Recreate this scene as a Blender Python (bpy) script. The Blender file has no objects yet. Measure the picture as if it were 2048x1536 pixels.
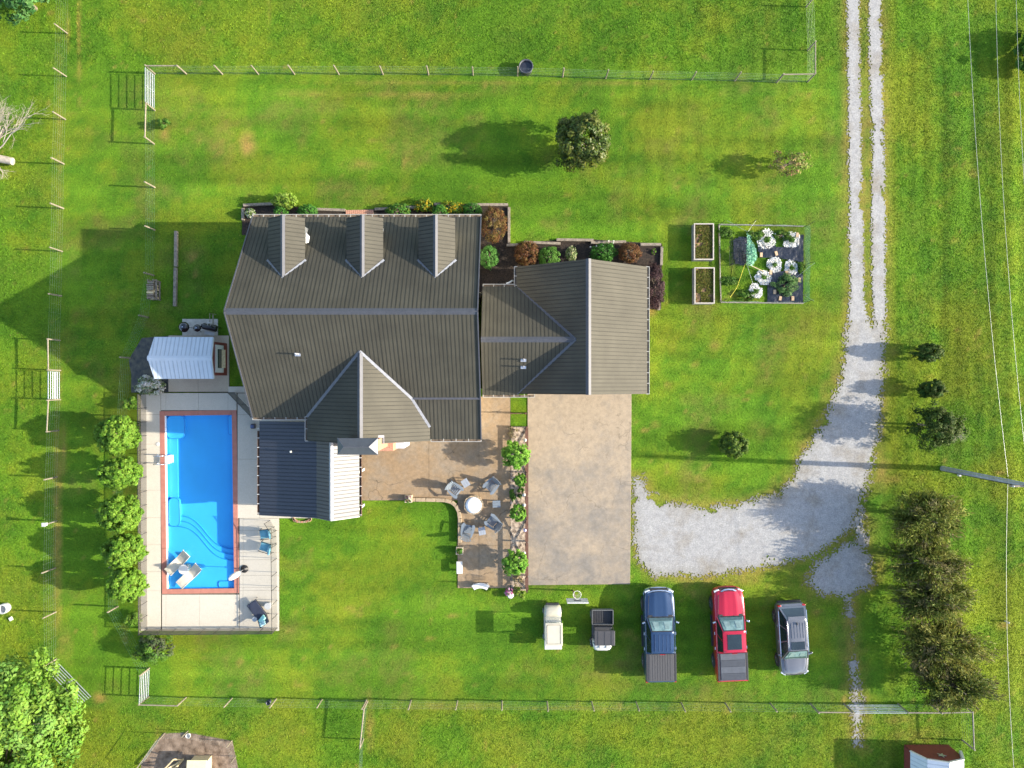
import bpy, bmesh, math, random
import numpy as np
from mathutils import Vector, Matrix

random.seed(7)
rng = np.random.default_rng(11)
scene = bpy.context.scene
COL = scene.collection
R = math.radians

# ------------------------------------------------------------------ camera
HCAM, FPX = 46.0, 1421.0            # drone height (m) and focal length in photo pixels
cam_data = bpy.data.cameras.new('camera')
cam_data.sensor_width = 36.0
cam_data.lens = 36.0 * FPX / 2048.0
cam_data.clip_end = 6000.0
cam = bpy.data.objects.new('camera', cam_data)
cam.location = (0, 0, HCAM)
COL.objects.link(cam)
scene.camera = cam

# ------------------------------------------------------------------ light
SUN_EL, SUN_AZ = 23.0, -2.4          # degrees; azimuth measured from +X towards +Y
world = bpy.data.worlds.new('World')
scene.world = world
world.use_nodes = True
wn = world.node_tree
bg = wn.nodes['Background']
sky = wn.nodes.new('ShaderNodeTexSky')
sky.sky_type = 'NISHITA'
sky.sun_disc = False
sky.sun_elevation = R(SUN_EL)
sky.sun_rotation = R(90.0 - SUN_AZ)
sky.air_density = 1.0
sky.dust_density = 1.5
sky.ozone_density = 1.0
wn.links.new(sky.outputs[0], bg.inputs[0])
bg.inputs[1].default_value = 0.15
sd = bpy.data.lights.new('sun', 'SUN')
sd.energy = 4.0
sd.angle = R(0.55)
sd.color = (1.0, 0.91, 0.76)
sun = bpy.data.objects.new('sun', sd)
sdir = Vector((math.cos(R(SUN_EL)) * math.cos(R(SUN_AZ)), math.cos(R(SUN_EL)) * math.sin(R(SUN_AZ)), math.sin(R(SUN_EL))))
sun.rotation_euler = sdir.to_track_quat('Z', 'Y').to_euler()
sun.location = sdir * 80
COL.objects.link(sun)
vs = scene.view_settings
vs.view_transform = 'Standard'
vs.look = 'None'
vs.gamma = 1.0
vs.use_curve_mapping = False
vs.exposure = 1.60

# ------------------------------------------------------------------ helpers
def P(px, py, z=0.0):
    """photo pixel -> point of the place at height z"""
    k = (HCAM - z) / FPX
    return Vector(((px - 1024.0) * k, (768.0 - py) * k, z))

def setp(o, label=None, cat=None, group=None, kind=None):
    if label: o['label'] = label
    if cat: o['category'] = cat
    if group: o['group'] = group
    if kind: o['kind'] = kind
    return o

def thing(name, label, cat, loc=(0, 0, 0), rotz=0.0, group=None):
    o = bpy.data.objects.new(name, None)
    o.empty_display_size = 0.2
    o.location = loc
    o.rotation_euler = (0, 0, rotz)
    COL.objects.link(o)
    return setp(o, label, cat, group)

class MB:
    def __init__(s):
        s.v = []; s.f = []; s.m = []; s.sm = []
    def add(s, verts, faces, m=0, smooth=False):
        b = len(s.v)
        s.v.extend([tuple(p) for p in verts])
        for f in faces:
            s.f.append(tuple(b + i for i in f)); s.m.append(m); s.sm.append(smooth)
        return s
    def boxb(s, x0, x1, y0, y1, z0, z1, m=0):
        v = [(x, y, z) for z in (z0, z1) for (x, y) in ((x0, y0), (x1, y0), (x1, y1), (x0, y1))]
        return s.add(v, [(3, 2, 1, 0), (4, 5, 6, 7), (0, 1, 5, 4), (1, 2, 6, 5), (2, 3, 7, 6), (3, 0, 4, 7)], m)
    def box(s, c, size, rz=0.0, m=0, rx=0.0, ry=0.0, top=(1, 1)):
        M_ = Matrix.Translation(Vector(c)) @ Matrix.Rotation(rz, 4, 'Z') @ Matrix.Rotation(ry, 4, 'Y') @ Matrix.Rotation(rx, 4, 'X')
        hx, hy, hz = size[0] / 2, size[1] / 2, size[2] / 2
        v = []
        for z, (tx, ty) in ((-hz, (1, 1)), (hz, top)):
            for (x, y) in ((-hx, -hy), (hx, -hy), (hx, hy), (-hx, hy)):
                v.append(M_ @ Vector((x * tx, y * ty, z)))
        return s.add(v, [(3, 2, 1, 0), (4, 5, 6, 7), (0, 1, 5, 4), (1, 2, 6, 5), (2, 3, 7, 6), (3, 0, 4, 7)], m)
    def prism(s, poly, z0, z1, m=0, bottom=True):
        n = len(poly)
        a = sum(poly[i][0] * poly[(i + 1) % n][1] - poly[(i + 1) % n][0] * poly[i][1] for i in range(n))
        if a < 0: poly = list(poly)[::-1]
        v = [(p[0], p[1], z0) for p in poly] + [(p[0], p[1], z1) for p in poly]
        f = [tuple(range(n, 2 * n))]
        if bottom: f.append(tuple(range(n - 1, -1, -1)))
        f += [(i, (i + 1) % n, n + (i + 1) % n, n + i) for i in range(n)]
        return s.add(v, f, m)
    def beam(s, p, q, w, h, m=0, up=(0, 0, 1)):
        p, q = Vector(p), Vector(q)
        d = (q - p).normalized()
        u = Vector(up)
        if abs(d.dot(u)) > 0.98: u = Vector((0, 1, 0))
        a = d.cross(u).normalized(); b = a.cross(d).normalized()
        v = []
        for c in (p, q):
            for (i, j) in ((-1, -1), (1, -1), (1, 1), (-1, 1)):
                v.append(c + a * (i * w / 2) + b * (j * h / 2))
        return s.add(v, [(0, 1, 2, 3), (7, 6, 5, 4), (0, 4, 5, 1), (1, 5, 6, 2), (2, 6, 7, 3), (3, 7, 4, 0)], m)
    def tube(s, pts, r, n=6, m=0, smooth=True, cap=True):
        pts = [Vector(p) for p in pts]
        if not isinstance(r, (list, tuple)): r = [r] * len(pts)
        rings = []
        for i, p in enumerate(pts):
            d = (pts[min(i + 1, len(pts) - 1)] - pts[max(i - 1, 0)])
            d = d.normalized() if d.length > 1e-9 else Vector((0, 0, 1))
            u = Vector((0, 0, 1)) if abs(d.z) < 0.9 else Vector((1, 0, 0))
            a = d.cross(u).normalized(); b = a.cross(d)
            rings.append([p + (a * math.cos(t) + b * math.sin(t)) * r[i] for t in [2 * math.pi * k / n for k in range(n)]])
        v = [p for ring in rings for p in ring]
        f = []
        for i in range(len(pts) - 1):
            for k in range(n):
                f.append((i * n + k, (i + 1) * n + k, (i + 1) * n + (k + 1) % n, i * n + (k + 1) % n))
        s.add(v, f, m, smooth)
        if cap:
            s.add(rings[0], [tuple(range(n))], m); s.add(rings[-1], [tuple(range(n - 1, -1, -1))], m)
        return s
    def lathe(s, prof, n=16, c=(0, 0, 0), m=0, smooth=True, axis='Z'):
        v = []
        for (r, z) in prof:
            for k in range(n):
                t = 2 * math.pi * k / n
                x, y = r * math.cos(t), r * math.sin(t)
                if axis == 'Z': q = (c[0] + x, c[1] + y, c[2] + z)
                elif axis == 'X': q = (c[0] + z, c[1] + x, c[2] + y)
                else: q = (c[0] + x, c[1] + z, c[2] + y)
                v.append(q)
        f = []
        for i in range(len(prof) - 1):
            for k in range(n):
                f.append((i * n + k, i * n + (k + 1) % n, (i + 1) * n + (k + 1) % n, (i + 1) * n + k))
        s.add(v, f, m, smooth)
        b = len(prof) - 1
        s.add(v[:n], [tuple(range(n - 1, -1, -1))], m); s.add(v[b * n:], [tuple(range(n))], m)
        return s
    def loft(s, secs, m=0, smooth=True, closed=True, caps=True):
        n = len(secs[0])
        v = [p for sec in secs for p in sec]
        f = []
        for i in range(len(secs) - 1):
            for k in range(n if closed else n - 1):
                f.append((i * n + k, i * n + (k + 1) % n, (i + 1) * n + (k + 1) % n, (i + 1) * n + k))
        s.add(v, f, m, smooth)
        if caps:
            s.add(secs[0], [tuple(range(n - 1, -1, -1))], m); s.add(secs[-1], [tuple(range(n))], m)
        return s
    def panel(s, pts, t, m=0):
        """flat plate of thickness t standing proud along its normal"""
        pts = [Vector(p) for p in pts]
        nrm = Vector((0, 0, 0))
        for i in range(len(pts)):
            nrm += pts[i].cross(pts[(i + 1) % len(pts)])
        nrm.normalize()
        n = len(pts)
        v = pts + [p + nrm * t for p in pts]
        return s.add(v, [tuple(range(n - 1, -1, -1)), tuple(range(n, 2 * n))] + [(i, (i + 1) % n, n + (i + 1) % n, n + i) for i in range(n)], m)
    def grid(s, xs, ys, fz, m=0, smooth=True):
        nx, ny = len(xs), len(ys)
        v = [(x, y, fz(x, y)) for y in ys for x in xs]
        f = [(j * nx + i, j * nx + i + 1, (j + 1) * nx + i + 1, (j + 1) * nx + i) for j in range(ny - 1) for i in range(nx - 1)]
        return s.add(v, f, m, smooth)
    def build(s, name, mats, parent=None, world=True, loc=None, bevel=0.0, label=None, cat=None, group=None, kind=None, rotz=0.0, fixn=False):
        me = bpy.data.meshes.new(name)
        off = Vector((0, 0, 0))
        if parent is not None and world:
            q = parent
            while q is not None:
                off += Vector(q.location); q = q.parent
        elif parent is None and loc is not None and world:
            off = Vector(loc)
        vv = [(p[0] - off.x, p[1] - off.y, p[2] - off.z) for p in s.v] if off.length > 0 else s.v
        me.from_pydata(vv, [], s.f)
        if not isinstance(mats, (list, tuple)): mats = [mats]
        for mt in mats: me.materials.append(mt)
        me.polygons.foreach_set('material_index', s.m)
        me.polygons.foreach_set('use_smooth', s.sm)
        if fixn:
            bm = bmesh.new(); bm.from_mesh(me)
            bmesh.ops.remove_doubles(bm, verts=bm.verts, dist=1e-4)
            bmesh.ops.recalc_face_normals(bm, faces=bm.faces)
            bm.to_mesh(me); bm.free()
        me.update()
        o = bpy.data.objects.new(name, me)
        COL.objects.link(o)
        if parent is not None: o.parent = parent
        elif loc is not None: o.location = loc
        if rotz: o.rotation_euler = (0, 0, rotz)
        if bevel > 0:
            b = o.modifiers.new('bevel', 'BEVEL'); b.width = bevel; b.segments = 2; b.limit_method = 'ANGLE'; b.angle_limit = R(40)
        return setp(o, label, cat, group, kind)

def copy_tree(o, parent=None):
    c = o.copy(); COL.objects.link(c); c.parent = parent
    for ch in list(o.children): copy_tree(ch, c)
    return c

def share(src, name, parent, loc=(0, 0, 0), rot=(0, 0, 0), scale=(1, 1, 1)):
    o = bpy.data.objects.new(name, src.data if hasattr(src, 'data') else src)
    COL.objects.link(o); o.parent = parent; o.location = loc; o.rotation_euler = rot; o.scale = scale
    return o

# ------------------------------------------------------------------ value noise in numpy
def vnoise(x, y, seed=0):
    xi = np.floor(x).astype(np.int64); yi = np.floor(y).astype(np.int64)
    xf = x - xi; yf = y - yi
    u = xf * xf * (3 - 2 * xf); v = yf * yf * (3 - 2 * yf)
    def h(a, b):
        n = (a * 374761393 + b * 668265263 + seed * 1442695041) & 0x7fffffff
        n = ((n ^ (n >> 13)) * 1274126177) & 0x7fffffff
        n = (n ^ (n >> 16)) & 0xffff
        return n / 65535.0
    a = h(xi, yi); b = h(xi + 1, yi); c = h(xi, yi + 1); d = h(xi + 1, yi + 1)
    return (a * (1 - u) + b * u) * (1 - v) + (c * (1 - u) + d * u) * v
def fbm(x, y, f, octs=4, seed=0):
    t = np.zeros_like(x); a = 1.0; s = 0.0
    for i in range(octs):
        t += a * vnoise(x * f, y * f, seed + i * 17); s += a
        a *= 0.55; f *= 2.1
    return t / s
def inpoly(x, y, poly):
    r = np.zeros(x.shape, bool); n = len(poly)
    for i in range(n):
        x1, y1 = poly[i][0], poly[i][1]; x2, y2 = poly[(i + 1) % n][0], poly[(i + 1) % n][1]
        if y1 == y2: continue
        c = ((y1 > y) != (y2 > y)) & (x < (x2 - x1) * (y - y1) / (y2 - y1) + x1)
        r ^= c
    return r
def segdist(x, y, pts, closed=False):
    d = np.full(x.shape, 1e9); n = len(pts)
    for i in range(n if closed else n - 1):
        ax, ay = pts[i][0], pts[i][1]; bx, by = pts[(i + 1) % n][0], pts[(i + 1) % n][1]
        l2 = (bx - ax) ** 2 + (by - ay) ** 2 + 1e-12
        t = np.clip(((x - ax) * (bx - ax) + (y - ay) * (by - ay)) / l2, 0, 1)
        d = np.minimum(d, np.hypot(x - ax - t * (bx - ax), y - ay - t * (by - ay)))
    return d
def PX(lst): return [tuple(P(a, b)[:2]) for a, b in lst]

# ------------------------------------------------------------------ materials
def M(name, col, rough=0.6, metal=0.0, var=0.12, scale=5.0, bump=0.0, bscale=60.0, coat=0.0, col2=None, spec=0.5, detail=5.0, coatr=0.08):
    mt = bpy.data.materials.new(name); mt.use_nodes = True
    nt = mt.node_tree; b = nt.nodes['Principled BSDF']
    tc = nt.nodes.new('ShaderNodeTexCoord')
    ns = nt.nodes.new('ShaderNodeTexNoise'); ns.inputs['Scale'].default_value = scale; ns.inputs['Detail'].default_value = detail
    nt.links.new(tc.outputs['Object'], ns.inputs['Vector'])
    rp = nt.nodes.new('ShaderNodeValToRGB')
    c1 = [max(0, c * (1 - var)) for c in col]; c2 = list(col2) if col2 else [min(1, c * (1 + var)) for c in col]
    rp.color_ramp.elements[0].position = 0.3; rp.color_ramp.elements[1].position = 0.7
    rp.color_ramp.elements[0].color = (*c1, 1); rp.color_ramp.elements[1].color = (*c2, 1)
    nt.links.new(ns.outputs['Fac'], rp.inputs[0]); nt.links.new(rp.outputs[0], b.inputs['Base Color'])
    b.inputs['Roughness'].default_value = rough; b.inputs['Metallic'].default_value = metal
    b.inputs['Specular IOR Level'].default_value = spec
    if coat: b.inputs['Coat Weight'].default_value = coat; b.inputs['Coat Roughness'].default_value = coatr
    if bump:
        n2 = nt.nodes.new('ShaderNodeTexNoise'); n2.inputs['Scale'].default_value = bscale; n2.inputs['Detail'].default_value = 4
        nt.links.new(tc.outputs['Object'], n2.inputs['Vector'])
        bp = nt.nodes.new('ShaderNodeBump'); bp.inputs['Strength'].default_value = bump; bp.inputs['Distance'].default_value = 0.03
        nt.links.new(n2.outputs['Fac'], bp.inputs['Height']); nt.links.new(bp.outputs[0], b.inputs['Normal'])
    return mt

def concrete_mat(name, col, stain, sscale=0.5, rough=0.85, crack=0.0, fine=0.18, blotch=0.6, wear=None):
    """concrete with broad stains of their own, fine speckle and optional hairline cracks"""
    mt = bpy.data.materials.new(name); mt.use_nodes = True
    nt = mt.node_tree; L = nt.links.new; b = nt.nodes['Principled BSDF']
    g = nt.nodes.new('ShaderNodeNewGeometry')
    def noise(sc, det=6, rgh=0.6):
        n = nt.nodes.new('ShaderNodeTexNoise'); n.inputs['Scale'].default_value = sc; n.inputs['Detail'].default_value = det
        n.inputs['Roughness'].default_value = rgh; L(g.outputs['Position'], n.inputs['Vector']); return n
    def ramp(src, p0, p1, c0, c1):
        r = nt.nodes.new('ShaderNodeValToRGB'); r.color_ramp.elements[0].position = p0; r.color_ramp.elements[1].position = p1
        r.color_ramp.elements[0].color = c0; r.color_ramp.elements[1].color = c1; L(src, r.inputs[0]); return r
    def mix(kind, fac, a, bb):
        m = nt.nodes.new('ShaderNodeMix'); m.data_type = 'RGBA'; m.blend_type = kind
        if isinstance(fac, (int, float)): m.inputs['Factor'].default_value = fac
        else: L(fac, m.inputs['Factor'])
        for s_, k in ((a, 6), (bb, 7)):
            if isinstance(s_, tuple): m.inputs[k].default_value = s_
            else: L(s_, m.inputs[k])
        return m.outputs[2]
    src = noise(sscale, 12, 0.74).outputs['Fac']
    if wear:      # the used end of the slab is more weathered than the end at the door
        sx = nt.nodes.new('ShaderNodeSeparateXYZ'); L(g.outputs['Position'], sx.inputs[0])
        mr = nt.nodes.new('ShaderNodeMapRange'); mr.inputs[1].default_value = wear[0]; mr.inputs[2].default_value = wear[1]; mr.inputs[3].default_value = -wear[2]; mr.inputs[4].default_value = wear[2]
        L(sx.outputs['Y'], mr.inputs[0]); ad = nt.nodes.new('ShaderNodeMath'); ad.operation = 'ADD'; L(src, ad.inputs[0]); L(mr.outputs[0], ad.inputs[1]); src = ad.outputs[0]
    s1 = ramp(src, 0.44, 0.70, (0, 0, 0, 1), (blotch,) * 3 + (1,))
    c = mix('MIX', s1.outputs[0], (*col, 1), (*stain, 1))
    s2 = ramp(noise(sscale * 6, 10, 0.8).outputs['Fac'], 0.3, 0.75, (1 - fine,) * 3 + (1,), (1 + fine,) * 3 + (1,))
    c = mix('MULTIPLY', 1.0, c, s2.outputs[0])
    s3 = ramp(noise(22, 3, 0.7).outputs['Fac'], 0.3, 0.7, (0.88,) * 3 + (1,), (1.1,) * 3 + (1,))
    c = mix('MULTIPLY', 1.0, c, s3.outputs[0])
    if crack > 0:
        w = nt.nodes.new('ShaderNodeVectorMath'); w.operation = 'ADD'
        nv = noise(0.9, 3); sc = nt.nodes.new('ShaderNodeVectorMath'); sc.operation = 'SCALE'; sc.inputs['Scale'].default_value = 1.1
        L(nv.outputs['Color'], sc.inputs[0]); L(g.outputs['Position'], w.inputs[0]); L(sc.outputs[0], w.inputs[1])
        vo = nt.nodes.new('ShaderNodeTexVoronoi'); vo.feature = 'DISTANCE_TO_EDGE'; vo.inputs['Scale'].default_value = 0.32
        L(w.outputs[0], vo.inputs['Vector'])
        r = ramp(vo.outputs['Distance'], 0.0, 0.009, (1, 1, 1, 1), (0, 0, 0, 1))
        gate = ramp(noise(0.35, 3).outputs['Fac'], 0.48, 0.56, (0, 0, 0, 1), (crack,) * 3 + (1,))
        f = mix('MULTIPLY', 1.0, r.outputs[0], gate.outputs[0])
        c = mix('MIX', f, c, (0.05, 0.04, 0.03, 1))
    L(c, b.inputs['Base Color']); b.inputs['Roughness'].default_value = rough; b.inputs['Specular IOR Level'].default_value = 0.25
    bp = nt.nodes.new('ShaderNodeBump'); bp.inputs['Strength'].default_value = 0.25; bp.inputs['Distance'].default_value = 0.01
    L(noise(35, 4).outputs['Fac'], bp.inputs['Height']); L(bp.outputs[0], b.inputs['Normal'])
    return mt

def leaf_mat(name, rough=0.5, trans=0.3, spec=0.4):
    mt = bpy.data.materials.new(name); mt.use_nodes = True
    nt = mt.node_tree; b = nt.nodes['Principled BSDF']; out = nt.nodes['Material Output']
    at = nt.nodes.new('ShaderNodeAttribute'); at.attribute_name = 'leafcol'
    nt.links.new(at.outputs['Color'], b.inputs['Base Color'])
    b.inputs['Roughness'].default_value = rough; b.inputs['Specular IOR Level'].default_value = spec
    tr = nt.nodes.new('ShaderNodeBsdfTranslucent'); nt.links.new(at.outputs['Color'], tr.inputs['Color'])
    mx = nt.nodes.new('ShaderNodeMixShader'); mx.inputs[0].default_value = trans
    nt.links.new(b.outputs[0], mx.inputs[1]); nt.links.new(tr.outputs[0], mx.inputs[2]); nt.links.new(mx.outputs[0], out.inputs['Surface'])
    return mt

def see_through(name, col, alpha, rough=0.6, metal=0.0):
    """woven screen: a tinted part-open weave"""
    mt = M(name, col, rough, metal, var=0.1, scale=30)
    mt.node_tree.nodes['Principled BSDF'].inputs['Alpha'].default_value = alpha
    return mt

MAT = {}
MAT['roof'] = M('weathered_roof_metal', (0.056, 0.052, 0.039), 0.66, 0.0, var=0.17, scale=0.7, spec=0.22, detail=9.0)
MAT['roof_new'] = M('charcoal_porch_metal', (0.022, 0.025, 0.036), 0.50, 0.0, var=0.06, scale=1.2, spec=0.72)
MAT['rib'] = M('shade_toned_roof_rib', (0.034, 0.032, 0.025), 0.68, 0.0, var=0.15, scale=2, spec=0.2)  # darker than the panels: shadow lines beside the ribs put into colour
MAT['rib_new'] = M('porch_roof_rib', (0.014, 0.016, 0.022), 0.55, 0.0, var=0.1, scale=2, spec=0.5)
MAT['rib_white'] = M('shed_roof_rib', (0.36, 0.40, 0.44), 0.5, 0.0, var=0.05, scale=2)
MAT['ridge'] = M('ridge_cap_metal', (0.050, 0.053, 0.066), 0.55, 0.1, var=0.10, scale=3)
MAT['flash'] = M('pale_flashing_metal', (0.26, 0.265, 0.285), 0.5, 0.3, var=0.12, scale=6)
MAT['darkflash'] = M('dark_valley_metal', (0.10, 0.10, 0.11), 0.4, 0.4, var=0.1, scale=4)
MAT['white_roof'] = M('pale_blue_shed_metal', (0.46, 0.50, 0.54), 0.45, 0.0, var=0.05, scale=2)
MAT['white'] = M('white_paint', (0.52, 0.51, 0.48), 0.5, var=0.05, scale=4)
MAT['siding'] = M('cream_siding', (0.62, 0.60, 0.54), 0.6, var=0.06, scale=2)
MAT['glass'] = M('window_glass', (0.02, 0.035, 0.04), 0.05, 0.0, var=0.2, scale=2, spec=0.9)
MAT['wood_grey'] = M('weathered_timber', (0.20, 0.165, 0.125), 0.85, var=0.35, scale=7, bump=0.5, bscale=30)
MAT['wood_pale'] = M('pale_post_timber', (0.215, 0.185, 0.13), 0.85, var=0.25, scale=9, bump=0.4, bscale=30)
MAT['wood_dark'] = M('dark_stained_timber', (0.12, 0.07, 0.045), 0.8, var=0.3, scale=9, bump=0.3, bscale=40)
MAT['wood_tan'] = M('new_tan_timber', (0.55, 0.43, 0.24), 0.8, var=0.2, scale=8)
MAT['galv'] = M('galvanised_tube', (0.55, 0.57, 0.60), 0.35, 0.75, var=0.1, scale=8)
MAT['wire'] = M('fence_wire', (0.42, 0.45, 0.43), 0.4, 0.6, var=0.1, scale=20)
MAT['greenwire'] = M('green_coated_wire', (0.16, 0.28, 0.22), 0.5, 0.1, var=0.1, scale=20)
MAT['black'] = M('black_enamel', (0.018, 0.018, 0.02), 0.4, var=0.3, scale=8)
MAT['rubber'] = M('tyre_rubber', (0.02, 0.02, 0.021), 0.8, var=0.3, scale=20)
MAT['chrome'] = M('bright_trim', (0.70, 0.71, 0.73), 0.18, 0.9, var=0.05, scale=9)
MAT['brick'] = M('red_brick', (0.40, 0.20, 0.13), 0.85, var=0.3, scale=14, bump=0.4, bscale=25)
MAT['mulch'] = M('dark_mulch', (0.016, 0.011, 0.008), 0.95, var=0.7, scale=14, bump=1.0, bscale=22, col2=(0.042, 0.027, 0.018))
MAT['dirt'] = M('bare_soil', (0.115, 0.070, 0.040), 0.95, var=0.5, scale=2.2, bump=0.8, bscale=12, col2=(0.25, 0.185, 0.135), detail=8)
MAT['soil'] = M('planter_soil', (0.11, 0.065, 0.035), 0.95, var=0.5, scale=6, bump=0.9, bscale=18, col2=(0.27, 0.165, 0.08), detail=8)
MAT['stone'] = M('tan_block_stone', (0.31, 0.235, 0.15), 0.85, var=0.25, scale=6, bump=0.4, bscale=30)
MAT['leaf'] = leaf_mat('leaf', 0.6, 0.3, 0.15)
MAT['leaf_gloss'] = leaf_mat('glossy_leaf', 0.45, 0.2, 0.22)
MAT['twig'] = M('bark', (0.19, 0.145, 0.105), 0.9, var=0.35, scale=9, bump=0.6, bscale=20)
MAT['deadwood'] = M('bleached_dead_wood', (0.33, 0.285, 0.225), 0.85, var=0.3, scale=8)
# ------------------------------------------------------------------ ground colour (dry patches, mowing streaks, worn strips)
DRY = [(495, 290, 17, 26, 1.0), (450, 285, 28, 40, .35), (720, 330, 40, 14, .5), (600, 187, 70, 10, .4), (830, 190, 160, 9, .45), (770, 300, 25, 15, .25),
       (880, 165, 330, 4, .35), (1240, 168, 130, 5, .5), (157, 60, 4, 70, .8), (158, 140, 5, 30, .5), (137, 60, 5, 60, .4), (540, 15, 4, 60, .35), (912, 40, 3, 25, .6),
       (385, 512, 12, 12, .7), (1430, 690, 14, 12, .5), (1390, 730, 10, 8, .5), (1335, 770, 9, 9, .5), (1300, 1120, 14, 14, .4), (1650, 790, 16, 50, .35), (1555, 670, 40, 6, .3),
       (1520, 860, 40, 30, .25), (1290, 860, 10, 6, .6), (1310, 850, 12, 8, .5), (1480, 1160, 60, 12, .55), (1400, 1158, 90, 8, .6), (1255, 1268, 14, 12, .5), (1268, 1275, 8, 8, .5),
       (905, 1233, 12, 5, .7), (932, 1228, 6, 3, .7), (860, 1275, 10, 4, .6), (730, 1320, 8, 4, .5), (115, 1060, 9, 250, .75), (118, 300, 6, 260, .4), (118, 760, 6, 70, .5),
       (125, 1290, 8, 40, .5), (137, 1290, 12, 50, .35), (200, 1395, 12, 12, .7), (128, 900, 3, 60, .6), (1690, 610, 7, 60, .4), (1730, 200, 6, 200, .35), (1765, 945, 18, 30, .7),
       (1760, 1130, 14, 40, .5), (1750, 900, 10, 20, .6), (1725, 1450, 26, 60, .5), (1690, 1400, 8, 14, .7), (1800, 1440, 50, 12, .4), (1840, 1470, 60, 20, .35), (1715, 1310, 8, 60, .5),
       (740, 1450, 10, 60, .55), (900, 1413, 180, 8, .4), (1100, 1415, 300, 6, .35), (1300, 620, 14, 12, .9), (1560, 335, 16, 12, .6), (2012, 1250, 18, 6, .7), (2000, 945, 12, 5, .6),
       (1785, 700, 30, 20, .4), (1790, 775, 30, 16, .3), (1760, 960, 60, 14, .5), (335, 1190, 6, 6, .5), (1660, 740, 20, 20, .25), (1450, 600, 160, 4, .3), (330, 265, 10, 18, .6), (250, 1270, 6, 20, .5)]
def grass_rgb(x, y):
    px = x * FPX / HCAM + 1024; py = 768 - y * FPX / HCAM
    big = fbm(x, y, 0.13, 3, 3); med = fbm(x, y, 0.55, 4, 9); fine = fbm(x, y, 2.6, 3, 21); hue = fbm(x + 31, y - 17, 0.3, 4, 41)
    streak_h = fbm(x * 0.10, y * 0.9, 1.0, 3, 61); streak_v = fbm(x * 1.1, y * 0.07, 1.0, 3, 71)
    sm = lambda a, b, t: np.clip((t - a) / (b - a), 0, 1) ** 2 * (3 - 2 * np.clip((t - a) / (b - a), 0, 1))
    right = sm(1760, 1785, px); bottom = sm(1385, 1420, py) * (1 - right); top = (1 - sm(140, 175, py)) * (1 - right); left = (1 - sm(105, 150, px))
    yard = 1 - np.maximum.reduce([right, bottom, top, left])
    deep = np.array([0.070, 0.168, 0.011]); lush = np.array([0.120, 0.235, 0.014]); yel = np.array([0.212, 0.250, 0.018]); dry = np.array([0.34, 0.235, 0.062]); brown = np.array([0.155, 0.145, 0.035])
    t = np.clip(0.5 + (med - 0.5) * 1.9 + (fine - 0.5) * 1.0, 0, 1)[:, None]
    c = deep * (1 - t) + lush * t
    yb = np.clip((hue - 0.5) * 2.6 + 0.22 * yard * 0 + 0.42 * right + 0.42 * bottom + 0.10 * top + 0.13 * left + 0.10 * yard + (fine - .5) * .8, 0, 1)
    c = c * (1 - 0.8 * yb[:, None]) + yel * 0.8 * yb[:, None]
    br = np.clip((fbm(x - 50, y + 9, 0.42, 4, 91) - 0.52) * 5, 0, 1) * (0.75 * yard + 0.35) * np.clip(fine * 1.6 - .2, 0, 1)
    c = c * (1 - 0.6 * br[:, None]) + brown * 0.6 * br[:, None]
    st = (streak_h - .5) * yard + (streak_v - .5) * right * 1.5
    c = c * (1 + 0.6 * st)[:, None]
    c = c * (1 + .05 * np.sin(y * 2 * math.pi / 1.25 + 2.5 * med) * yard + .09 * np.sin(x * 2 * math.pi / 1.05 + 2 * med) * right)[:, None]
    band = np.exp(-((px - 1784) / 9) ** 2) * .5 * (py < 900)
    c = c * (1 - band[:, None]) + yel * 1.05 * band[:, None]
    d = np.zeros_like(x)
    for cx, cy, rx, ry, s in DRY:
        g = np.exp(-(((px - cx) / rx) ** 2 + ((py - cy) / ry) ** 2))
        d = np.maximum(d, s * g)
    d = np.clip(d * (0.35 + 1.5 * fine) - 0.12, 0, 1)[:, None]
    sp = np.clip((fbm(x + 7, y + 3, 1.7, 3, 133) - 0.755) * 9, 0, 1)[:, None] * 0.45
    near = (px > 1240) & (px < 1790)
    if near.any():
        e = np.zeros_like(x); e[near] = np.exp(-(gravel_sd(x[near], y[near]) / .42) ** 2) * .55
        d = np.maximum(d, (e * (.2 + 1.3 * fine))[:, None])
        gsd = gravel_sd(x[near], y[near])
        c[near] *= (1 + .07 * np.sin(gsd * 2 * math.pi / 1.15 + 1.5 * med[near]) * np.clip(-gsd - .2, 0, 1))[:, None]
    d = np.maximum(d, sp)
    c = c * (1 - d) + dry * d
    return np.clip(c * (0.9 + 0.25 * big)[:, None], 0.003, 0.6)

# ------------------------------------------------------------------ outlines of everything that is not grass
DECK = [(282, 787), (456, 784), (458, 772), (505, 772), (650, 830), (650, 1030), (559, 1036), (559, 1262), (282, 1262)]
PATIO_A = [(719, 880), (960, 880), (960, 793), (1021, 793), (1021, 1176), (915, 1176), (915, 1000), (719, 1001)]
DRIVE = [(1055, 740), (1263, 740), (1262, 960), (1260, 1168), (1055, 1170)]
BED_W = [(486, 409), (546, 406), (602, 415), (692, 420), (692, 470), (484, 470)]
BED_E = [(748, 416), (872, 408), (1017, 409), (1018, 488), (1112, 480), (1187, 479), (1324, 488), (1322, 618), (1285, 618), (1285, 560), (940, 600), (940, 470), (748, 470)]
STRIPBED = [(1021, 853), (1053, 853), (1053, 1182), (1021, 1178)]
CABPAD = [(337, 671), (459, 671), (459, 784), (337, 784)]
FABRIC = [(263, 748), (258, 720), (284, 676), (337, 672), (337, 785), (272, 785), (263, 785)]
PENDIRT = [(300, 1500), (330, 1467), (375, 1465), (465, 1482), (478, 1545), (480, 1600), (270, 1600), (285, 1520)]
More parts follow.
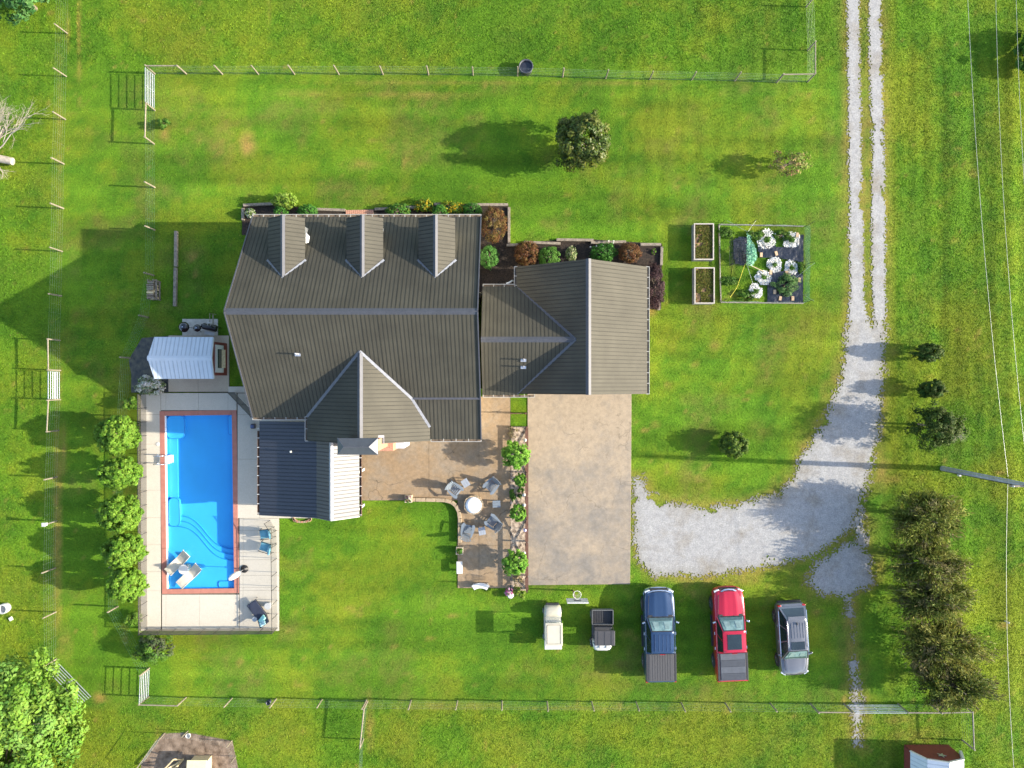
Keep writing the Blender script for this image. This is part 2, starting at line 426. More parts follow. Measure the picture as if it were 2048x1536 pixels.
HOUSEFP = [(-15.0, -1.6), (-15.0, 9.5), (-2.2, 9.5), (-2.2, 5.5), (0.6, 5.5), (0.6, 6.7), (7.8, 6.7), (7.8, -0.3), (-2.2, -0.3), (-2.2, -2.9), (-9.2, -7.9), (-15.0, -7.9)]
GRAVEL = [
    [(1692, -60), (1718, -60), (1719, 100), (1722, 300), (1727, 480), (1730, 620), (1745, 650), (1742, 480), (1744, 300), (1738, 100), (1735, -60), (1760, -60), (1764, 100), (1768, 300), (1771, 500), (1771, 640),
     (1766, 760), (1760, 860), (1748, 920), (1737, 965), (1718, 1010), (1706, 1055), (1690, 1072), (1655, 1092), (1600, 1122), (1520, 1138), (1400, 1152), (1310, 1152), (1272, 1118), (1265, 1040), (1266, 955),
     (1284, 958), (1300, 990), (1380, 1012), (1470, 1008), (1560, 985), (1590, 950), (1605, 905), (1636, 855), (1662, 810), (1684, 740), (1697, 640), (1700, 560), (1698, 400), (1696, 200)],
    [(1688, 1086), (1712, 1078), (1742, 1112), (1747, 1165), (1722, 1180), (1705, 1194), (1690, 1194), (1640, 1184), (1613, 1164), (1636, 1124)],
    [(1700, 1046), (1722, 1006), (1738, 1100), (1714, 1094)],
    [(1690, 1190), (1705, 1190), (1706, 1240), (1697, 1238)],
    [(1700, 1318), (1712, 1318), (1722, 1395), (1705, 1395)],
    [(1703, 1240), (1708, 1240), (1712, 1320), (1704, 1320)],
    [(1704, 1396), (1726, 1396), (1722, 1440), (1720, 1490), (1708, 1490)],
]

def gravel_sd(x, y):
    sd = np.full(x.shape, -99.0)
    for poly in GRAVEL:
        q = PX(poly); i = inpoly(x, y, q); d = segdist(x, y, q, True)
        sd = np.maximum(sd, np.where(i, d, -d))
    return sd
def gravel_keep(x, y):
    sd = gravel_sd(x, y)
    n = fbm(x, y, 1.4, 4, 201)
    patch = np.clip((fbm(x, y, 0.8, 3, 211) - 0.68) * 12, 0, 1) * np.exp(-np.maximum(sd, 0) / 0.9) * 1.0
    px = x * FPX / HCAM + 1024; py = 768 - y * FPX / HCAM
    track = (py < 640)
    k = sd + (n - 0.5) * np.where(track, .22, .6) - patch * np.where(track, .3, 1)
    thin = (py > 1235) & (py < 1322) & (px > 1680)
    k = np.where(thin, k - 0.22, k)
    return k, np.where(track, .13, .32)
def gravel_prob(x, y):
    k, s = gravel_keep(x, y)
    return np.clip(k / (2 * s) + .5, 0, 1) ** 1.3

# ------------------------------------------------------------------ ground sheet
def ground_axis(a):
    c = list(np.arange(-a, a + 0.001, 0.25))
    far = [a + 2, a + 8, a + 25, a + 70, a + 200, a + 600, a + 2000]
    return np.array([-f for f in far[::-1]] + c + far)
gx, gy = ground_axis(41.0), ground_axis(32.0)
GX, GY = np.meshgrid(gx, gy)
nx, ny = len(gx), len(gy)
vz = np.zeros(GX.size)
gv = np.stack([GX.ravel(), GY.ravel(), vz], 1)
POOLC = P(399.5, 1003.75); POOLR = R(0.78)
cxm = (GX[:-1, :-1] + GX[1:, 1:]) / 2; cym = (GY[:-1, :-1] + GY[1:, 1:]) / 2
ca, sa = math.cos(-POOLR), math.sin(-POOLR)
lx = (cxm - POOLC.x) * ca - (cym - POOLC.y) * sa; ly = (cxm - POOLC.x) * sa + (cym - POOLC.y) * ca
hole = (abs(lx) < 2.42) & (abs(ly) < 5.85)
idx = np.arange(nx * ny).reshape(ny, nx)
quads = np.stack([idx[:-1, :-1], idx[:-1, 1:], idx[1:, 1:], idx[1:, :-1]], -1)[~hole]
def np_mesh(name, verts, faces, mat, smooth=False):
    """faces: (n,k) int array"""
    me = bpy.data.meshes.new(name)
    k = faces.shape[1]
    me.vertices.add(len(verts)); me.vertices.foreach_set('co', np.ascontiguousarray(verts, dtype=np.float32).ravel())
    me.loops.add(faces.size); me.loops.foreach_set('vertex_index', np.ascontiguousarray(faces, dtype=np.int32).ravel())
    me.polygons.add(len(faces)); me.polygons.foreach_set('loop_start', np.arange(0, faces.size, k, dtype=np.int32))
    try: me.polygons.foreach_set('loop_total', np.full(len(faces), k, dtype=np.int32))
    except Exception: pass
    if smooth: me.polygons.foreach_set('use_smooth', np.ones(len(faces), bool))
    me.materials.append(mat); me.update(calc_edges=True)
    return me
def set_vcol(me, name, rgb):
    a = me.attributes.new(name, 'FLOAT_COLOR', 'POINT')
    c = np.ones((len(rgb), 4), np.float32); c[:, :3] = rgb
    a.data.foreach_set('color', c.ravel())

def ground_mat():
    mt = bpy.data.materials.new('turf'); mt.use_nodes = True
    nt = mt.node_tree; L = nt.links.new; b = nt.nodes['Principled BSDF']
    at = nt.nodes.new('ShaderNodeAttribute'); at.attribute_name = 'leafcol'
    g = nt.nodes.new('ShaderNodeNewGeometry')
    n = nt.nodes.new('ShaderNodeTexNoise'); n.inputs['Scale'].default_value = 9; n.inputs['Detail'].default_value = 6; L(g.outputs['Position'], n.inputs['Vector'])
    r = nt.nodes.new('ShaderNodeValToRGB'); r.color_ramp.elements[0].position = .3; r.color_ramp.elements[1].position = .7
    r.color_ramp.elements[0].color = (.7, .7, .7, 1); r.color_ramp.elements[1].color = (1.15, 1.15, 1.15, 1); L(n.outputs['Fac'], r.inputs[0])
    m = nt.nodes.new('ShaderNodeMix'); m.data_type = 'RGBA'; m.blend_type = 'MULTIPLY'; m.inputs['Factor'].default_value = 1
    L(at.outputs['Color'], m.inputs[6]); L(r.outputs[0], m.inputs[7]); L(m.outputs[2], b.inputs['Base Color'])
    b.inputs['Roughness'].default_value = .9; b.inputs['Specular IOR Level'].default_value = .1
    n2 = nt.nodes.new('ShaderNodeTexNoise'); n2.inputs['Scale'].default_value = 14; n2.inputs['Detail'].default_value = 5; L(g.outputs['Position'], n2.inputs['Vector'])
    bp = nt.nodes.new('ShaderNodeBump'); bp.inputs['Strength'].default_value = .8; bp.inputs['Distance'].default_value = .06
    L(n2.outputs['Fac'], bp.inputs['Height']); L(bp.outputs[0], b.inputs['Normal'])
    return mt
gm = np_mesh('ground', gv, quads, ground_mat())
gcol = grass_rgb(gv[:, 0], gv[:, 1]) * 0.84
far_v = (np.abs(gv[:, 0]) > 41.5) | (np.abs(gv[:, 1]) > 32.5)
gcol[far_v] = np.array([.105, .165, .013])
set_vcol(gm, 'leafcol', gcol)
ground = bpy.data.objects.new('ground', gm); COL.objects.link(ground); setp(ground, 'green grass-covered ground around the house', 'ground', kind='structure')

# ------------------------------------------------------------------ gravel drive (ragged cell sheet)
gs = 0.075
ax = np.arange(P(1255, 0).x, P(1785, 0).x, gs); ay = np.arange(P(0, 1500).y, 27.5, gs)
AX, AY = np.meshgrid(ax, ay)
keep = rng.uniform(size=(AX.shape[0] - 1, AX.shape[1] - 1)) < gravel_prob(AX[:-1, :-1] + gs / 2, AY[:-1, :-1] + gs / 2)
ii = np.arange(AX.size).reshape(AX.shape)
gq = np.stack([ii[:-1, :-1], ii[:-1, 1:], ii[1:, 1:], ii[1:, :-1]], -1)[keep]
used, inv = np.unique(gq.ravel(), return_inverse=True)
gpos = np.stack([AX.ravel()[used], AY.ravel()[used], np.zeros(len(used))], 1)
gpos[:, :2] += rng.normal(0, gs * 0.22, (len(used), 2))
gpos[:, 2] = 0.020 + rng.uniform(0, 0.006, len(used))
gravel_m = bpy.data.materials.new('limestone_gravel'); gravel_m.use_nodes = True
def _gm(mt):
    nt = mt.node_tree; L = nt.links.new; b = nt.nodes['Principled BSDF']; g = nt.nodes.new('ShaderNodeNewGeometry')
    def noise(sc, det, rg=.6):
        n = nt.nodes.new('ShaderNodeTexNoise'); n.inputs['Scale'].default_value = sc; n.inputs['Detail'].default_value = det; n.inputs['Roughness'].default_value = rg
        L(g.outputs['Position'], n.inputs['Vector']); return n.outputs['Fac']
    def ramp(s, a, bb, c0, c1):
        r = nt.nodes.new('ShaderNodeValToRGB'); r.color_ramp.elements[0].position = a; r.color_ramp.elements[1].position = bb
        r.color_ramp.elements[0].color = (*c0, 1); r.color_ramp.elements[1].color = (*c1, 1); L(s, r.inputs[0]); return r.outputs[0]
    def mix(t, f, a, bb):
        m = nt.nodes.new('ShaderNodeMix'); m.data_type = 'RGBA'; m.blend_type = t
        if isinstance(f, float): m.inputs['Factor'].default_value = f
        else: L(f, m.inputs['Factor'])
        L(a, m.inputs[6]); L(bb, m.inputs[7]); return m.outputs[2]
    c = ramp(noise(13, 5, .75), .32, .66, (.19, .186, .182), (.355, .35, .342))
    t = ramp(noise(.5, 6, .65), .50, .72, (1, 1, 1), (.74, .67, .57))
    c = mix('MULTIPLY', 1.0, c, t)
    t2 = ramp(noise(2.5, 5), .3, .7, (.82, .82, .83), (1.08, 1.08, 1.06))
    c = mix('MULTIPLY', 1.0, c, t2)
    at = nt.nodes.new('ShaderNodeAttribute'); at.attribute_name = 'dirt'
    soil = ramp(noise(6, 6, .7), .3, .7, (.085, .078, .030), (.20, .165, .09))
    c = mix('MIX', at.outputs['Fac'], c, soil)
    L(c, b.inputs['Base Color']); b.inputs['Roughness'].default_value = .9
    bp = nt.nodes.new('ShaderNodeBump'); bp.inputs['Strength'].default_value = .3; bp.inputs['Distance'].default_value = .02
    L(noise(26, 4), bp.inputs['Height']); L(bp.outputs[0], b.inputs['Normal'])
_gm(gravel_m)
grm = np_mesh('gravel_road', gpos, inv.reshape(-1, 4), gravel_m)
_k, _s = gravel_keep(gpos[:, 0], gpos[:, 1])
_a = grm.attributes.new('dirt', 'FLOAT', 'POINT'); _a.data.foreach_set('value', np.clip(np.exp(-(_k + .12) / np.where(_s < .2, .12, .30)) * rng.uniform(.4, 1.1, len(_k)), 0, .85).astype(np.float32))
o = bpy.data.objects.new('gravel_road', grm); COL.objects.link(o)
setp(o, 'pale grey gravel drive of two tracks widening beside the lawn', 'drive', kind='structure')

# ------------------------------------------------------------------ concrete
MAT['drive'] = concrete_mat('driveway_concrete', (0.315, 0.250, 0.175), (0.175, 0.160, 0.140), 0.45, fine=0.24, blotch=0.9, crack=0.35, wear=(-2.0, -9.0, 0.11))
MAT['patio'] = concrete_mat('tan_patio_concrete', (0.262, 0.185, 0.110), (0.235, 0.20, 0.155), 0.6, fine=0.30, blotch=0.9, crack=0.75)
MAT['deck'] = concrete_mat('pale_deck_concrete', (0.47, 0.43, 0.355), (0.43, 0.39, 0.325), 0.4, fine=0.05, blotch=0.5)
MAT['pad'] = concrete_mat('cabana_pad_concrete', (0.40, 0.335, 0.25), (0.355, 0.30, 0.225), 0.4, fine=0.07, blotch=0.5)

drive = MB().prism(PX(DRIVE), -0.1, 0.045).build('driveway', MAT['drive'], loc=P(1158, 980), bevel=0.015)
setp(drive, 'stained tan concrete driveway slab in front of the garage', 'driveway', kind='structure')

def slabs(parent, name, xs, ys, poly, mat, z0, z1, gap=0.012, cut=None):
    """concrete bays cut to an outline (photo pixels), each bay a piece of its own"""
    for i in range(len(xs) - 1):
        for j in range(len(ys) - 1):
            cell = [P(xs[i], ys[j]), P(xs[i + 1], ys[j]), P(xs[i + 1], ys[j + 1]), P(xs[i], ys[j + 1])]
            cx = sum(p.x for p in cell) / 4; cy = sum(p.y for p in cell) / 4
            cl = [(p.x + (gap if p.x < cx else -gap), p.y + (gap if p.y < cy else -gap)) for p in cell]
            if poly is not None and not inpoly(np.array([cx]), np.array([cy]), PX(poly))[0]: continue
            if cut and cut(i, j): continue
            MB().prism(cl, z0, z1).build(name, mat, parent)
MAT['joint'] = M('joint_grit', (0.10, 0.085, 0.06), 0.95, var=0.3, scale=12)
patio = MB().prism(PX(PATIO_A), -0.1, 0.022).build('patio', MAT['joint'], loc=P(900, 940))
setp(patio, 'tan concrete patio with cracks beside the back wall', 'patio', kind='structure')
slabs(patio, 'slab', [719.5, 858, 958, 1020.5], [880.5, 1000.5], None, MAT['patio'], 0, 0.045, 0.008)
slabs(patio, 'slab', [960.5, 1020.5], [793, 880.5], None, MAT['patio'], 0, 0.045, 0.008)
slabs(patio, 'slab', [915.5, 958, 1020.5], [1000.5, 1090, 1175.5], None, MAT['patio'], 0, 0.045, 0.008)

pad = MB().prism(PX(CABPAD), -0.1, 0.03).build('cabana_pavement', MAT['joint'], loc=P(398, 727))
setp(pad, 'tan concrete pad under the white roofed pool shed', 'pavement', kind='structure')
slabs(pad, 'slab', [337.5, 397, 458.5], [671, 783.5], None, MAT['pad'], 0, 0.06, 0.006)

# pool deck bays around the coping
deck = MB().prism(PX([(283, 787), (322, 787), (327, 1261), (283, 1261)]), -0.15, 0.05).build('pool_deck', MAT['joint'], loc=P(300, 1020))
setp(deck, 'pale concrete deck of large bays around the pool', 'deck', kind='structure')
MB().prism(PX([(474, 773), (648, 773), (648, 1036), (559, 1036), (559, 1261), (479, 1261)]), -0.15, 0.05).build('deck_bed', MAT['joint'], deck)
MB().prism(PX([(322, 787), (475, 784), (475, 824), (322, 826)]), -0.15, 0.05).build('deck_bed', MAT['joint'], deck)
MB().prism(PX([(326, 1184), (479, 1182), (479, 1261), (326, 1261)]), -0.15, 0.05).build('deck_bed', MAT['joint'], deck)
DX = [283, 323, 333, 398, 457, 477]
slabs(deck, 'slab', [283, 322.5], [787, 829, 888, 980, 1035, 1089, 1142, 1181, 1261], None, MAT['deck'], 0, 0.075, 0.006)
slabs(deck, 'slab', [323, 333, 398, 457, 474], [786, 820.5], None, MAT['deck'], 0, 0.075, 0.006)
slabs(deck, 'slab', [325, 333, 400, 471, 479], [1188.5, 1261], None, MAT['deck'], 0, 0.075, 0.006)
slabs(deck, 'slab', [457.5, 500, 648], [773, 785.5], None, MAT['deck'], 0, 0.075, 0.006)
slabs(deck, 'slab', [476, 520, 648], [786.5, 829, 918, 1009, 1036], None, MAT['deck'], 0, 0.075, 0.006)
slabs(deck, 'slab', [479.8, 487, 558.5], [1036.3, 1060, 1105, 1119, 1150, 1174, 1180, 1261], None, MAT['deck'], 0, 0.075, 0.006)

# beds
def bed(name, poly, mat, label, z=0.03, cat='bed'):
    c = PX(poly); loc = (sum(p[0] for p in c) / len(c), sum(p[1] for p in c) / len(c), 0)
    o = MB().prism(c, -0.05, z).build(name, mat, loc=loc)
    return setp(o, label, cat, kind='structure')
bed('mulch_bed', BED_W, MAT['mulch'], 'dark mulched flower bed at the northwest house corner', 0.04)
bed('mulch_bed', BED_E, MAT['mulch'], 'dark mulched shrub bed wrapping the house and garage', 0.035)
bed('planting_bed', STRIPBED, M('pebble_and_bark', (0.16, 0.105, 0.075), 0.95, var=0.6, scale=5, bump=1, bscale=16, col2=(0.56, 0.45, 0.34), detail=9), 'narrow pebble and bark bed between patio and driveway', 0.03)
bed('fabric_bed', FABRIC, M('black_weed_fabric', (0.022, 0.026, 0.036), 0.55, var=0.4, scale=3, bump=0.6, bscale=9, col2=(0.09, 0.08, 0.05)), 'black fabric covered bed beside the pool shed', 0.035)
bed('dirt_pen_floor', PENDIRT, MAT['dirt'], 'bare brown trampled soil of the animal pen', 0.02, 'dirt')
# ------------------------------------------------------------------ roofs made of ribbed metal panels
def clip_half(poly, a, b, c):
    """keep a*x+b*y<=c"""
    out = []; n = len(poly)
    for i in range(n):
        p, q = poly[i], poly[(i + 1) % n]
        dp, dq = a * p[0] + b * p[1] - c, a * q[0] + b * q[1] - c
        if dp <= 0: out.append(p)
        if (dp < 0) != (dq < 0) and abs(dp - dq) > 1e-12 and not (dp == 0 or dq == 0):
            t = dp / (dp - dq); out.append((p[0] + (q[0] - p[0]) * t, p[1] + (q[1] - p[1]) * t))
    return out
def strip(poly, u0, u1):
    q = clip_half(poly, 1, 0, u1)
    return clip_half(q, -1, 0, -u0) if len(q) > 2 else []
def area2(poly):
    return sum(poly[i][0] * poly[(i + 1) % len(poly)][1] - poly[(i + 1) % len(poly)][0] * poly[i][1] for i in range(len(poly))) / 2

def roof_slope(parent, pts, mat, name='roof_slope', pw=0.915, nrib=4, ribh=0.013, ribw=0.042, phase=0.0, deckmat=None):
    pts = [Vector(p) for p in pts]
    n = Vector((0, 0, 0))
    for i in range(len(pts)): n += pts[i].cross(pts[(i + 1) % len(pts)])
    n.normalize()
    if n.z < 0: n = -n; pts = pts[::-1]
    v = Vector((n.x, n.y, 0)).normalized(); v = (v - n * v.dot(n)).normalized()   # down the slope
    u = v.cross(n).normalized()
    o = pts[0].copy()
    P2 = [((p - o).dot(u), (p - o).dot(v)) for p in pts]
    if area2(P2) < 0: P2 = P2[::-1]
    W3 = lambda a, h: o + u * a[0] + v * a[1] + n * h
    def slab(mb, poly, h0, h1, m=0, bot=False):
        k = len(poly)
        vv = [W3(a, h0) for a in poly] + [W3(a, h1) for a in poly]
        f = [tuple(range(k, 2 * k))] if area2(poly) * (1 if u.cross(v).dot(n) > 0 else -1) > 0 else [tuple(range(2 * k - 1, k - 1, -1))]
        f += [(i, (i + 1) % k, k + (i + 1) % k, k + i) for i in range(k)]
        if bot: f.append(tuple(range(k - 1, -1, -1)))
        mb.add(vv, f, m)
    ribmat = {id(MAT['roof']): MAT['rib'], id(MAT['roof_new']): MAT['rib_new'], id(MAT['white_roof']): MAT['rib_white']}.get(id(mat), mat)  # each roof's ribs get a darker tone that paints in their side shadows
    d = MB(); slab(d, P2, -0.12, -0.004, bot=True)
    deck_o = d.build(name, deckmat or MAT['rib'], parent, fixn=True)
    us = [a[0] for a in P2]; u0, u1 = min(us), max(us)
    k0 = math.floor((u0 - phase) / pw)
    k = k0
    while phase + k * pw < u1 - 1e-4:
        a0 = max(u0, phase + k * pw); a1 = min(u1, phase + (k + 1) * pw)
        if a1 - a0 > 0.02:
            mb = MB()
            q = strip(P2, a0 + 0.002, a1 - 0.002)
            if len(q) > 2 and abs(area2(q)) > 0.01:
                slab(mb, q, 0.0, 0.012)
                for j in range(nrib):
                    c = phase + k * pw + (j + 0.0) * pw / nrib + 0.03
                    if c - ribw / 2 < a0 or c + ribw / 2 > a1: continue
                    rq = strip(P2, c - ribw / 2, c + ribw / 2)
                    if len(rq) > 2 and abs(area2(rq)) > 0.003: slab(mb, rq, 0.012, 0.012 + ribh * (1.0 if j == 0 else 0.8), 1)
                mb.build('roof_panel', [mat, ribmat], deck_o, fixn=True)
        k += 1
    return deck_o

def cap(parent, p, q, w=0.36, h=0.07, mat=None, name='ridge_cap', side=None, slope=0.69, lift=0.03):
    """bent metal cap along a ridge, hip or valley"""
    p, q = Vector(p), Vector(q)
    d = (q - p).normalized(); s = d.cross(Vector((0, 0, 1))).normalized()
    mb = MB()
    drop = w / 2 * slope
    for a in (-1, 1):
        e0 = p + s * a * w / 2 + Vector((0, 0, -drop)); e1 = q + s * a * w / 2 + Vector((0, 0, -drop))
        up = Vector((0, 0, lift + 0.02))
        mb.add([p + up, q + up, e1 + up, e0 + up, e0 + Vector((0, 0, lift - .02)), e1 + Vector((0, 0, lift - .02))], [(0, 1, 2, 3), (3, 2, 5, 4)])
    return mb.build(name, mat or MAT['ridge'], parent, fixn=True)

def valley(parent, p, q, w=0.16, mat=None, lift=0.05, name='valley_flashing'):
    mb = MB(); mb.beam(Vector(p) + Vector((0, 0, lift)), Vector(q) + Vector((0, 0, lift)), w, 0.025)
    return mb.build(name, mat or MAT['darkflash'], parent)

def gutter(parent, p, q, out, nh=None, w=0.13):
    """open white trough with hangers across it; out = unit vector away from the wall"""
    p, q, out = Vector(p), Vector(q), Vector(out).normalized()
    mb = MB(); up = Vector((0, 0, 1))
    mb.beam(p + out * w * 0.5 - up * 0.11, q + out * w * 0.5 - up * 0.11, w, 0.015, 1)
    mb.beam(p + out * w - up * 0.045, q + out * w - up * 0.045, 0.035, 0.13, 0)
    mb.beam(p + out * 0.01 - up * 0.06, q + out * 0.01 - up * 0.06, 0.015, 0.10, 1)
    g = mb.build('gutter', [MAT['gutter_lip'], MAT['gutter_in']], parent)
    L_ = (q - p).length; n = nh or max(2, int(L_ / 0.62))
    for i in range(n + 1):
        c = p.lerp(q, i / n)
        h = MB(); h.beam(c - out * 0.07 + up * 0.02, c + out * w + up * 0.02, 0.045, 0.02, up=(0, 0, 1))
        h.build('hanger', MAT['gutter_lip'], g)
    return g
MAT['gutter_lip'] = M('aged_white_gutter', (.34, .325, .29), .5, var=.12, scale=3)
MAT['gutter_in'] = M('dirty_gutter_lining', (0.16, 0.12, 0.085), 0.8, var=0.3, scale=6)

def wallbox(parent, poly, z0, z1, mat, name='wall', t=None):
    mb = MB(); n = len(poly)
    for i in range(n):
        a, b = poly[i], poly[(i + 1) % n]
        mb.add([(a[0], a[1], z0), (b[0], b[1], z0), (b[0], b[1], z1), (a[0], a[1], z1)], [(0, 1, 2, 3)])
    return mb.build(name, mat, parent)

# ------------------------------------------------------------------ house
XW, XE = -15.46, -1.85
ZR, ZE = 7.80, 3.62
YR, YN, YS = 3.91, 9.98, -2.0
SN, SS = (ZR - ZE) / (YN - YR), (ZR - ZE) / (YR - YS)
YB = -0.85; ZB = ZR - (YR - YB) * SS
house = thing('house', 'large house with brown ribbed metal roof, three dormers and attached garage', 'house', (-5, 2, 0))
# walls
wallbox(house, [(XW + .45, -1.55), (XE - .35, -1.55), (XE - .35, 9.5), (XW + .45, 9.5)], 0, 3.75, MAT['siding'], 'main_wall')
for sx in (XW + .45, XE - .35):
    MB().panel([(sx, 9.5, 3.75), (sx, -1.55, 3.75), (sx, YR, 7.5)], 0.05).build('gable_wall', MAT['siding'], house)
wallbox(house, [(-11.8, -3.05), (-5.2, -3.05), (-5.2, -1), (-11.8, -1)], 0, 3.72, MAT['siding'], 'wing_wall')
MB().panel([(-11.8, -3.05, 3.72), (-5.2, -3.05, 3.72), (-8.49, -3.05, 6.1)], 0.05).build('gable_wall', MAT['siding'], house)
wallbox(house, [(-5.2, -3.0), (-2.15, -3.0), (-2.15, -1.5), (-5.2, -1.5)], 0, 3.5, MAT['siding'], 'wing_wall')
wallbox(house, [(-2.2, -0.3), (0.6, -0.3), (0.6, 5.55), (-2.2, 5.55)], 0, 3.0, MAT['siding'], 'breezeway_wall')
wallbox(house, [(0.62, -0.25), (7.85, -0.25), (7.85, 6.75), (0.62, 6.75)], 0, 2.95, MAT['siding'], 'garage_wall')
for yy in (-0.25, 6.75):
    MB().panel([(0.62, yy, 2.95), (7.85, yy, 2.95), (4.35, yy, 5.4)], 0.05).build('gable_wall', MAT['siding'], house)
# main roof
roof_slope(house, [(XW, YN, ZE), (XE, YN, ZE), (XE, YR, ZR), (XW, YR, ZR)], MAT['roof'], phase=0.0)
roof_slope(house, [(XW, YR, ZR), (XE, YR, ZR), (XE, YB, ZB), (-10.9, YB, ZB), (-10.9, YS, ZE), (XW, YS, ZE)], MAT['roof'])
ZS2 = 3.42; YS2 = -3.32
roof_slope(house, [(-6.4, YB, ZB - .01), (XE, YB, ZB - .01), (XE, YS2, ZS2), (-6.4, YS2, ZS2)], MAT['roof'])
cap(house, (XW - .02, YR, ZR), (XE + .02, YR, ZR), 0.34)
valley(house, (-5.75, YB, ZB + .01), (XE, YB, ZB + .01), 0.12, MAT['darkflash'], name='slope_break_trim')
# rake trim on the gable edges
for x_, pp in ((XW, [(YN, ZE), (YR, ZR), (YS, ZE)]), (XE, [(YN, ZE), (YR, ZR), (YB, ZB), (YS2, ZS2)])):
    for (a, b) in zip(pp[:-1], pp[1:]):
        mb = MB(); mb.beam((x_, a[0], a[1] + .0), (x_, b[0], b[1] + .0), 0.06, 0.17); mb.build('rake_trim', MAT['ridge'], house)
gutter(house, (XW, YN, ZE), (XE, YN, ZE), (0, 1, 0))
gutter(house, (XW, YS, ZE), (-12.15, YS, ZE), (0, -1, 0))
gutter(house, (-4.85, YS2, ZS2), (XE, YS2, ZS2), (0, -1, 0))

# south wing
XR, ZWR, SW = -8.49, 6.33, 0.72
XWL, XWR, YWS = -12.2, -4.88, -3.39
zl, zr_ = ZWR - (XR - XWL) * SW, ZWR - (XWR - XR) * SW
def zmain(y): return ZR - (YR - y) * SS
yv = YR - (ZR - ZWR) / SS
yl = YR - (ZR - zl) / SS
xb = XR + (ZWR - ZB) / SW
yshed = YB - (ZB - zr_) / ((ZB - ZS2) / (YB - YS2))
roof_slope(house, [(XR, yv, ZWR), (XWL, yl, zl), (XWL, YWS, zl), (XR, YWS, ZWR)], MAT['roof'], phase=0.3)
roof_slope(house, [(XR, yv, ZWR), (XR, YWS, ZWR), (XWR, YWS, zr_), (XWR, yshed, zr_), (xb, YB, ZB)], MAT['roof'], phase=0.3)
cap(house, (XR, yv + .1, ZWR), (XR, YWS - .02, ZWR), 0.30)
valley(house, (XR, yv, ZWR), (XWL, yl, zl), 0.16, MAT['darkflash'])
valley(house, (XR, yv, ZWR), (xb, YB, ZB), 0.15, MAT['flash'])
valley(house, (xb, YB, ZB), (XWR, yshed, zr_), 0.15, MAT['flash'])
gutter(house, (XWL, YWS, zl), (XWL, yl, zl), (-1, 0, 0))
# garage
GXR, GZR, GZE, GYN, GYS, GXW, GXE = 4.35, 5.65, 2.92, 7.11, -0.60, 0.27, 8.19
roof_slope(house, [(GXR, GYS, GZR), (GXE, GYS, GZE), (GXE, GYN, GZE), (GXR, GYN, GZR)], MAT['roof'])
roof_slope(house, [(GXR, GYS, GZR), (GXR, GYN, GZR), (GXW, GYN, GZE), (GXW, GYS, GZE)], MAT['roof'])
cap(house, (GXR, GYN + .02, GZR), (GXR, GYS - .02, GZR), 0.30)
gutter(house, (GXE, GYS, GZE), (GXE, GYN, GZE), (1, 0, 0))
gutter(house, (GXW, GYN, GZE), (GXW, 5.98, GZE), (-1, 0, 0))
# breezeway
BYR, BZR, BYN, BYS, BZE = 2.56, 5.18, 5.92, -0.67, 2.92
SG = (GZR - GZE) / (GXR - GXW)
xm = GXR - (GZR - BZR) / SG
roof_slope(house, [(XE + .06, BYR, BZR), (xm, BYR, BZR), (GXW + .02, BYN, BZE), (XE + .06, BYN, BZE)], MAT['roof'])
roof_slope(house, [(XE + .06, BYR, BZR), (XE + .06, BYS, BZE), (GXW + .02, BYS, BZE), (xm, BYR, BZR)], MAT['roof'])
cap(house, (XE + .06, BYR, BZR), (xm + .1, BYR, BZR), 0.32)
valley(house, (xm, BYR, BZR), (GXW + .05, BYN - .05, BZE), 0.15, MAT['ridge'], name='valley_flashing')
valley(house, (xm, BYR, BZR), (GXW + .05, BYS + .05, BZE), 0.15, MAT['darkflash'])
gutter(house, (XE + .1, BYN, BZE), (GXW - .1, BYN, BZE), (0, 1, 0))
gutter(house, (XE + .1, BYS, BZE), (GXW + 1.1, BYS, BZE), (0, -1, 0))
mb = MB(); mb.tube([(-.35, 6.1, 2.85), (-.2, 6.14, 2.88), (0.02, 6.3, 2.7), (0.08, 6.35, 2.2)], 0.05, 8); mb.build('downspout', MAT['white'], house)
# dormers
DZR, DZE = 6.38, 5.64
for dx in (-12.8, -8.36, -4.27):
    hw = 1.04; yf = 9.42
    yvr = YR + (ZR - DZR) / SN; yve = YR + (ZR - DZE) / SN
    dm = MB()
    zf = lambda y: ZR - (y - YR) * SN
    wl, wr, wf = dx - hw + .22, dx + hw - .22, yf - .3
    for wx in (wl, wr):
        dm.add([(wx, wf, zf(wf) - .1), (wx, wf, DZE + .1), (wx, yve - .1, DZE + .1)], [(0, 1, 2)])
    dm.add([(wl, wf, zf(wf) - .2), (wr, wf, zf(wf) - .2), (wr, wf, DZE + .12), (dx, wf, DZR - .12), (wl, wf, DZE + .12)], [(0, 1, 2, 3, 4)])
    d = dm.build('dormer', MAT['siding'], house)
    w_ = MB().boxb(dx - .42, dx + .42, wf, wf + .03, 4.35, 5.5); wo = w_.build('dormer_window', MAT['white'], d)
    roof_slope(d, [(dx, yf, DZR), (dx, yvr, DZR), (dx - hw, yve, DZE), (dx - hw, yf, DZE)], MAT['roof'], name='dormer_roof', phase=0.15)
    roof_slope(d, [(dx, yf, DZR), (dx + hw, yf, DZE), (dx + hw, yve, DZE), (dx, yvr, DZR)], MAT['roof'], name='dormer_roof', phase=0.15)
    cap(d, (dx, yf + .02, DZR), (dx, yvr - .1, DZR), 0.25)
    valley(d, (dx, yvr - .08, DZR), (dx - hw - .06, yve, DZE - .02), 0.13, MAT['darkflash'])
    valley(d, (dx, yvr - .08, DZR), (dx + hw + .06, yve, DZE - .02), 0.13, MAT['flash'])
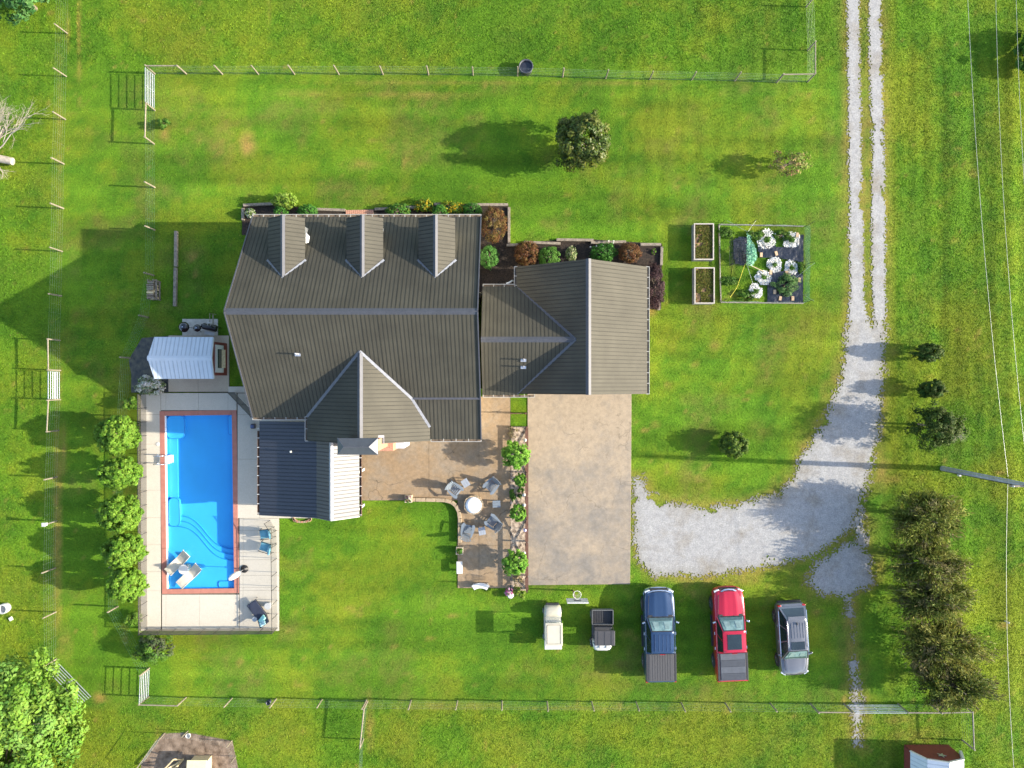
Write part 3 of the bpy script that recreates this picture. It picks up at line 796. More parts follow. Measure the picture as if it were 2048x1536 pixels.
mb = MB(); mb.add([(-11.82, 8.68, 5.20), (-11.66, 8.50, 5.05), (-11.70, 8.15, 5.10), (-11.82, 8.05, 5.30), (-11.84, 8.35, 4.8)], [(0, 3, 2, 1), (0, 1, 4), (1, 2, 4), (2, 3, 4)])
mb.build('vent_hood', MAT['white'], house)
# chimney
ch = MB().boxb(-9.30, -7.42, -3.72, -3.06, 0, 7.35).build('chimney', MAT['brick'], house)
MB().boxb(-9.5, -7.1, -4.0, -3.1, 0, 3.6).build('chimney_base', MAT['brick'], ch)
mb = MB(); b0 = [(-9.47, -3.84), (-7.28, -3.84), (-7.28, -2.94), (-9.47, -2.94)]
mb.add([(p[0], p[1], 7.45) for p in b0] + [(-9.05, -3.39, 7.78), (-7.72, -3.39, 7.78)] + [(p[0], p[1], 7.33) for p in b0],
       [(0, 1, 5, 4), (1, 2, 5), (2, 3, 4, 5), (3, 0, 4), (6, 7, 1, 0), (7, 8, 2, 1), (8, 9, 3, 2), (9, 6, 0, 3), (9, 8, 7, 6)])
cp = mb.build('chimney_cap', M('charcoal_sheet_metal', (0.075, 0.08, 0.088), .45, .4, var=.08, scale=3), ch)
for (a, b) in (((-9.47, -3.84, 7.45), (-9.05, -3.39, 7.78)), ((-9.47, -2.94, 7.45), (-9.05, -3.39, 7.78)), ((-7.28, -3.84, 7.45), (-7.72, -3.39, 7.78)), ((-7.28, -2.94, 7.45), (-7.72, -3.39, 7.78)), ((-9.05, -3.39, 7.78), (-7.72, -3.39, 7.78))):
    mb = MB(); mb.beam(a, b, .04, .03); mb.build('seam', MAT['darkflash'], ch)
mb = MB(); mb.beam((-8.55, -2.98, 6.05), (-7.30, -2.98, 5.55), .14, .06); mb.beam((-7.34, -2.95, 5.50), (-7.34, -3.40, 5.50), .12, .06); mb.build('chimney_flashing', MAT['flash'], ch)
mb = MB().boxb(-7.1, -6.62, -3.95, -3.35, 0.0, 2.5); mb.build('shoulder_box', M('pale_grey_meter_box', (.45, .48, .52), .5, .2), ch)
# plumbing vents
def vent(x, y, z, h, base=.16):
    v = MB().lathe([(.10, -.05), (.055, .05), (.045, .06), (.045, h), (.03, h)], 12, (x, y, z)).build('vent_pipe', MAT['flash'], house)
    MB().box((x, y, z + .03), (base * 2, base * 1.6, .02)).build('vent_collar', MAT['galv'], v)
q = P(596, 708, 6.2); vent(q.x, q.y, zmain(q.y), .55)
for yy in (719, 733):
    q = P(1047, yy, 4.6); z = BZR - (BYR - q.y) * (BZR - BZE) / (BYR - BYS); vent(q.x, q.y, z, .62)
# garage doors and back details
for cx in (2.45, 6.1):
    g = MB().boxb(cx - 1.35, cx + 1.35, -.31, -.26, 0.05, 2.25).build('garage_door', MAT['white'], house)
    for k in range(4): MB().boxb(cx - 1.33, cx + 1.33, -.33, -.311, .08 + k * .54, .58 + k * .54).build('door_panel', MAT['white'], g)
for (x0, x1, yy) in ((-14, -12.9, 9.52), (-11, -9.9, 9.52), (-7, -5.9, 9.52), (-4.6, -3.5, 9.52)):
    w = MB().boxb(x0, x1, yy, yy + .05, .9, 2.5).build('window', MAT['white'], house); MB().boxb(x0 + .08, x1 - .08, yy + .051, yy + .06, .98, 2.42).build('pane', MAT['glass'], w)
MB().boxb(-9.0, -7.9, 9.52, 9.58, 0.1, 2.3).build('front_door', MAT['wood_dark'], house)
# wall-hung air unit
ac = P(990, 795, 1.0)
mb = MB().boxb(ac.x - .48, ac.x + .48, -0.82, -.42, .2, 1.0); mb.build('air_unit', MAT['white'], house, bevel=.03)

# brick step in the front bed
st = MB().prism(PX([(692, 421), (748, 419), (748, 470), (692, 470)]), -.05, .10).build('brick_path', MAT['joint'], loc=P(720, 440))
setp(st, 'red brick front step between the two mulch beds', 'path', kind='structure')
for i in range(14):
    for j in range(3):
        a, b = P(692.6 + i * 3.95, 421 + j * 8.5), P(692.6 + i * 3.95 + 3.5, 421 + j * 8.5 + 8)
        MB().boxb(a.x, b.x, b.y, a.y, .1, .14).build('brick', MAT['brick'], st)

# ------------------------------------------------------------------ covered porch by the pool
porch = thing('covered_porch', 'dark charcoal metal porch roof between the pool deck and patio', 'porch', (-12, -5.3, 0))
PYS, PYN = -8.07, -2.3
pr, pe, pb, pw_ = (-10.70, 3.98), (-9.31, 2.72), (-11.80, 3.08), (-15.58, 2.15)
roof_slope(porch, [(pr[0], PYN - .9, pr[1]), (pr[0], PYS, pr[1]), (pe[0], PYS, pe[1]), (pe[0], PYN - .9, pe[1])], MAT['roof_new'], pw=.9, ribh=.022, ribw=.05)
roof_slope(porch, [(pr[0], PYN - .9, pr[1]), (pb[0], PYN - .9, pb[1]), (pb[0], PYS, pb[1]), (pr[0], PYS, pr[1])], MAT['roof_new'], pw=.9, ribh=.022, ribw=.05)
roof_slope(porch, [(pb[0], PYN, pb[1]), (pw_[0], PYN, pw_[1]), (pw_[0], PYS, pw_[1]), (pb[0], PYS, pb[1])], MAT['roof_new'], pw=.9, ribh=.022, ribw=.05)
cap(porch, (pr[0], PYN - .9, pr[1]), (pr[0], PYS - .03, pr[1]), .24, mat=MAT['flash'], slope=.8)
for a, b in ((pw_, pb), (pb, pr), (pr, pe)):
    mb = MB(); mb.beam((a[0], PYS, a[1]), (b[0], PYS, b[1]), .05, .14); mb.build('rake_trim', MAT['darkflash'], porch)
def dark_gutter(x, z, sx):
    mb = MB(); mb.boxb(min(x, x + sx * .14), max(x, x + sx * .14), PYS, PYN - .6, z - .14, z - .11); mb.boxb(min(x + sx * .12, x + sx * .15), max(x + sx * .12, x + sx * .15), PYS, PYN - .6, z - .11, z)
    g = mb.build('gutter', MAT['wood_dark'], porch)
    for i in range(10):
        yy = PYS + .1 + i * .58
        MB().boxb(min(x - sx * .03, x + sx * .15), max(x - sx * .03, x + sx * .15), yy - .02, yy + .02, z + .004, z + .02).build('hanger', MAT['white'], g)
dark_gutter(pe[0], pe[1] - .02, 1); dark_gutter(pw_[0], pw_[1] - .02, -1)
for (x, y) in ((-15.1, -7.8), (-15.1, -4.9), (-12.6, -7.8), (-9.6, -7.8), (-9.6, -5.5)):
    MB().boxb(x - .08, x + .08, y - .08, y + .08, .07, 2.0 if x < -15 else 2.5).build('post', MAT['white'], porch)
MB().boxb(-15.2, -9.55, -7.9, -7.75, 1.85, 2.04).build('beam', MAT['white'], porch)
mb = MB().lathe([(.05, 0), (.05, .12), (.08, .13), (.02, .2)], 10, (P(582, 903, 2.9).x, P(582, 903, 2.9).y, 2.86)); mb.build('vent_pipe', MAT['white'], porch)

# ------------------------------------------------------------------ pool shed (cabana)
cab = thing('pool_shed', 'small maroon pool shed with pale blue white metal roof', 'shed', (-20.0, 1.6, 0.06))
MAT['maroon'] = M('maroon_board', (0.15, 0.030, 0.022), .7, var=.2, scale=6)
wallbox(cab, [(-21.6, .55), (-18.42, .55), (-18.42, 2.62), (-21.6, 2.62)], .06, 2.72, MAT['maroon'])
zE, zR = 2.70, 3.14
roof_slope(cab, [(-21.8, 2.86, zE), (-21.99, 1.56, zR), (-18.12, 1.56, zR), (-18.19, 2.86, zE)], MAT['white_roof'], pw=.76, nrib=3, ribh=.02, deckmat=MAT['white'])
roof_slope(cab, [(-21.99, 1.56, zR), (-21.8, .32, zE), (-18.17, .32, zE), (-18.12, 1.56, zR)], MAT['white_roof'], pw=.76, nrib=3, ribh=.02, deckmat=MAT['white'])
cap(cab, (-22.0, 1.56, zR), (-18.1, 1.56, zR), .30, slope=.33, mat=MAT['white_roof'])
w = MB().boxb(-18.42, -18.36, .72, 2.44, .75, 1.95).build('window', MAT['white'], cab)
MB().boxb(-18.36, -18.345, 1.0, 2.18, 1.1, 1.68).build('pane', MAT['glass'], w)
MB().boxb(-18.36, -18.15, 1.02, 2.16, .98, 1.06).build('serving_ledge', MAT['wood_tan'], cab)

# ------------------------------------------------------------------ little gambrel coop at the bottom right
coop = thing('gambrel_coop', 'small dark red gambrel coop with white metal roof and star', 'coop', (26.8, -25, 0))
yN, yS_ = -23.34, -27.2
gp = [(25.2, 1.06), (25.69, 2.05), (26.82, 2.42), (27.95, 2.05), (28.4, 1.06)]
MB().panel([(25.38, yN, 0), (25.38, yN, 1.1), (25.75, yN, 2.0), (26.82, yN, 2.35), (27.88, yN, 2.0), (28.23, yN, 1.1), (28.23, yN, 0)], -.04).build('gable_wall', MAT['maroon'], coop, fixn=True)
wallbox(coop, [(25.38, yS_), (28.23, yS_), (28.23, yN - .08), (25.38, yN - .08)], 0, 1.1, MAT['maroon'])
for a, b in zip(gp[:-1], gp[1:]):
    roof_slope(coop, [(a[0], yN + .1, a[1]), (a[0], yS_, a[1]), (b[0], yS_, b[1]), (b[0], yN + .1, b[1])], MAT['white_roof'], pw=.8, nrib=3, ribh=.015, deckmat=MAT['white'])
    mb = MB(); mb.beam((a[0], yN + .12, a[1] - .03), (b[0], yN + .12, b[1] - .03), .05, .14); mb.build('rake_trim', MAT['white'], coop)
st_ = []
for k in range(10):
    r_ = .28 if k % 2 == 0 else .11; t = math.pi / 2 + k * math.pi / 5
    st_.append((26.95 + r_ * math.cos(t), yN + .05, 1.45 + r_ * math.sin(t)))
MB().panel(st_[::-1], .03).build('barn_star', MAT['galv'], coop, fixn=True)
# ------------------------------------------------------------------ swimming pool
pool = thing('swimming_pool', 'long rectangular blue pool with terracotta coping and curved shelf steps', 'pool', (POOLC.x, POOLC.y, 0), POOLR)
PW, PL, CW = 2.49, 5.915, 0.315           # half outer width, half outer length, coping width
IW, IL = PW - CW, PL - CW
MAT['coping'] = M('terracotta_coping', (0.36, 0.145, 0.105), .75, var=.10, scale=3, bump=.1)
MAT['shell'] = M('blue_gelcoat', (0.050, 0.38, 0.76), .35, var=.05, scale=.7)
MAT['shell_edge'] = M('blue_gelcoat_step_edge', (0.015, 0.22, 0.58), .35, var=.05, scale=.7)
MAT['poolwhite'] = M('white_pool_lip', (.75, .77, .78), .4, var=.04)
# coping in lengths
def coping(x0, x1, y0, y1):
    MB().boxb(x0 + .004, x1 - .004, y0 + .004, y1 - .004, .0, .085).build('coping', MAT['coping'], pool, world=False, bevel=.01)
for k in range(4):
    a, b = -PL + k * PL / 2, -PL + (k + 1) * PL / 2
    coping(-PW, -IW, a, b); coping(IW, PW, a, b)
for k in range(2):
    coping(-IW + k * IW, -IW + (k + 1) * IW, IL, PL); coping(-IW + k * IW, -IW + (k + 1) * IW, -PL, -IL)
ZD, ZSH = -0.46, -0.15        # deep floor, sun shelf
sh = MB()
sh.add([(-IW, -IL, 0), (IW, -IL, 0), (IW, IL, 0), (-IW, IL, 0), (-IW, -IL, ZD), (IW, -IL, ZD), (IW, IL, ZD), (-IW, IL, ZD)],
       [(4, 5, 6, 7), (0, 4, 7, 3), (1, 2, 6, 5), (0, 1, 5, 4), (3, 7, 6, 2)])
shell = sh.build('basin', MAT['shell'], pool, world=False)
MB().boxb(-IW, -IW + .03, -IL, IL, -.15, .04).build('lip', MAT['poolwhite'], shell, world=False)
# curved shelf and steps: S-curve across the pool
def scurve(off, z, name):
    top = []
    for k in range(25):
        t = k / 24; x = -IW + .25 + t * (2 * IW - .25)
        s_ = 1 / (1 + math.exp(-(t - .52) * 9))
        y = -1.55 + off - 2.35 * s_
        top.append((x, y))
    if off == 0: top = [(-IW + .02, top[0][1])] + top
    poly = [(-IW, -IL), (IW, -IL)] + top[::-1] + ([(-IW, top[0][1])] if off == 0 else [(-IW, top[0][1])])
    st = MB().prism(poly, ZD + .01, z).build(name, MAT['shell'], shell, world=False)
    mb = MB(); mb.tube([(p[0], p[1], z + .002) for p in top], .028, 5); mb.build('step_edge', MAT['shell_edge'], st, world=False)
scurve(0.0, ZSH, 'sun_shelf'); scurve(.36, -.23, 'step'); scurve(.68, -.32, 'step')
# side seat, corner benches
def bench(x0, x1, y0, y1, z, r=.25):
    poly = []
    for (cx, cy, a0) in ((x1 - r, y0 + r, -90), (x1 - r, y1 - r, 0), (x0 + r, y1 - r, 90), (x0 + r, y0 + r, 180)):
        for k in range(5): t = R(a0 + k * 22.5); poly.append((cx + r * math.cos(t), cy + r * math.sin(t)))
    b = MB().prism(poly, ZD + .01, z).build('bench', MAT['shell'], shell, world=False)
    mb = MB(); mb.tube([(p[0], p[1], z) for p in poly] + [(poly[0][0], poly[0][1], z)], .022, 5); mb.build('step_edge', MAT['shell_edge'], b, world=False)
bench(-IW + .1, -IW + .8, -1.6, .25, -.14, .3)
bench(-IW + .02, -IW + 1.15, IL - 1.5, IL - .02, -.22, .3)
bench(IW - .35, IW - .02, IL - 1.3, IL - .02, -.2, .15)
MB().boxb(-IW + .02, -IW + .62, .25, IL - 1.5, ZD, -.33).build('side_ledge', MAT['shell'], shell, world=False)
bench(IW - 1.05, IW - .02, -IL + .02, -IL + .42, -.11, .12)
# water
wm = bpy.data.materials.new('pool_water'); wm.use_nodes = True
def _wm(nt):
    L = nt.links.new; out = nt.nodes['Material Output']; nt.nodes.remove(nt.nodes['Principled BSDF'])
    t = nt.nodes.new('ShaderNodeBsdfTransparent'); t.inputs[0].default_value = (.80, .955, .99, 1)
    g = nt.nodes.new('ShaderNodeBsdfGlossy'); g.inputs['Roughness'].default_value = .03
    lw = nt.nodes.new('ShaderNodeLayerWeight'); lw.inputs[0].default_value = .5; pw = nt.nodes.new('ShaderNodeMath'); pw.operation = 'POWER'; pw.inputs[1].default_value = 5; L(lw.outputs['Facing'], pw.inputs[0]); f = nt.nodes.new('ShaderNodeMath'); f.operation = 'MULTIPLY_ADD'; f.inputs[1].default_value = .98; f.inputs[2].default_value = .02; L(pw.outputs[0], f.inputs[0])
    m = nt.nodes.new('ShaderNodeMixShader'); L(f.outputs[0], m.inputs[0]); L(t.outputs[0], m.inputs[1]); L(g.outputs[0], m.inputs[2]); L(m.outputs[0], out.inputs[0])
    geo = nt.nodes.new('ShaderNodeNewGeometry'); n = nt.nodes.new('ShaderNodeTexNoise'); n.inputs['Scale'].default_value = 1.6; n.inputs['Detail'].default_value = 3; L(geo.outputs['Position'], n.inputs['Vector'])
    b = nt.nodes.new('ShaderNodeBump'); b.inputs['Strength'].default_value = .12; b.inputs['Distance'].default_value = .05; L(n.outputs['Fac'], b.inputs['Height']); L(b.outputs[0], g.inputs['Normal'])
_wm(wm.node_tree)
mb = MB(); mb.add([(-IW + .03, -IL + .002, -.06), (IW - .002, -IL + .002, -.06), (IW - .002, IL - .002, -.06), (-IW + .03, IL - .002, -.06)], [(0, 1, 2, 3)])
mb.build('water', wm, pool, world=False)

def loc_pool(px, py, z=0):
    """photo pixel to pool frame"""
    w = P(px, py, z) - Vector((POOLC.x, POOLC.y, 0))
    c, s = math.cos(-POOLR), math.sin(-POOLR)
    return Vector((w.x * c - w.y * s, w.x * s + w.y * c, z))

# pool ladder with white tread
q = P(338, 918)
lad = thing('pool_ladder', 'chrome pool ladder with white top step on the west side', 'ladder', (P(320, 918).x, P(320, 918).y, .075))
for dy in (-.27, .27):
    x0 = P(316, 0).x - lad.location.x
    mb = MB(); mb.tube([(x0, dy, 0), (x0, dy, .55), (x0 + .12, dy, .78), (x0 + .55, dy, .80), (x0 + .75, dy, .62), (x0 + .78, dy, -.6)], .022, 8); mb.build('rail', MAT['chrome'], lad, world=False)
    MB().lathe([(.06, 0), (.06, .02), (.03, .03)], 12, (x0, dy, 0)).build('flange', MAT['chrome'], lad, world=False)
for z in (.05, -.25, -.5):
    MB().box((x0 + .80, 0, z), (.26, .50, .04)).build('step', MAT['poolwhite'], lad, world=False, bevel=.01)
mb = MB().box((x0 + .80, 0, .36), (.30, .54, .05)); mb.build('seat_step', MAT['white'], lad, world=False, bevel=.015)

# in-pool loungers
MAT['resin'] = M('tan_resin', (.56, .50, .40), .55, var=.10, scale=5)
def chaise(name, label, px0, px1, w, group=None):
    a, b = P(*px0, .1), P(*px1, .1)
    d = b - a; L_ = math.hypot(d.x, d.y); ang = math.atan2(d.y, d.x)
    t = thing(name, label, 'lounger', ((a.x + b.x) / 2, (a.y + b.y) / 2, ZSH), ang, group)
    prof = lambda s: .34 + .10 * math.sin((s + .1) * math.pi * 1.55) + max(0, s - .55) * 1.15
    n = 26
    secs_l = []
    for k in range(n):
        s0, s1 = k / n, (k + .82) / n
        x0, x1 = -L_ / 2 + s0 * L_, -L_ / 2 + s1 * L_
        mb = MB(); z0, z1 = prof(s0), prof(s1)
        mb.add([(x0, -w / 2, z0), (x1, -w / 2, z1), (x1, w / 2, z1), (x0, w / 2, z0), (x0, -w / 2, z0 - .04), (x1, -w / 2, z1 - .04), (x1, w / 2, z1 - .04), (x0, w / 2, z0 - .04)],
               [(0, 1, 2, 3), (4, 7, 6, 5), (0, 4, 5, 1), (2, 6, 7, 3), (1, 5, 6, 2), (0, 3, 7, 4)])
        mb.build('slat', MAT['resin'], t, world=False)
    for sy in (-1, 1):
        mb = MB()
        sec = []
        for k in range(17):
            s = k / 16; x = -L_ / 2 + s * L_; z = prof(s)
            sec.append([(x, sy * (w / 2 + .005), z + .02), (x, sy * (w / 2 + .04), z + .02), (x, sy * (w / 2 + .04), z - .1), (x, sy * (w / 2 + .005), z - .1)])
        mb.loft(sec, smooth=False); mb.build('side_rail', MAT['resin'], t, world=False, fixn=True)
    for sx in (-.35, .3):
        mb = MB().box((sx * L_, 0, .14), (.08, w * .8, .28)); mb.build('leg', MAT['resin'], t, world=False)
    return t
chaise('pool_lounger', 'tan slatted lounger in the pool nearest the west coping', (337, 1144), (380, 1103), .52)
chaise('pool_lounger', 'tan slatted lounger in the pool on the open water side', (360, 1170), (404, 1129), .52)
q = P(370, 1137, .3)
t = thing('pool_table', 'round white side table between the two pool loungers', 'table', (q.x, q.y, ZSH))
MB().lathe([(.30, .66), (.315, .68), (.315, .70), (.30, .71)], 28).build('table_top', MAT['white'], t, world=False)
MB().lathe([(.20, 0), (.20, .02), (.07, .10), (.06, .66)], 16).build('pedestal', MAT['white'], t, world=False)

# folded umbrella on a dark base
q = P(490, 1137)
t = thing('folded_umbrella', 'closed white umbrella on dark round base east of the pool', 'umbrella', (q.x, q.y, .075))
MB().lathe([(.25, 0), (.25, .05), (.06, .09), (.05, .35)], 24).build('base', MAT['black'], t, world=False)
mb = MB(); mb.tube([(0, 0, .05), (0, 0, 2.45)], .022, 8); mb.build('pole', MAT['galv'], t, world=False)
mb = MB()
secs = []
for k in range(9):
    s = k / 8; z = .95 + s * 1.5; r_ = .05 + .11 * math.sin(math.pi * min(1, (1 - s) * .9 + .05)) + .03 * (1 - s)
    secs.append([(r_ * (1 + .25 * (j % 2)) * math.cos(2 * math.pi * j / 12), r_ * (1 + .25 * (j % 2)) * math.sin(2 * math.pi * j / 12), z) for j in range(12)])
mb.loft(secs, smooth=True); mb.build('canopy', MAT['white'], t, world=False)
MB().lathe([(.035, 2.44), (.02, 2.52)], 8).build('finial', MAT['galv'], t, world=False)

# teal deck chairs
MAT['teal'] = M('teal_cushion', (.13, .32, .38), .8, var=.18, scale=5, bump=.2)
MAT['teal_print'] = M('teal_print_pillow', (.05, .30, .42), .8, var=.5, scale=9, col2=(.50, .70, .68))
MAT['darkframe'] = M('bronze_frame', (.05, .045, .04), .45, .5)
def deck_chair(label, px, py, ang):
    q = P(px, py, .4)
    t = thing('deck_chair', label, 'chair', (q.x, q.y, .075), ang, 'teal deck chairs on the pool deck')
    # local: +x is forward
    MB().box((.10, 0, .42), (.62, .56, .12)).build('seat_cushion', MAT['teal'], t, world=False, bevel=.04)
    MB().box((-.30, 0, .72), (.13, .54, .60), ry=-.35).build('back_cushion', MAT['teal'], t, world=False, bevel=.04)
    MB().box((-.22, 0, .62), (.10, .34, .26), ry=-.45).build('pillow', MAT['teal_print'], t, world=False, bevel=.04)
    for sy in (-.31, .31):
        mb = MB(); mb.tube([(-.42, sy, .0), (-.36, sy, .62), (.38, sy, .62), (.40, sy, 0)], .02, 6); mb.build('arm_frame', MAT['darkframe'], t, world=False)
    mb = MB(); mb.tube([(-.32, -.31, .4), (-.32, .31, .4)], .016, 6); mb.tube([(.38, -.31, .4), (.38, .31, .4)], .016, 6); mb.build('cross_bar', MAT['darkframe'], t, world=False)
deck_chair('teal cushioned deck chair nearer the porch, at the mesh fence', 534, 1067, R(188))
deck_chair('teal cushioned deck chair farther from the porch, at the mesh fence', 534, 1094, R(163))

# navy chaise with pillows
a = P(505, 1208, .4); b = P(532, 1244, .4); d = b - a
t = thing('chaise_lounge', 'navy chaise lounge with teal pillow at the deck corner', 'lounger', ((a.x + b.x) / 2, (a.y + b.y) / 2, .075), math.atan2(d.y, d.x))
MAT['navy'] = M('navy_canvas', (.022, .028, .05), .75, var=.2, scale=6)
MB().box((-.28, 0, .36), (1.15, .66, .09)).build('seat_cushion', MAT['navy'], t, world=False, bevel=.03)
MB().box((.55, 0, .56), (.62, .66, .09), ry=-.62).build('back_cushion', MAT['navy'], t, world=False, bevel=.03)
MB().box((.42, .04, .60), (.34, .52, .12), ry=-.62, rz=.25).build('pillow', M('aqua_pillow', (.32, .62, .56), .8, var=.15), t, world=False, bevel=.05)
MB().box((.64, -.02, .78), (.30, .40, .12), ry=-.62, rz=-.15).build('pillow', MAT['teal_print'], t, world=False, bevel=.05)
for sy in (-.35, .35):
    mb = MB(); mb.tube([(-.88, sy, .0), (-.86, sy, .33), (.3, sy, .33), (.8, sy, .72)], .02, 6); mb.tube([(.35, sy, .33), (.4, sy, 0)], .02, 6); mb.build('frame_rail', MAT['darkframe'], t, world=False)
def drum(label, px, py, r, h, mat):
    q = P(px, py, h)
    t = thing('side_table', label, 'table', (q.x, q.y, .075), 0)
    MB().lathe([(r * .8, 0), (r * .72, h * .5), (r * .8, h - .04)], 18).build('base', mat, t, world=False)
    MB().lathe([(r, h - .04), (r, h), (r * .97, h + .01)], 22).build('table_top', mat, t, world=False)
MAT['palegrey'] = M('pale_grey_resin', (.42, .42, .40), .6, var=.08)
drum('large pale grey drum table behind the navy chaise', 536, 1212, .22, .45, MAT['palegrey'])
drum('small grey drum table in front of the navy chaise', 510, 1238, .16, .42, M('mid_grey_resin', (.33, .35, .36), .6))
# rinse shower by the porch
q = P(509, 852); t = thing('garden_hose_reel', 'small blue hose reel standing by the porch corner', 'hose reel', (q.x, q.y, .075))
MB().lathe([(.13, .10), (.13, .30)], 18, axis='Y', c=(0, -.2, .3)).build('reel', M('blue_plastic', (.06, .09, .20), .5), t, world=False)
MB().box((0, 0, .15), (.2, .3, .3)).build('stand', MAT['black'], t, world=False)
# skimmer lids
for lab, px, py in (('white skimmer lid beside the west coping', 317, 888),):
    q = P(px, py); MB().lathe([(.12, .075), (.12, .09), (.10, .095)], 20).build('skimmer_lid', MAT['white'], loc=(q.x, q.y, 0), world=False, label=lab, cat='lid')

# ------------------------------------------------------------------ mesh pool fence
MAT['screen'] = see_through('black_screen_mesh', (.10, .09, .075), .24)
def mesh_fence(label, pts, h=1.12, z0=.06, gap=.92, weave=.24):
    scr = see_through('screen_mesh_%d' % int(weave * 100), (.10, .09, .075), weave)
    ws = [P(*p) for p in pts]
    c = sum(ws, Vector((0, 0, 0))) / len(ws)
    t = thing('mesh_fence', label, 'fence', (c.x, c.y, z0), 0, 'mesh fence around the pool deck')
    for a, b in zip(ws[:-1], ws[1:]):
        n = max(1, round((b - a).length / gap))
        for i in range(n + 1):
            p = a.lerp(b, i / n)
            mb = MB(); mb.tube([(p.x, p.y, z0), (p.x + random.uniform(-.02, .02), p.y + random.uniform(-.02, .02), z0 + h + .05)], .018, 6); mb.build('post', MAT['black'], t)
            if i < n:
                p2 = a.lerp(b, (i + 1) / n)
                mb = MB(); mb.add([(p.x, p.y, z0 + .03), (p2.x, p2.y, z0 + .03), (p2.x, p2.y, z0 + h), (p.x, p.y, z0 + h)], [(0, 1, 2, 3)])
                sc_ = mb.build('screen', scr, t)
                mb = MB(); mb.beam((p.x, p.y, z0 + h), (p2.x, p2.y, z0 + h), .025, .03); mb.build('binding', MAT['black'], sc_)
mesh_fence('dark mesh pool fence along the west deck edge by the shrubs', [(294, 788), (296, 1257)], weave=.45)
mesh_fence('dark mesh pool fence along the south deck edge', [(296, 1257), (556, 1255)], weave=.72)
mesh_fence('dark mesh pool fence from deck corner up to the porch', [(556, 1255), (554, 1060), (541, 1040)])
mesh_fence('short dark mesh pool fence between pool shed and house corner', [(470, 785), (515, 832)], weave=.8)
# ------------------------------------------------------------------ low stone kerb round the lawn corner
kerb = thing('stone_kerb', 'low tan block kerb curving round the lawn beside the patio', 'kerb', (P(905, 1010).x, P(905, 1010).y, 0))
kp = [(812, 998.5), (832, 998.5), (852, 998.5), (872, 999), (890, 999.5), (903, 1003), (912, 1010), (918, 1022), (920, 1036), (920, 1052), (920, 1068), (920, 1084)]
for a, b in zip(kp[:-1], kp[1:]):
    pa, pb_ = P(*a), P(*b); d = (pb_ - pa).normalized() * .012
    mb = MB(); mb.beam((pa + d) + Vector((0, 0, .13)), (pb_ - d) + Vector((0, 0, .13)), .24, .26); mb.build('block', MAT['stone'], kerb, bevel=.02)
# ------------------------------------------------------------------ fire pit
q = P(947, 1010, .35)
fp = thing('fire_pit', 'round stone fire pit with flat white metal lid', 'fire pit', (q.x, q.y, .045))
for row in range(3):
    for k in range(22):
        t0 = 2 * math.pi * (k + .5 * (row % 2)) / 22; t1 = t0 + 2 * math.pi / 22 * .93
        ri, ro = .47 + random.uniform(-.01, .01), .62 + random.uniform(-.02, .015)
        mb = MB().prism([(ri * math.cos(t0), ri * math.sin(t0)), (ro * math.cos(t0), ro * math.sin(t0)), (ro * math.cos(t1), ro * math.sin(t1)), (ri * math.cos(t1), ri * math.sin(t1))], row * .13 + .003, row * .13 + .125)
        mb.build('stone', MAT['stone'] if (k * 7 + row) % 3 else MAT['wood_pale'], fp, world=False)
lid = MB().lathe([(.51, .40), (.51, .415), (.30, .43), (.02, .438)], 40).build('lid', M('white_enamel_lid', (.72, .73, .75), .4, var=.04), fp, world=False)
mb = MB(); mb.tube([(-.05, 0, .44), (-.05, 0, .48), (.05, 0.02, .48), (.05, .02, .44)], .012, 6); mb.build('handle', MAT['galv'], lid, world=False)

# ------------------------------------------------------------------ adirondack chairs
MAT['adi'] = M('blue_grey_poly_lumber', (.145, .172, .20), .55, var=.10, scale=6)
def adirondack(label, px, py, ang):
    q = P(px, py, .45)
    t = thing('adirondack_chair', label, 'chair', (q.x, q.y, .045), ang, 'adirondack chairs around the fire pit')
    for k in range(5):                                   # seat slats, +x is forward
        MB().box((.30 - k * .115, 0, .37 - k * .028), (.10, .50, .022), ry=.24).build('seat_slat', MAT['adi'], t, world=False)
    for k in range(7):
        o = (k - 3) / 3; h = .88 - .16 * o * o
        bx, tx = -.24, -.24 - h * .38
        by, ty = o * .20, o * .33
        w0, w1 = .062, .085
        mb = MB(); mb.add([(bx, by - w0 / 2, .26), (bx, by + w0 / 2, .26), (tx, ty + w1 / 2, .26 + h * .86), (tx, ty - w1 / 2, .26 + h * .86),
                           (bx - .022, by - w0 / 2, .25), (bx - .022, by + w0 / 2, .25), (tx - .022, ty + w1 / 2, .25 + h * .86), (tx - .022, ty - w1 / 2, .25 + h * .86)],
                          [(0, 1, 2, 3), (7, 6, 5, 4), (0, 4, 5, 1), (1, 5, 6, 2), (2, 6, 7, 3), (3, 7, 4, 0)])
        mb.build('back_slat', MAT['adi'], t, world=False)
    for sy in (-1, 1):
        MB().prism([(.42, sy * .24), (.46, sy * .36), (.30, sy * .45), (-.05, sy * .42), (-.36, sy * .36), (-.36, sy * .28), (-.05, sy * .28)], .535, .56).build('armrest', MAT['adi'], t, world=False)
        MB().box((.34, sy * .30, .27), (.10, .028, .54)).build('leg', MAT['adi'], t, world=False)
        mb = MB(); mb.beam((.40, sy * .265, .36), (-.58, sy * .265, .06), .028, .12); mb.build('leg', MAT['adi'], t, world=False)
    mb = MB().box((-.36, 0, .50), (.03, .66, .07)); mb.build('back_rail', MAT['adi'], t, world=False)
pit = (947, 1010)
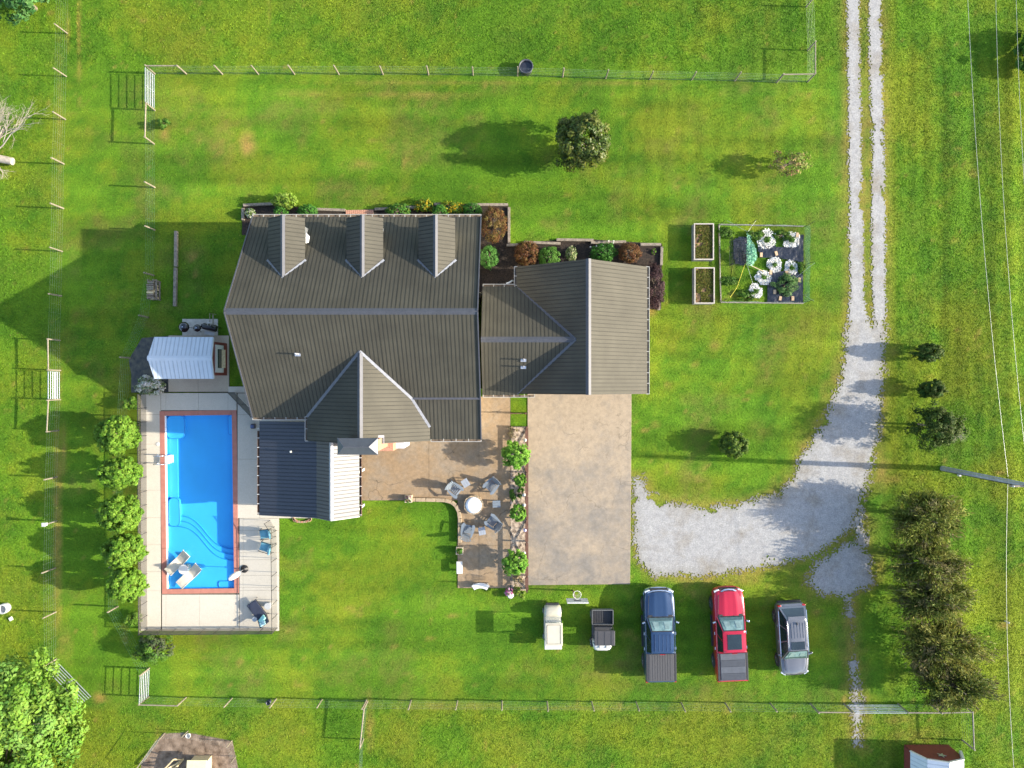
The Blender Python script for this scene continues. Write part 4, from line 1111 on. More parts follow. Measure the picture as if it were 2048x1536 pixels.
for lab, px, py in (('blue grey adirondack chair by the kerb, up-left of the fire pit', 910, 979), ('blue grey adirondack chair near the planted bed, up-right of the fire pit', 983, 971),
                    ('blue grey adirondack chair near the planted bed, below-right of the fire pit', 986, 1044), ('blue grey adirondack chair at the lawn edge, below the fire pit', 935, 1061)):
    adirondack(lab, px, py, math.atan2(-(pit[1] - py), pit[0] - px))
def stool(label, px, py, ang, mat):
    q = P(px, py, .4)
    t = thing('footstool', label, 'footstool', (q.x, q.y, .045), ang, 'slatted footstools by the fire pit')
    for k in range(3): MB().box((0, (k - 1) * .15, .38), (.50, .138, .025)).build('slat', mat, t, world=False)
    for sx in (-1, 1):
        for sy in (-1, 1): MB().box((sx * .2, sy * .17, .185), (.05, .04, .37)).build('leg', mat, t, world=False)
MAT['adi_pale'] = M('pale_grey_poly_lumber', (.25, .275, .31), .55, var=.08)
stool('pale slatted footstool beside the up-left adirondack chair', 931, 966, R(-58), MAT['adi_pale'])
stool('darker blue slatted footstool right of the fire pit in shade', 993, 1008, R(2), MAT['adi'])
stool('pale slatted footstool beside the chair at the lawn edge', 964, 1062, R(100), MAT['adi_pale'])

# ------------------------------------------------------------------ cross-braced timber rail fence beside the driveway
MAT['railwood'] = M('red_brown_rail_timber', (.11, .052, .034), .8, var=.3, scale=7, bump=.3)
xf = thing('cross_rail_fence', 'low brown timber fence with cross braces along the driveway edge', 'fence', (P(1053, 1010).x, P(1053, 1010).y, 0))
ys = [854, 899, 944, 990, 1036, 1082, 1128, 1150, 1176]
for i, y in enumerate(ys):
    p = P(1053.2, y)
    MB().boxb(p.x - .05, p.x + .05, p.y - .05, p.y + .05, 0, .86).build('post', MAT['railwood'], xf)
    if i < len(ys) - 1:
        p2 = P(1053.2, ys[i + 1])
        mb = MB(); mb.beam((p.x, p.y - .05, .77), (p.x, p2.y + .05, .77), .038, .125); mb.build('rail', MAT['railwood'], xf)
        up_ = i % 2 == 0
        z0_, z1_ = (.66, .10) if up_ else (.10, .66)
        zm = .38
        for k_ in (0, 1):
            # each cross spans two bays and meets at the middle post
            e0, e1 = ((.68, zm), (.06, zm))[k_] if up_ else ((zm, .68), (zm, .06))[k_]
            xo = -.028 if k_ == (0 if up_ else 1) else .028
            mb = MB(); mb.beam((p.x + xo, p.y - .05, e0), (p.x + xo, p2.y + .05, e1), .026, .15, up=(1, 0, 0)); mb.build('brace', MAT['railwood'], xf)
gt = thing('cross_rail_gate', 'short brown timber fence stub across the grass strip', 'fence', (P(1036, 853).x, P(1036, 853).y, 0))
for px in (1022, 1051):
    p = P(px, 826); MB().boxb(p.x - .045, p.x + .045, p.y - .045, p.y + .045, 0, .95).build('post', MAT['railwood'], gt)
a, b = P(1022, 826), P(1051, 826)
for z in (.3, .8):
    mb = MB(); mb.beam((a.x + .045, a.y, z), (b.x - .045, b.y, z), .04, .12); mb.build('rail', MAT['railwood'], gt)

# ------------------------------------------------------------------ planter boxes, benches, urn
def planter(label, px, py, s=.46):
    q = P(px, py, .35)
    t = thing('planter_box', label, 'planter', (q.x, q.y, .0), 0, 'square white planter boxes at the patio edge')
    for k, (x0, x1, y0, y1) in enumerate(((-s / 2, s / 2, -s / 2, -s / 2 + .04), (-s / 2, s / 2, s / 2 - .04, s / 2), (-s / 2, -s / 2 + .04, -s / 2 + .04, s / 2 - .04), (s / 2 - .04, s / 2, -s / 2 + .04, s / 2 - .04))):
        MB().boxb(x0, x1, y0, y1, 0, .36).build('side_board', MAT['wood_pale2'], t, world=False)
    MB().boxb(-s / 2 + .04, s / 2 - .04, -s / 2 + .04, s / 2 - .04, .05, .29).build('soil', MAT['soil'], t, world=False)
    return t
MAT['wood_pale2'] = M('cream_painted_board', (.46, .40, .29), .7, var=.1)
planter('white planter box on the kerb beside the lawn', 816.5, 998)
planter('white planter box with green plant at the lawn and patio edge', 919, 1102)
q = P(919, 1135, .4); t = thing('stone_bench', 'straight white stone bench on the patio west edge', 'bench', (q.x, q.y, .0), R(1))
MB().box((0, 0, .41), (.38, .78, .08)).build('seat', MAT['white'], t, world=False, bevel=.015)
for s_ in (-1, 1): MB().box((0, s_ * .26, .185), (.28, .10, .37)).build('leg', MAT['white'], t, world=False)
q = P(961, 1171, .4); t = thing('curved_bench', 'curved white stone bench on the south patio edge', 'bench', (q.x, q.y, .0))
outer, inner = [], []
for k in range(13):
    a_ = R(55 + k * 70 / 12); outer.append((1.02 * math.cos(a_), 1.02 * math.sin(a_) - .85)); inner.append((.68 * math.cos(a_), .68 * math.sin(a_) - .85))
MB().prism(outer + inner[::-1], .37, .45).build('seat', MAT['white'], t, world=False, bevel=.012)
for a_ in (63, 117): MB().box((.86 * math.cos(R(a_)), .86 * math.sin(R(a_)) - .85, .185), (.14, .26, .37), rz=R(a_ - 90)).build('leg', MAT['white'], t, world=False)
q = P(1021, 1190, .3); t = thing('garden_urn', 'white tilted garden urn spilling pink flowers beside the patio corner', 'urn', (q.x, q.y, 0))
mb = MB(); mb.lathe([(.10, 0), (.17, .04), (.23, .22), (.20, .42), (.16, .46)], 18); o = mb.build('urn_body', MAT['white'], t, world=False); 
q = P(790, 889, .7); t = thing('bistro_table', 'round white table half hidden under the wing eave', 'table', (q.x, q.y + .12, .045))
MB().lathe([(.40, .70), (.42, .72), (.41, .735)], 30).build('table_top', MAT['white'], t, world=False)
MB().lathe([(.25, 0), (.22, .03), (.04, .06), (.04, .70)], 14).build('pedestal', MAT['white'], t, world=False)
# lanterns / ornaments along the bed
for k, (px, py, cx) in enumerate(((1050, 880, 0), (1048, 990, 0), (1048, 1010, 0), (1050, 1060, 1), (1048, 1106, 0))):
    labs = ['white solar lantern nearest the house in the bed', 'pale lantern in the bed level with the fire pit top', 'pale lantern in the bed level with the fire pit', 'lilac glass ornament on a stake in the bed', 'lilac white lantern beside the southern bed shrub']
    q = P(px, py, .5); t = thing('garden_lantern', labs[k], 'lantern', (q.x, q.y, .03), 0, 'ornaments along the driveway bed')
    MB().lathe([(.012, 0), (.012, .38)], 6).build('stake', MAT['galv'], t, world=False)
    MB().lathe([(.05, .38), (.11, .42), (.12, .5), (.06, .58), (.02, .62)], 14).build('globe', MAT['white'] if not cx else M('lilac_glass', (.45, .42, .62), .2), t, world=False)
# brick planter ring under the porch edge
q = P(605, 1036); t = thing('brick_ring', 'half ring of tan bricks at the porch south edge', 'planter', (q.x, q.y, 0))
for k in range(11):
    a_ = R(180 + k * 18); mb = MB().box((.55 * math.cos(a_), .22 * math.sin(a_) - .02, .06), (.20, .11, .12), rz=a_ + math.pi / 2); mb.build('brick', MAT['brick'] if k % 2 else MAT['stone'], t, world=False)
# timber edging of the beds
def timbers(name, label, segs, h=.20, w=.17, mat=None):
    pts = [P(s[0], s[1]) for s in segs]
    c = sum(pts, Vector((0, 0, 0))) / len(pts)
    t = thing(name, label, 'edging', (c.x, c.y, 0), 0, 'timber edging of the house beds')
    for (x0, y0, x1, y1) in segs:
        a, b = P(x0, y0, h), P(x1, y1, h)
        mb = MB(); mb.beam(Vector((a.x, a.y, h / 2)), Vector((b.x, b.y, h / 2)), w, h + random.uniform(-.03, .03)); mb.build('timber', mat or MAT['wood_grey'], t, bevel=.012)
timbers('timber_edging', 'weathered timber edging of the northwest bed', [(486, 410, 545, 407), (485, 416, 485, 440), (604, 417, 690, 420)])
timbers('timber_edging', 'weathered timber edging round the northeast house bed', [(749, 418, 866, 412), (868, 408, 884, 408), (942, 409, 1016, 409), (1018, 414, 1018, 486), (1013, 490, 1040, 489)])
timbers('timber_edging', 'weathered timber edging of the garage bed', [(1048, 484, 1121, 487), (1113, 479, 1187, 480), (1182, 485, 1252, 483), (1281, 488.5, 1322, 488.5), (1324, 493, 1323, 530), (1318, 592, 1318, 620)])
# loose timbers in the side yard
t = thing('timber_baulks', 'two long grey timbers laid end to end in the side yard', 'timber', (P(352, 538).x, P(352, 538).y, 0))
for a, b in (((354, 463), (353.5, 534)), ((353, 536), (351.5, 613))):
    mb = MB(); mb.beam(P(*a) + Vector((0, 0, .1)), P(*b) + Vector((0, 0, .1)), .2, .2); mb.build('timber', MAT['wood_grey'], t, bevel=.015)
# firewood rack
q = P(314, 582); t = thing('firewood_rack', 'short stack of split firewood in an open rack', 'firewood', (q.x, q.y, 0))
mb = MB(); mb.beam((.26, -.66, .62), (.26, .66, .62), .09, .05); mb.build('rail', MAT['wood_grey'], t, world=False)
for sx in (-.18, .22):
    for sy in (-.58, .58): MB().boxb(sx - .04, sx + .04, sy - .04, sy + .04, 0, .95 if sx > 0 else .85).build('post', MAT['wood_grey'], t, world=False)
    mb = MB(); mb.beam((sx, -.6, .1), (sx, .6, .1), .08, .08); mb.build('base_rail', MAT['wood_grey'], t, world=False)
fw = [MAT['wood_tan'], MAT['wood_pale'], MAT['twig']]
for lay in range(5):
    for k in range(7):
        r_ = random.uniform(.055, .08); y0 = -.50 + k * .165 + random.uniform(-.03, .03); z0 = .2 + lay * .13
        mb = MB(); mb.tube([(-.27 + random.uniform(-.03, .03), y0, z0), (.16 + random.uniform(-.03, .03), y0 + random.uniform(-.04, .04), z0)], r_, 5, smooth=False); mb.build('log', random.choice(fw), t, world=False)
# smoker and grills on pavers
pv = MB().prism(PX([(365, 638), (436, 638), (436, 676), (365, 676)]), -.05, .03).build('grill_pavement', M('pale_paver', (.42, .39, .33), .85, var=.15, scale=4), loc=P(400, 655)); setp(pv, 'pale paver pad under the barbecue smokers', 'pavement', kind='structure')
def kettle(label, px, py, r, h, lidmat):
    q = P(px, py, h); t = thing('kettle_grill', label, 'grill', (q.x, q.y, .03), 0, 'black barbecues behind the pool shed')
    MB().lathe([(r * .3, h - r * 1.25), (r * .8, h - r * .85), (r, h - r * .35), (r, h - r * .3)], 22).build('bowl', MAT['black'], t, world=False)
    MB().lathe([(r * 1.02, h - r * .3), (r * .95, h), (r * .6, h + r * .28), (r * .1, h + r * .36)], 22).build('lid', lidmat, t, world=False)
    MB().lathe([(.02, h + r * .36), (.04, h + r * .45)], 8).build('handle', MAT['chrome'], t, world=False)
    for k in range(3):
        a_ = 2 * math.pi * k / 3; mb = MB(); mb.tube([(r * .5 * math.cos(a_), r * .5 * math.sin(a_), h - r), (r * .9 * math.cos(a_), r * .9 * math.sin(a_), 0)], .018, 6); mb.build('leg', MAT['black'], t, world=False)
MAT['gloss_black'] = M('glossy_black_enamel', (.012, .012, .014), .12, spec=.8)
kettle('large black kettle smoker with glossy lid', 367, 654, .33, .95, MAT['gloss_black'])
kettle('smaller black kettle grill in the middle of the barbecue row', 394, 656, .23, .9, MAT['gloss_black'])
q = P(420, 655, .8); t = thing('offset_smoker', 'black barrel smoker with chimney beside the house gable', 'smoker', (q.x, q.y, .03), R(-12))
MB().lathe([(.19, -.42), (.2, -.4), (.2, .4), (.19, .42)], 18, (0, 0, .78), axis='X').build('barrel', MAT['black'], t, world=False)
MB().lathe([(.13, -.62), (.13, -.44)], 14, (0, 0, .6), axis='X').build('fire_box', MAT['black'], t, world=False)
mb = MB(); mb.tube([(.32, .05, .95), (.32, .08, 1.5)], .045, 10); mb.build('chimney', MAT['black'], t, world=False)
MB().box((0, -.36, .66), (.62, .2, .03)).build('shelf', MAT['palegrey'], t, world=False)
for sx in (-.3, .3):
    for sy in (-.14, .14): MB().boxb(sx - .02, sx + .02, sy - .02, sy + .02, 0, .62).build('leg', MAT['black'], t, world=False)
mb = MB(); mb.tube([(-.1, .1, .95), (-.1, .3, 1.05), (.1, .3, 1.05), (.1, .1, .95)], .014, 6); mb.build('handle', MAT['chrome'], t, world=False)
q = P(433, 640); t = thing('tool_stand', 'slim pale tool stand behind the barrel smoker', 'stand', (q.x, q.y, .03))
mb = MB(); mb.tube([(0, -.35, .0), (0, -.32, 1.0), (0, .32, 1.0), (0, .35, .0)], .02, 6); mb.build('frame', MAT['wood_pale'], t, world=False)
MB().box((0, 0, .5), (.06, .62, .05)).build('shelf', MAT['wood_pale'], t, world=False)
# water trough in the pasture
q = P(1052, 134, .45); t = thing('water_trough', 'round black rubber water trough beside the top fence', 'trough', (q.x, q.y, 0))
mb = MB(); mb.lathe([(.34, 0), (.40, .05), (.43, .52), (.46, .55), (.46, .58), (.41, .58), (.39, .10), (.02, .08)], 28); mb.build('tub', M('dark_rubber', (.05, .055, .065), .6, var=.2), t, world=False)
MB().lathe([(.40, .42), (.01, .421)], 24).build('water', M('dark_water', (.02, .022, .03), .08, spec=.6), t, world=False)
# basketball hoop
q = P(1146, 1173); t = thing('basketball_hoop', 'basketball hoop with grey backboard at the driveway end', 'hoop', (q.x, q.y, 0))
mb = MB(); mb.tube([(0, -.25, 0), (0, -.25, 2.6), (0, -.02, 3.0)], .05, 8); mb.build('pole', MAT['wood_dark'], t, world=False)
bb = MB().box((0, 0, 3.05), (1.24, .04, .78), rx=0).build('backboard', see_through('clear_backboard', (.55, .58, .58), .72, .2), t, world=False)
for (x0, x1, z0, z1) in ((-.64, .64, 3.43, 3.47), (-.64, .64, 2.63, 2.67), (-.64, -.60, 2.67, 3.43), (.60, .64, 2.67, 3.43)):
    MB().boxb(x0, x1, -.03, .03, z0, z1).build('board_frame', MAT['white'], bb, world=False)
MB().boxb(-.22, .22, .021, .035, 2.95, 3.1).build('target_mark', MAT['black'], bb, world=False)
ring = [(.24 * math.cos(2 * math.pi * k / 24), .32 + .24 * math.sin(2 * math.pi * k / 24), 2.9) for k in range(25)]
mb = MB(); mb.tube(ring, .016, 6); rm = mb.build('rim', MAT['white'], t, world=False)
mb = MB()
for k in range(12):
    a_ = 2 * math.pi * k / 12; b_ = a_ + .5
    mb.tube([(.23 * math.cos(a_), .32 + .23 * math.sin(a_), 2.89), (.13 * math.cos(b_), .32 + .13 * math.sin(b_), 2.5)], .006, 4)
    mb.tube([(.23 * math.cos(a_), .32 + .23 * math.sin(a_), 2.89), (.13 * math.cos(a_ - .5), .32 + .13 * math.sin(a_ - .5), 2.5)], .006, 4)
mb.build('net', MAT['white'], rm, world=False)
MB().box((0, .04, 2.9), (.16, .10, .14)).build('bracket', MAT['white'], t, world=False)
# ------------------------------------------------------------------ post and wire fences
def wires(parent, runs, h=1.12, nh=6, stay=.5, r=.0024, mat=None, z0=.06):
    mb = MB()
    for a, b in runs:
        a, b = Vector(a), Vector(b)
        for k in range(nh):
            z = z0 + (h - z0) * k / (nh - 1)
            mb.tube([(a.x, a.y, z), (b.x, b.y, z)], r, 3, smooth=False, cap=False)
        n = int((b - a).length / stay)
        for k in range(1, n):
            p = a.lerp(b, k / n)
            mb.tube([(p.x, p.y, z0), (p.x, p.y, h)], r * .8, 3, smooth=False, cap=False)
    o = mb.build('wire_mesh', mat or MAT['wire'], parent); o['kind'] = 'stuff'
    return o
def fence(label, pts, h=1.3, skip=(), rails=(), mat=None, wire=True, hs=None, r=.046, wmat=None, stay=.5, nh=6):
    ws = [P(*p) for p in pts]
    c = sum(ws, Vector((0, 0, 0))) / len(ws)
    t = thing('wire_fence', label, 'fence', (c.x, c.y, 0))
    for i, p in enumerate(ws):
        hh = (hs or {}).get(i, h) * random.uniform(.97, 1.04)
        rr = r * random.uniform(.9, 1.15)
        mb = MB(); mb.tube([(p.x, p.y, 0), (p.x + random.uniform(-.03, .03), p.y + random.uniform(-.03, .03), hh)], [rr * 1.05, rr], 8); mb.build('post', mat or MAT['wood_pale'], t)
    runs = [(ws[i], ws[i + 1]) for i in range(len(ws) - 1) if i not in skip]
    if wire and runs: wires(t, runs, h * .9, mat=wmat, stay=stay, nh=nh)
    for i in rails:
        a, b = ws[i], ws[i + 1]
        mb = MB(); mb.tube([(a.x, a.y, h * .93), (b.x, b.y, h * .93)], [.046, .042], 8); mb.build('brace_rail', mat or MAT['wood_pale'], t)
    return t
def gate(label, pa, pb, h=1.22, bars=6, verts=1, z0=.12):
    a, b = P(*pa), P(*pb)
    t = thing('tube_gate', label, 'gate', ((a.x + b.x) / 2, (a.y + b.y) / 2, 0))
    mb = MB(); mb.tube([(a.x, a.y, z0), (a.x, a.y, h), (b.x, b.y, h), (b.x, b.y, z0), (a.x, a.y, z0)], .024, 8, smooth=False); mb.build('frame', MAT['galv'], t)
    for k in range(1, bars - 1):
        z = z0 + (h - z0) * k / (bars - 1)
        mb = MB(); mb.tube([(a.x, a.y, z), (b.x, b.y, z)], .02, 8); mb.build('bar', MAT['galv'], t)
    for k in range(verts):
        p = a.lerp(b, (k + 1) / (verts + 1)); q = p + (b - a).normalized().cross(Vector((0, 0, 1))) * .025
        mb = MB(); mb.tube([(q.x, q.y, z0), (q.x, q.y, h)], .016, 6); mb.build('upright', MAT['galv'], t)
    return t
fence('pale post and wire fence down the far west pasture edge', [(137, -20), (135, 67), (133, 153), (131, 239), (128, 328), (127, 417), (125, 503), (123, 592), (120, 681), (121, 741)], rails=(8,))
fence('pale post and wire fence south of the small west gate', [(121, 799), (118, 861), (114.5, 954), (113, 1042), (111, 1136), (112, 1224), (113, 1318)], rails=(0,))
gate('small galvanised gate in the west pasture fence', (121, 744), (121, 797), verts=0)
gate('long slanting galvanised gate beside the big southwest tree', (116, 1322), (184, 1392), verts=1)
fence('wire fence along the north side of the yard', [(310, 148), (373, 148), (445, 148.5), (517, 148.5), (589, 148.5), (678, 149), (766, 149), (857, 149.5), (946, 150.5), (1035, 152), (1125, 154), (1211, 157), (1299, 159), (1383, 160), (1469, 162), (1553, 165), (1615, 164), (1615, 101), (1612, 14), (1610, -60)], rails=(0, 15, 16), h=1.28)
gate('galvanised gate at the northwest yard corner', (310, 152), (310, 218), verts=1)
fence('wire fence down the west side of the yard', [(310, 221), (308.5, 288), (310, 375), (309.5, 460), (308, 551), (297, 635), (261, 716), (254, 832), (248, 935), (243, 1030), (240, 1125), (236, 1213), (299, 1336)], rails=(0,), wmat=MAT['greenwire'], h=1.25)
gate('galvanised gate at the southwest yard corner', (300, 1338), (298, 1391), verts=0)
MAT['wood_dk'] = M('dark_old_post', (.20, .18, .15), .85, var=.3, scale=9)
fence('wire fence along the south side of the yard', [(298, 1393), (372, 1395), (464, 1396.5), (552, 1398), (644, 1399), (733, 1400), (822, 1401), (915, 1401.5), (1004, 1402), (1094, 1403), (1183, 1403.5), (1272, 1404), (1362, 1405), (1450, 1405.5), (1540, 1406.5), (1621, 1407.5), (1688, 1408)], rails=(0, 15), h=1.28)
gate('long galvanised gate across the south farm track', (1692, 1408.5), (1793, 1408.5), verts=1)
fence('dark post fence east of the farm track gate', [(1796, 1408), (1860, 1408.5), (1921, 1407), (1924, 1480)], rails=(0, 1, 2), mat=MAT['wood_dk'], h=1.3)
fence('divider fence with pale top rail running south from the yard', [(735, 1403), (727, 1478), (724, 1545), (722, 1600)], rails=(0,), h=1.2)
# mesh panels leaning at the dirt pen
t = thing('wire_fence', 'leaning grey wire fence piece at the dirt pen corner', 'fence', (P(305, 1500).x, P(305, 1500).y, 0))
a, b = P(328, 1466), P(290, 1520)
mb = MB(); mb.tube([(a.x, a.y, .02), (a.x, a.y, 1.1), (b.x, b.y, 1.1), (b.x, b.y, .02), (a.x, a.y, .02)], .02, 6, smooth=False); mb.build('frame', MAT['wood_pale'], t)
wires(t, [(a, b)], 1.1, 9, .1)
fence('low thin wire fence round the dirt pen', [(330, 1466), (376, 1462), (464, 1481), (472, 1512), (478, 1560)], h=.9, r=.03, nh=6)
# ------------------------------------------------------------------ vehicles (local frame: +y forward, z up)
def paint(name, col, rough=.3, metal=.25): return M(name, col, rough, metal, var=.03, scale=1.5, coat=1.0, spec=.5, coatr=.05)
MAT['blue_paint'] = paint('deep_blue_paint', (.016, .042, .100))
MAT['red_paint'] = paint('red_paint', (.42, .006, .028))
MAT['silver_paint'] = paint('silver_grey_paint', (.135, .138, .152), .35, .4)
MAT['carglass'] = M('tinted_car_glass', (.012, .02, .022), .04, 0, var=.3, scale=1.5, spec=1.0)
MAT['windglass'] = M('green_tinted_windscreen', (.10, .20, .19), .05, 0, var=.5, scale=2.2, spec=.9, col2=(.24, .36, .34))
MAT['plasticblack'] = M('black_trim_plastic', (.022, .022, .024), .55)
MAT['lamp'] = M('headlamp_lens', (.62, .64, .66), .12, .2, spec=.9)
MAT['redlamp'] = M('tail_lamp_lens', (.35, .012, .012), .15, spec=.8)
MAT['interior'] = M('grey_interior', (.16, .17, .16), .8)

MAT['dash'] = M('dashboard_behind_glass', (.05, .085, .08), .08, spec=.9)
MAT['seatpale'] = M('seat_behind_glass', (.19, .27, .25), .08, var=.25, scale=3, spec=.9)
def wheel(parent, x, y, r, w, side):
    wo = MB().lathe([(r * .62, -w / 2), (r * .92, -w / 2), (r, -w / 2 + .03), (r, w / 2 - .03), (r * .92, w / 2), (r * .62, w / 2)], 26, (0, 0, 0), axis='X').build('wheel', MAT['rubber'], parent, world=False)
    wo.location = (x, y, r)
    mb = MB(); mb.lathe([(r * .62, -w / 2 + .01), (r * .60, w / 2 - .01), (.02, w / 2 - .05)] if side > 0 else [(.02, -w / 2 + .05), (r * .60, -w / 2 + .01), (r * .62, w / 2 - .01)], 22, (0, 0, 0), axis='X')
    for k in range(5):
        a = 2 * math.pi * k / 5
        mb.beam((side * (w / 2 - .015), 0, 0), (side * (w / 2 - .015), r * .58 * math.cos(a), r * .58 * math.sin(a)), .03, .07, up=(1, 0, 0))
    mb.build('rim', MAT['chrome'], wo, world=False)

def body_loft(stations, z_extra=.02):
    """stations: (y, half width, z bottom, z top, crown)"""
    secs = []
    for y, w, zb, zt, cr in stations:
        h = zt - zb
        half = [(w * .90, zb), (w * .985, zb + .10 * h), (w, zb + .45 * h), (w * .995, zb + .70 * h), (w * .965, zt - .07), (w * .90, zt - .015), (w * .75, zt + cr * .5), (w * .4, zt + cr * .9), (0, zt + cr)]
        sec = [(x, y, z) for x, z in half] + [(-x, y, z) for x, z in half[::-1][1:]]
        secs.append(sec)
    return secs

def cabin_panels(t, mats, base, roof, pillar=.05, front_glass=True, rear_glass=True, doors=2, rear_slope=True):
    """base=(half w, y front, y rear, z), roof=(half w, y front, y rear, z)"""
    bw, bf, br, bz = base; rw, rf, rr, rz = roof
    B = {'fl': Vector((-bw, bf, bz)), 'fr': Vector((bw, bf, bz)), 'rl': Vector((-bw, br, bz)), 'rr': Vector((bw, br, bz))}
    T = {'fl': Vector((-rw, rf, rz)), 'fr': Vector((rw, rf, rz)), 'rl': Vector((-rw, rr, rz)), 'rr': Vector((rw, rr, rz))}
    mb = MB()
    order = ['fl', 'fr', 'rr', 'rl']
    mb.add([B[k] for k in order] + [T[k] for k in order], [(0, 4, 5, 1), (1, 5, 6, 2), (2, 6, 7, 3), (3, 7, 4, 0)])
    # crowned roof
    xs = [rw * (i / 8 * 2 - 1) for i in range(9)]; ys_ = [rr + (rf - rr) * j / 8 for j in range(9)]
    def fz(x, y):
        u = x / rw; v = (y - rr) / (rf - rr) * 2 - 1
        return rz + .05 * (1 - u ** 4) * (1 - v ** 4) ** .5 if abs(u) < 1 and abs(v) < 1 else rz
    mb.grid(xs, ys_, fz)
    cab = mb.build('cabin', mats, t, world=False, fixn=True)
    def quad(name, A, Bq, C, D, m, i0=.06, i1=.06, j0=.08, j1=.06, parent=t):
        """A,B bottom corners, C,D top (C over B); inset glass"""
        def bl(u, v): return A.lerp(Bq, u).lerp(D.lerp(C, u), v)
        p = [bl(i0, j0), bl(1 - i1, j0), bl(1 - i1, 1 - j1), bl(i0, 1 - j1)]
        o = MB().panel(p, .012).build(name, m, parent, world=False)
        return o
    if front_glass:
        sf = quad('windscreen_surround', B['fr'], B['fl'], T['fl'], T['fr'], MAT['plasticblack'], .03, .03, .0, .01)
        A_, B_, C_, D_ = [p + Vector((0, .012, .012)) for p in (B['fr'], B['fl'], T['fl'], T['fr'])]
        ws_ = quad('windscreen', A_, B_, C_, D_, MAT['windglass'], .07, .07, .09, .07)
        def bl(u, v): return A_.lerp(B_, u).lerp(D_.lerp(C_, u), v) + Vector((0, .011, .011))
        quad('dashboard', bl(.09, .10), bl(.91, .10), bl(.90, .30), bl(.10, .30), MAT['dash'], 0, 0, 0, 0, parent=ws_)
        for u in (.28, .72): quad('seat', bl(u - .12, .38), bl(u + .12, .38), bl(u + .09, .84), bl(u - .09, .84), MAT['seatpale'], 0, 0, 0, 0, parent=ws_)
    if rear_glass: quad('rear_window', B['rl'], B['rr'], T['rr'], T['rl'], MAT['carglass'], .08, .08, .15, .08)
    for s, (f, r) in ((1, ('fr', 'rr')), (-1, ('fl', 'rl'))):
        n = doors
        for k in range(n):
            u0, u1 = k / n, (k + 1) / n
            a, b = B[f].lerp(B[r], u1), B[f].lerp(B[r], u0)
            c, d = T[f].lerp(T[r], u0), T[f].lerp(T[r], u1)
            if s > 0: quad('side_window', a, b, c, d, MAT['carglass'], .05, .08 if k == 0 else .04, .08, .08)
            else: quad('side_window', b, a, d, c, MAT['carglass'], .08 if k == 0 else .04, .05, .08, .08)
    return cab

def mirrors(t, y, x, z, mat):
    for s in (-1, 1):
        m = MB().box((s * (x + .11), y - .02, z), (.20, .09, .15), rz=-s * .35).build('mirror', mat, t, world=False, bevel=.02)
        mb = MB(); mb.beam((s * (x - .05), y + .02, z - .05), (s * (x + .05), y, z - .03), .04, .04); mb.build('mirror_arm', MAT['plasticblack'], m, world=False)

def arches(t, ys, r, w):
    for y in ys:
        for s in (-1, 1):
            poly = [(y + (r + .07) * math.cos(R(a)), r + (r + .07) * math.sin(R(a))) for a in range(-25, 206, 15)]
            mb = MB(); n = len(poly)
            v = [(s * w * .96, p[0], p[1]) for p in poly] + [(s * (w + .012), p[0], p[1]) for p in poly]
            mb.add(v, [tuple(range(n, 2 * n))] + [(i, (i + 1) % n, n + (i + 1) % n, n + i) for i in range(n)])
            mb.build('wheel_arch', MAT['plasticblack'], t, world=False, fixn=True)

def hoodpanel(t, mat, y0, y1, w0, w1, z0, z1, creases=(-.45, .45), cr=.05):
    xs = [i / 16 * 2 - 1 for i in range(17)]; n = 12
    v = []; f = []
    for j in range(n + 1):
        s = j / n; y = y0 + (y1 - y0) * s; w = w0 + (w1 - w0) * s ** 1.6; z = z0 + (z1 - z0) * s ** 2.2
        for u in xs:
            bulge = cr * (1 - u * u) + sum(.022 * math.exp(-((u - c) / .10) ** 2) for c in creases)
            edge = -.05 * s ** 8 * (1 + .0 * u) - .03 * abs(u) ** 6
            v.append((u * w, y - .10 * u * u * s, z + bulge + edge))
    m = len(xs)
    for j in range(n):
        for i in range(m - 1): f.append((j * m + i, (j + 1) * m + i, (j + 1) * m + i + 1, j * m + i + 1))
    mb = MB(); mb.add(v, f, 0, True)
    hd = mb.build('hood', mat, t, world=False, fixn=False)
    m = len(xs)
    for i_ in (1, m - 2):      # shut line between hood and wing
        g = MB(); g.tube([Vector(v[j * m + i_]) + Vector((0, 0, .006)) for j in range(n + 1)], .011, 4); g.build('shut_line', MAT['plasticblack'], hd, world=False)
    g = MB(); g.tube([Vector(v[n * m + i_]) + Vector((0, 0, .006)) for i_ in range(1, m - 1)], .011, 4); g.build('shut_line', MAT['plasticblack'], hd, world=False)
    return hd

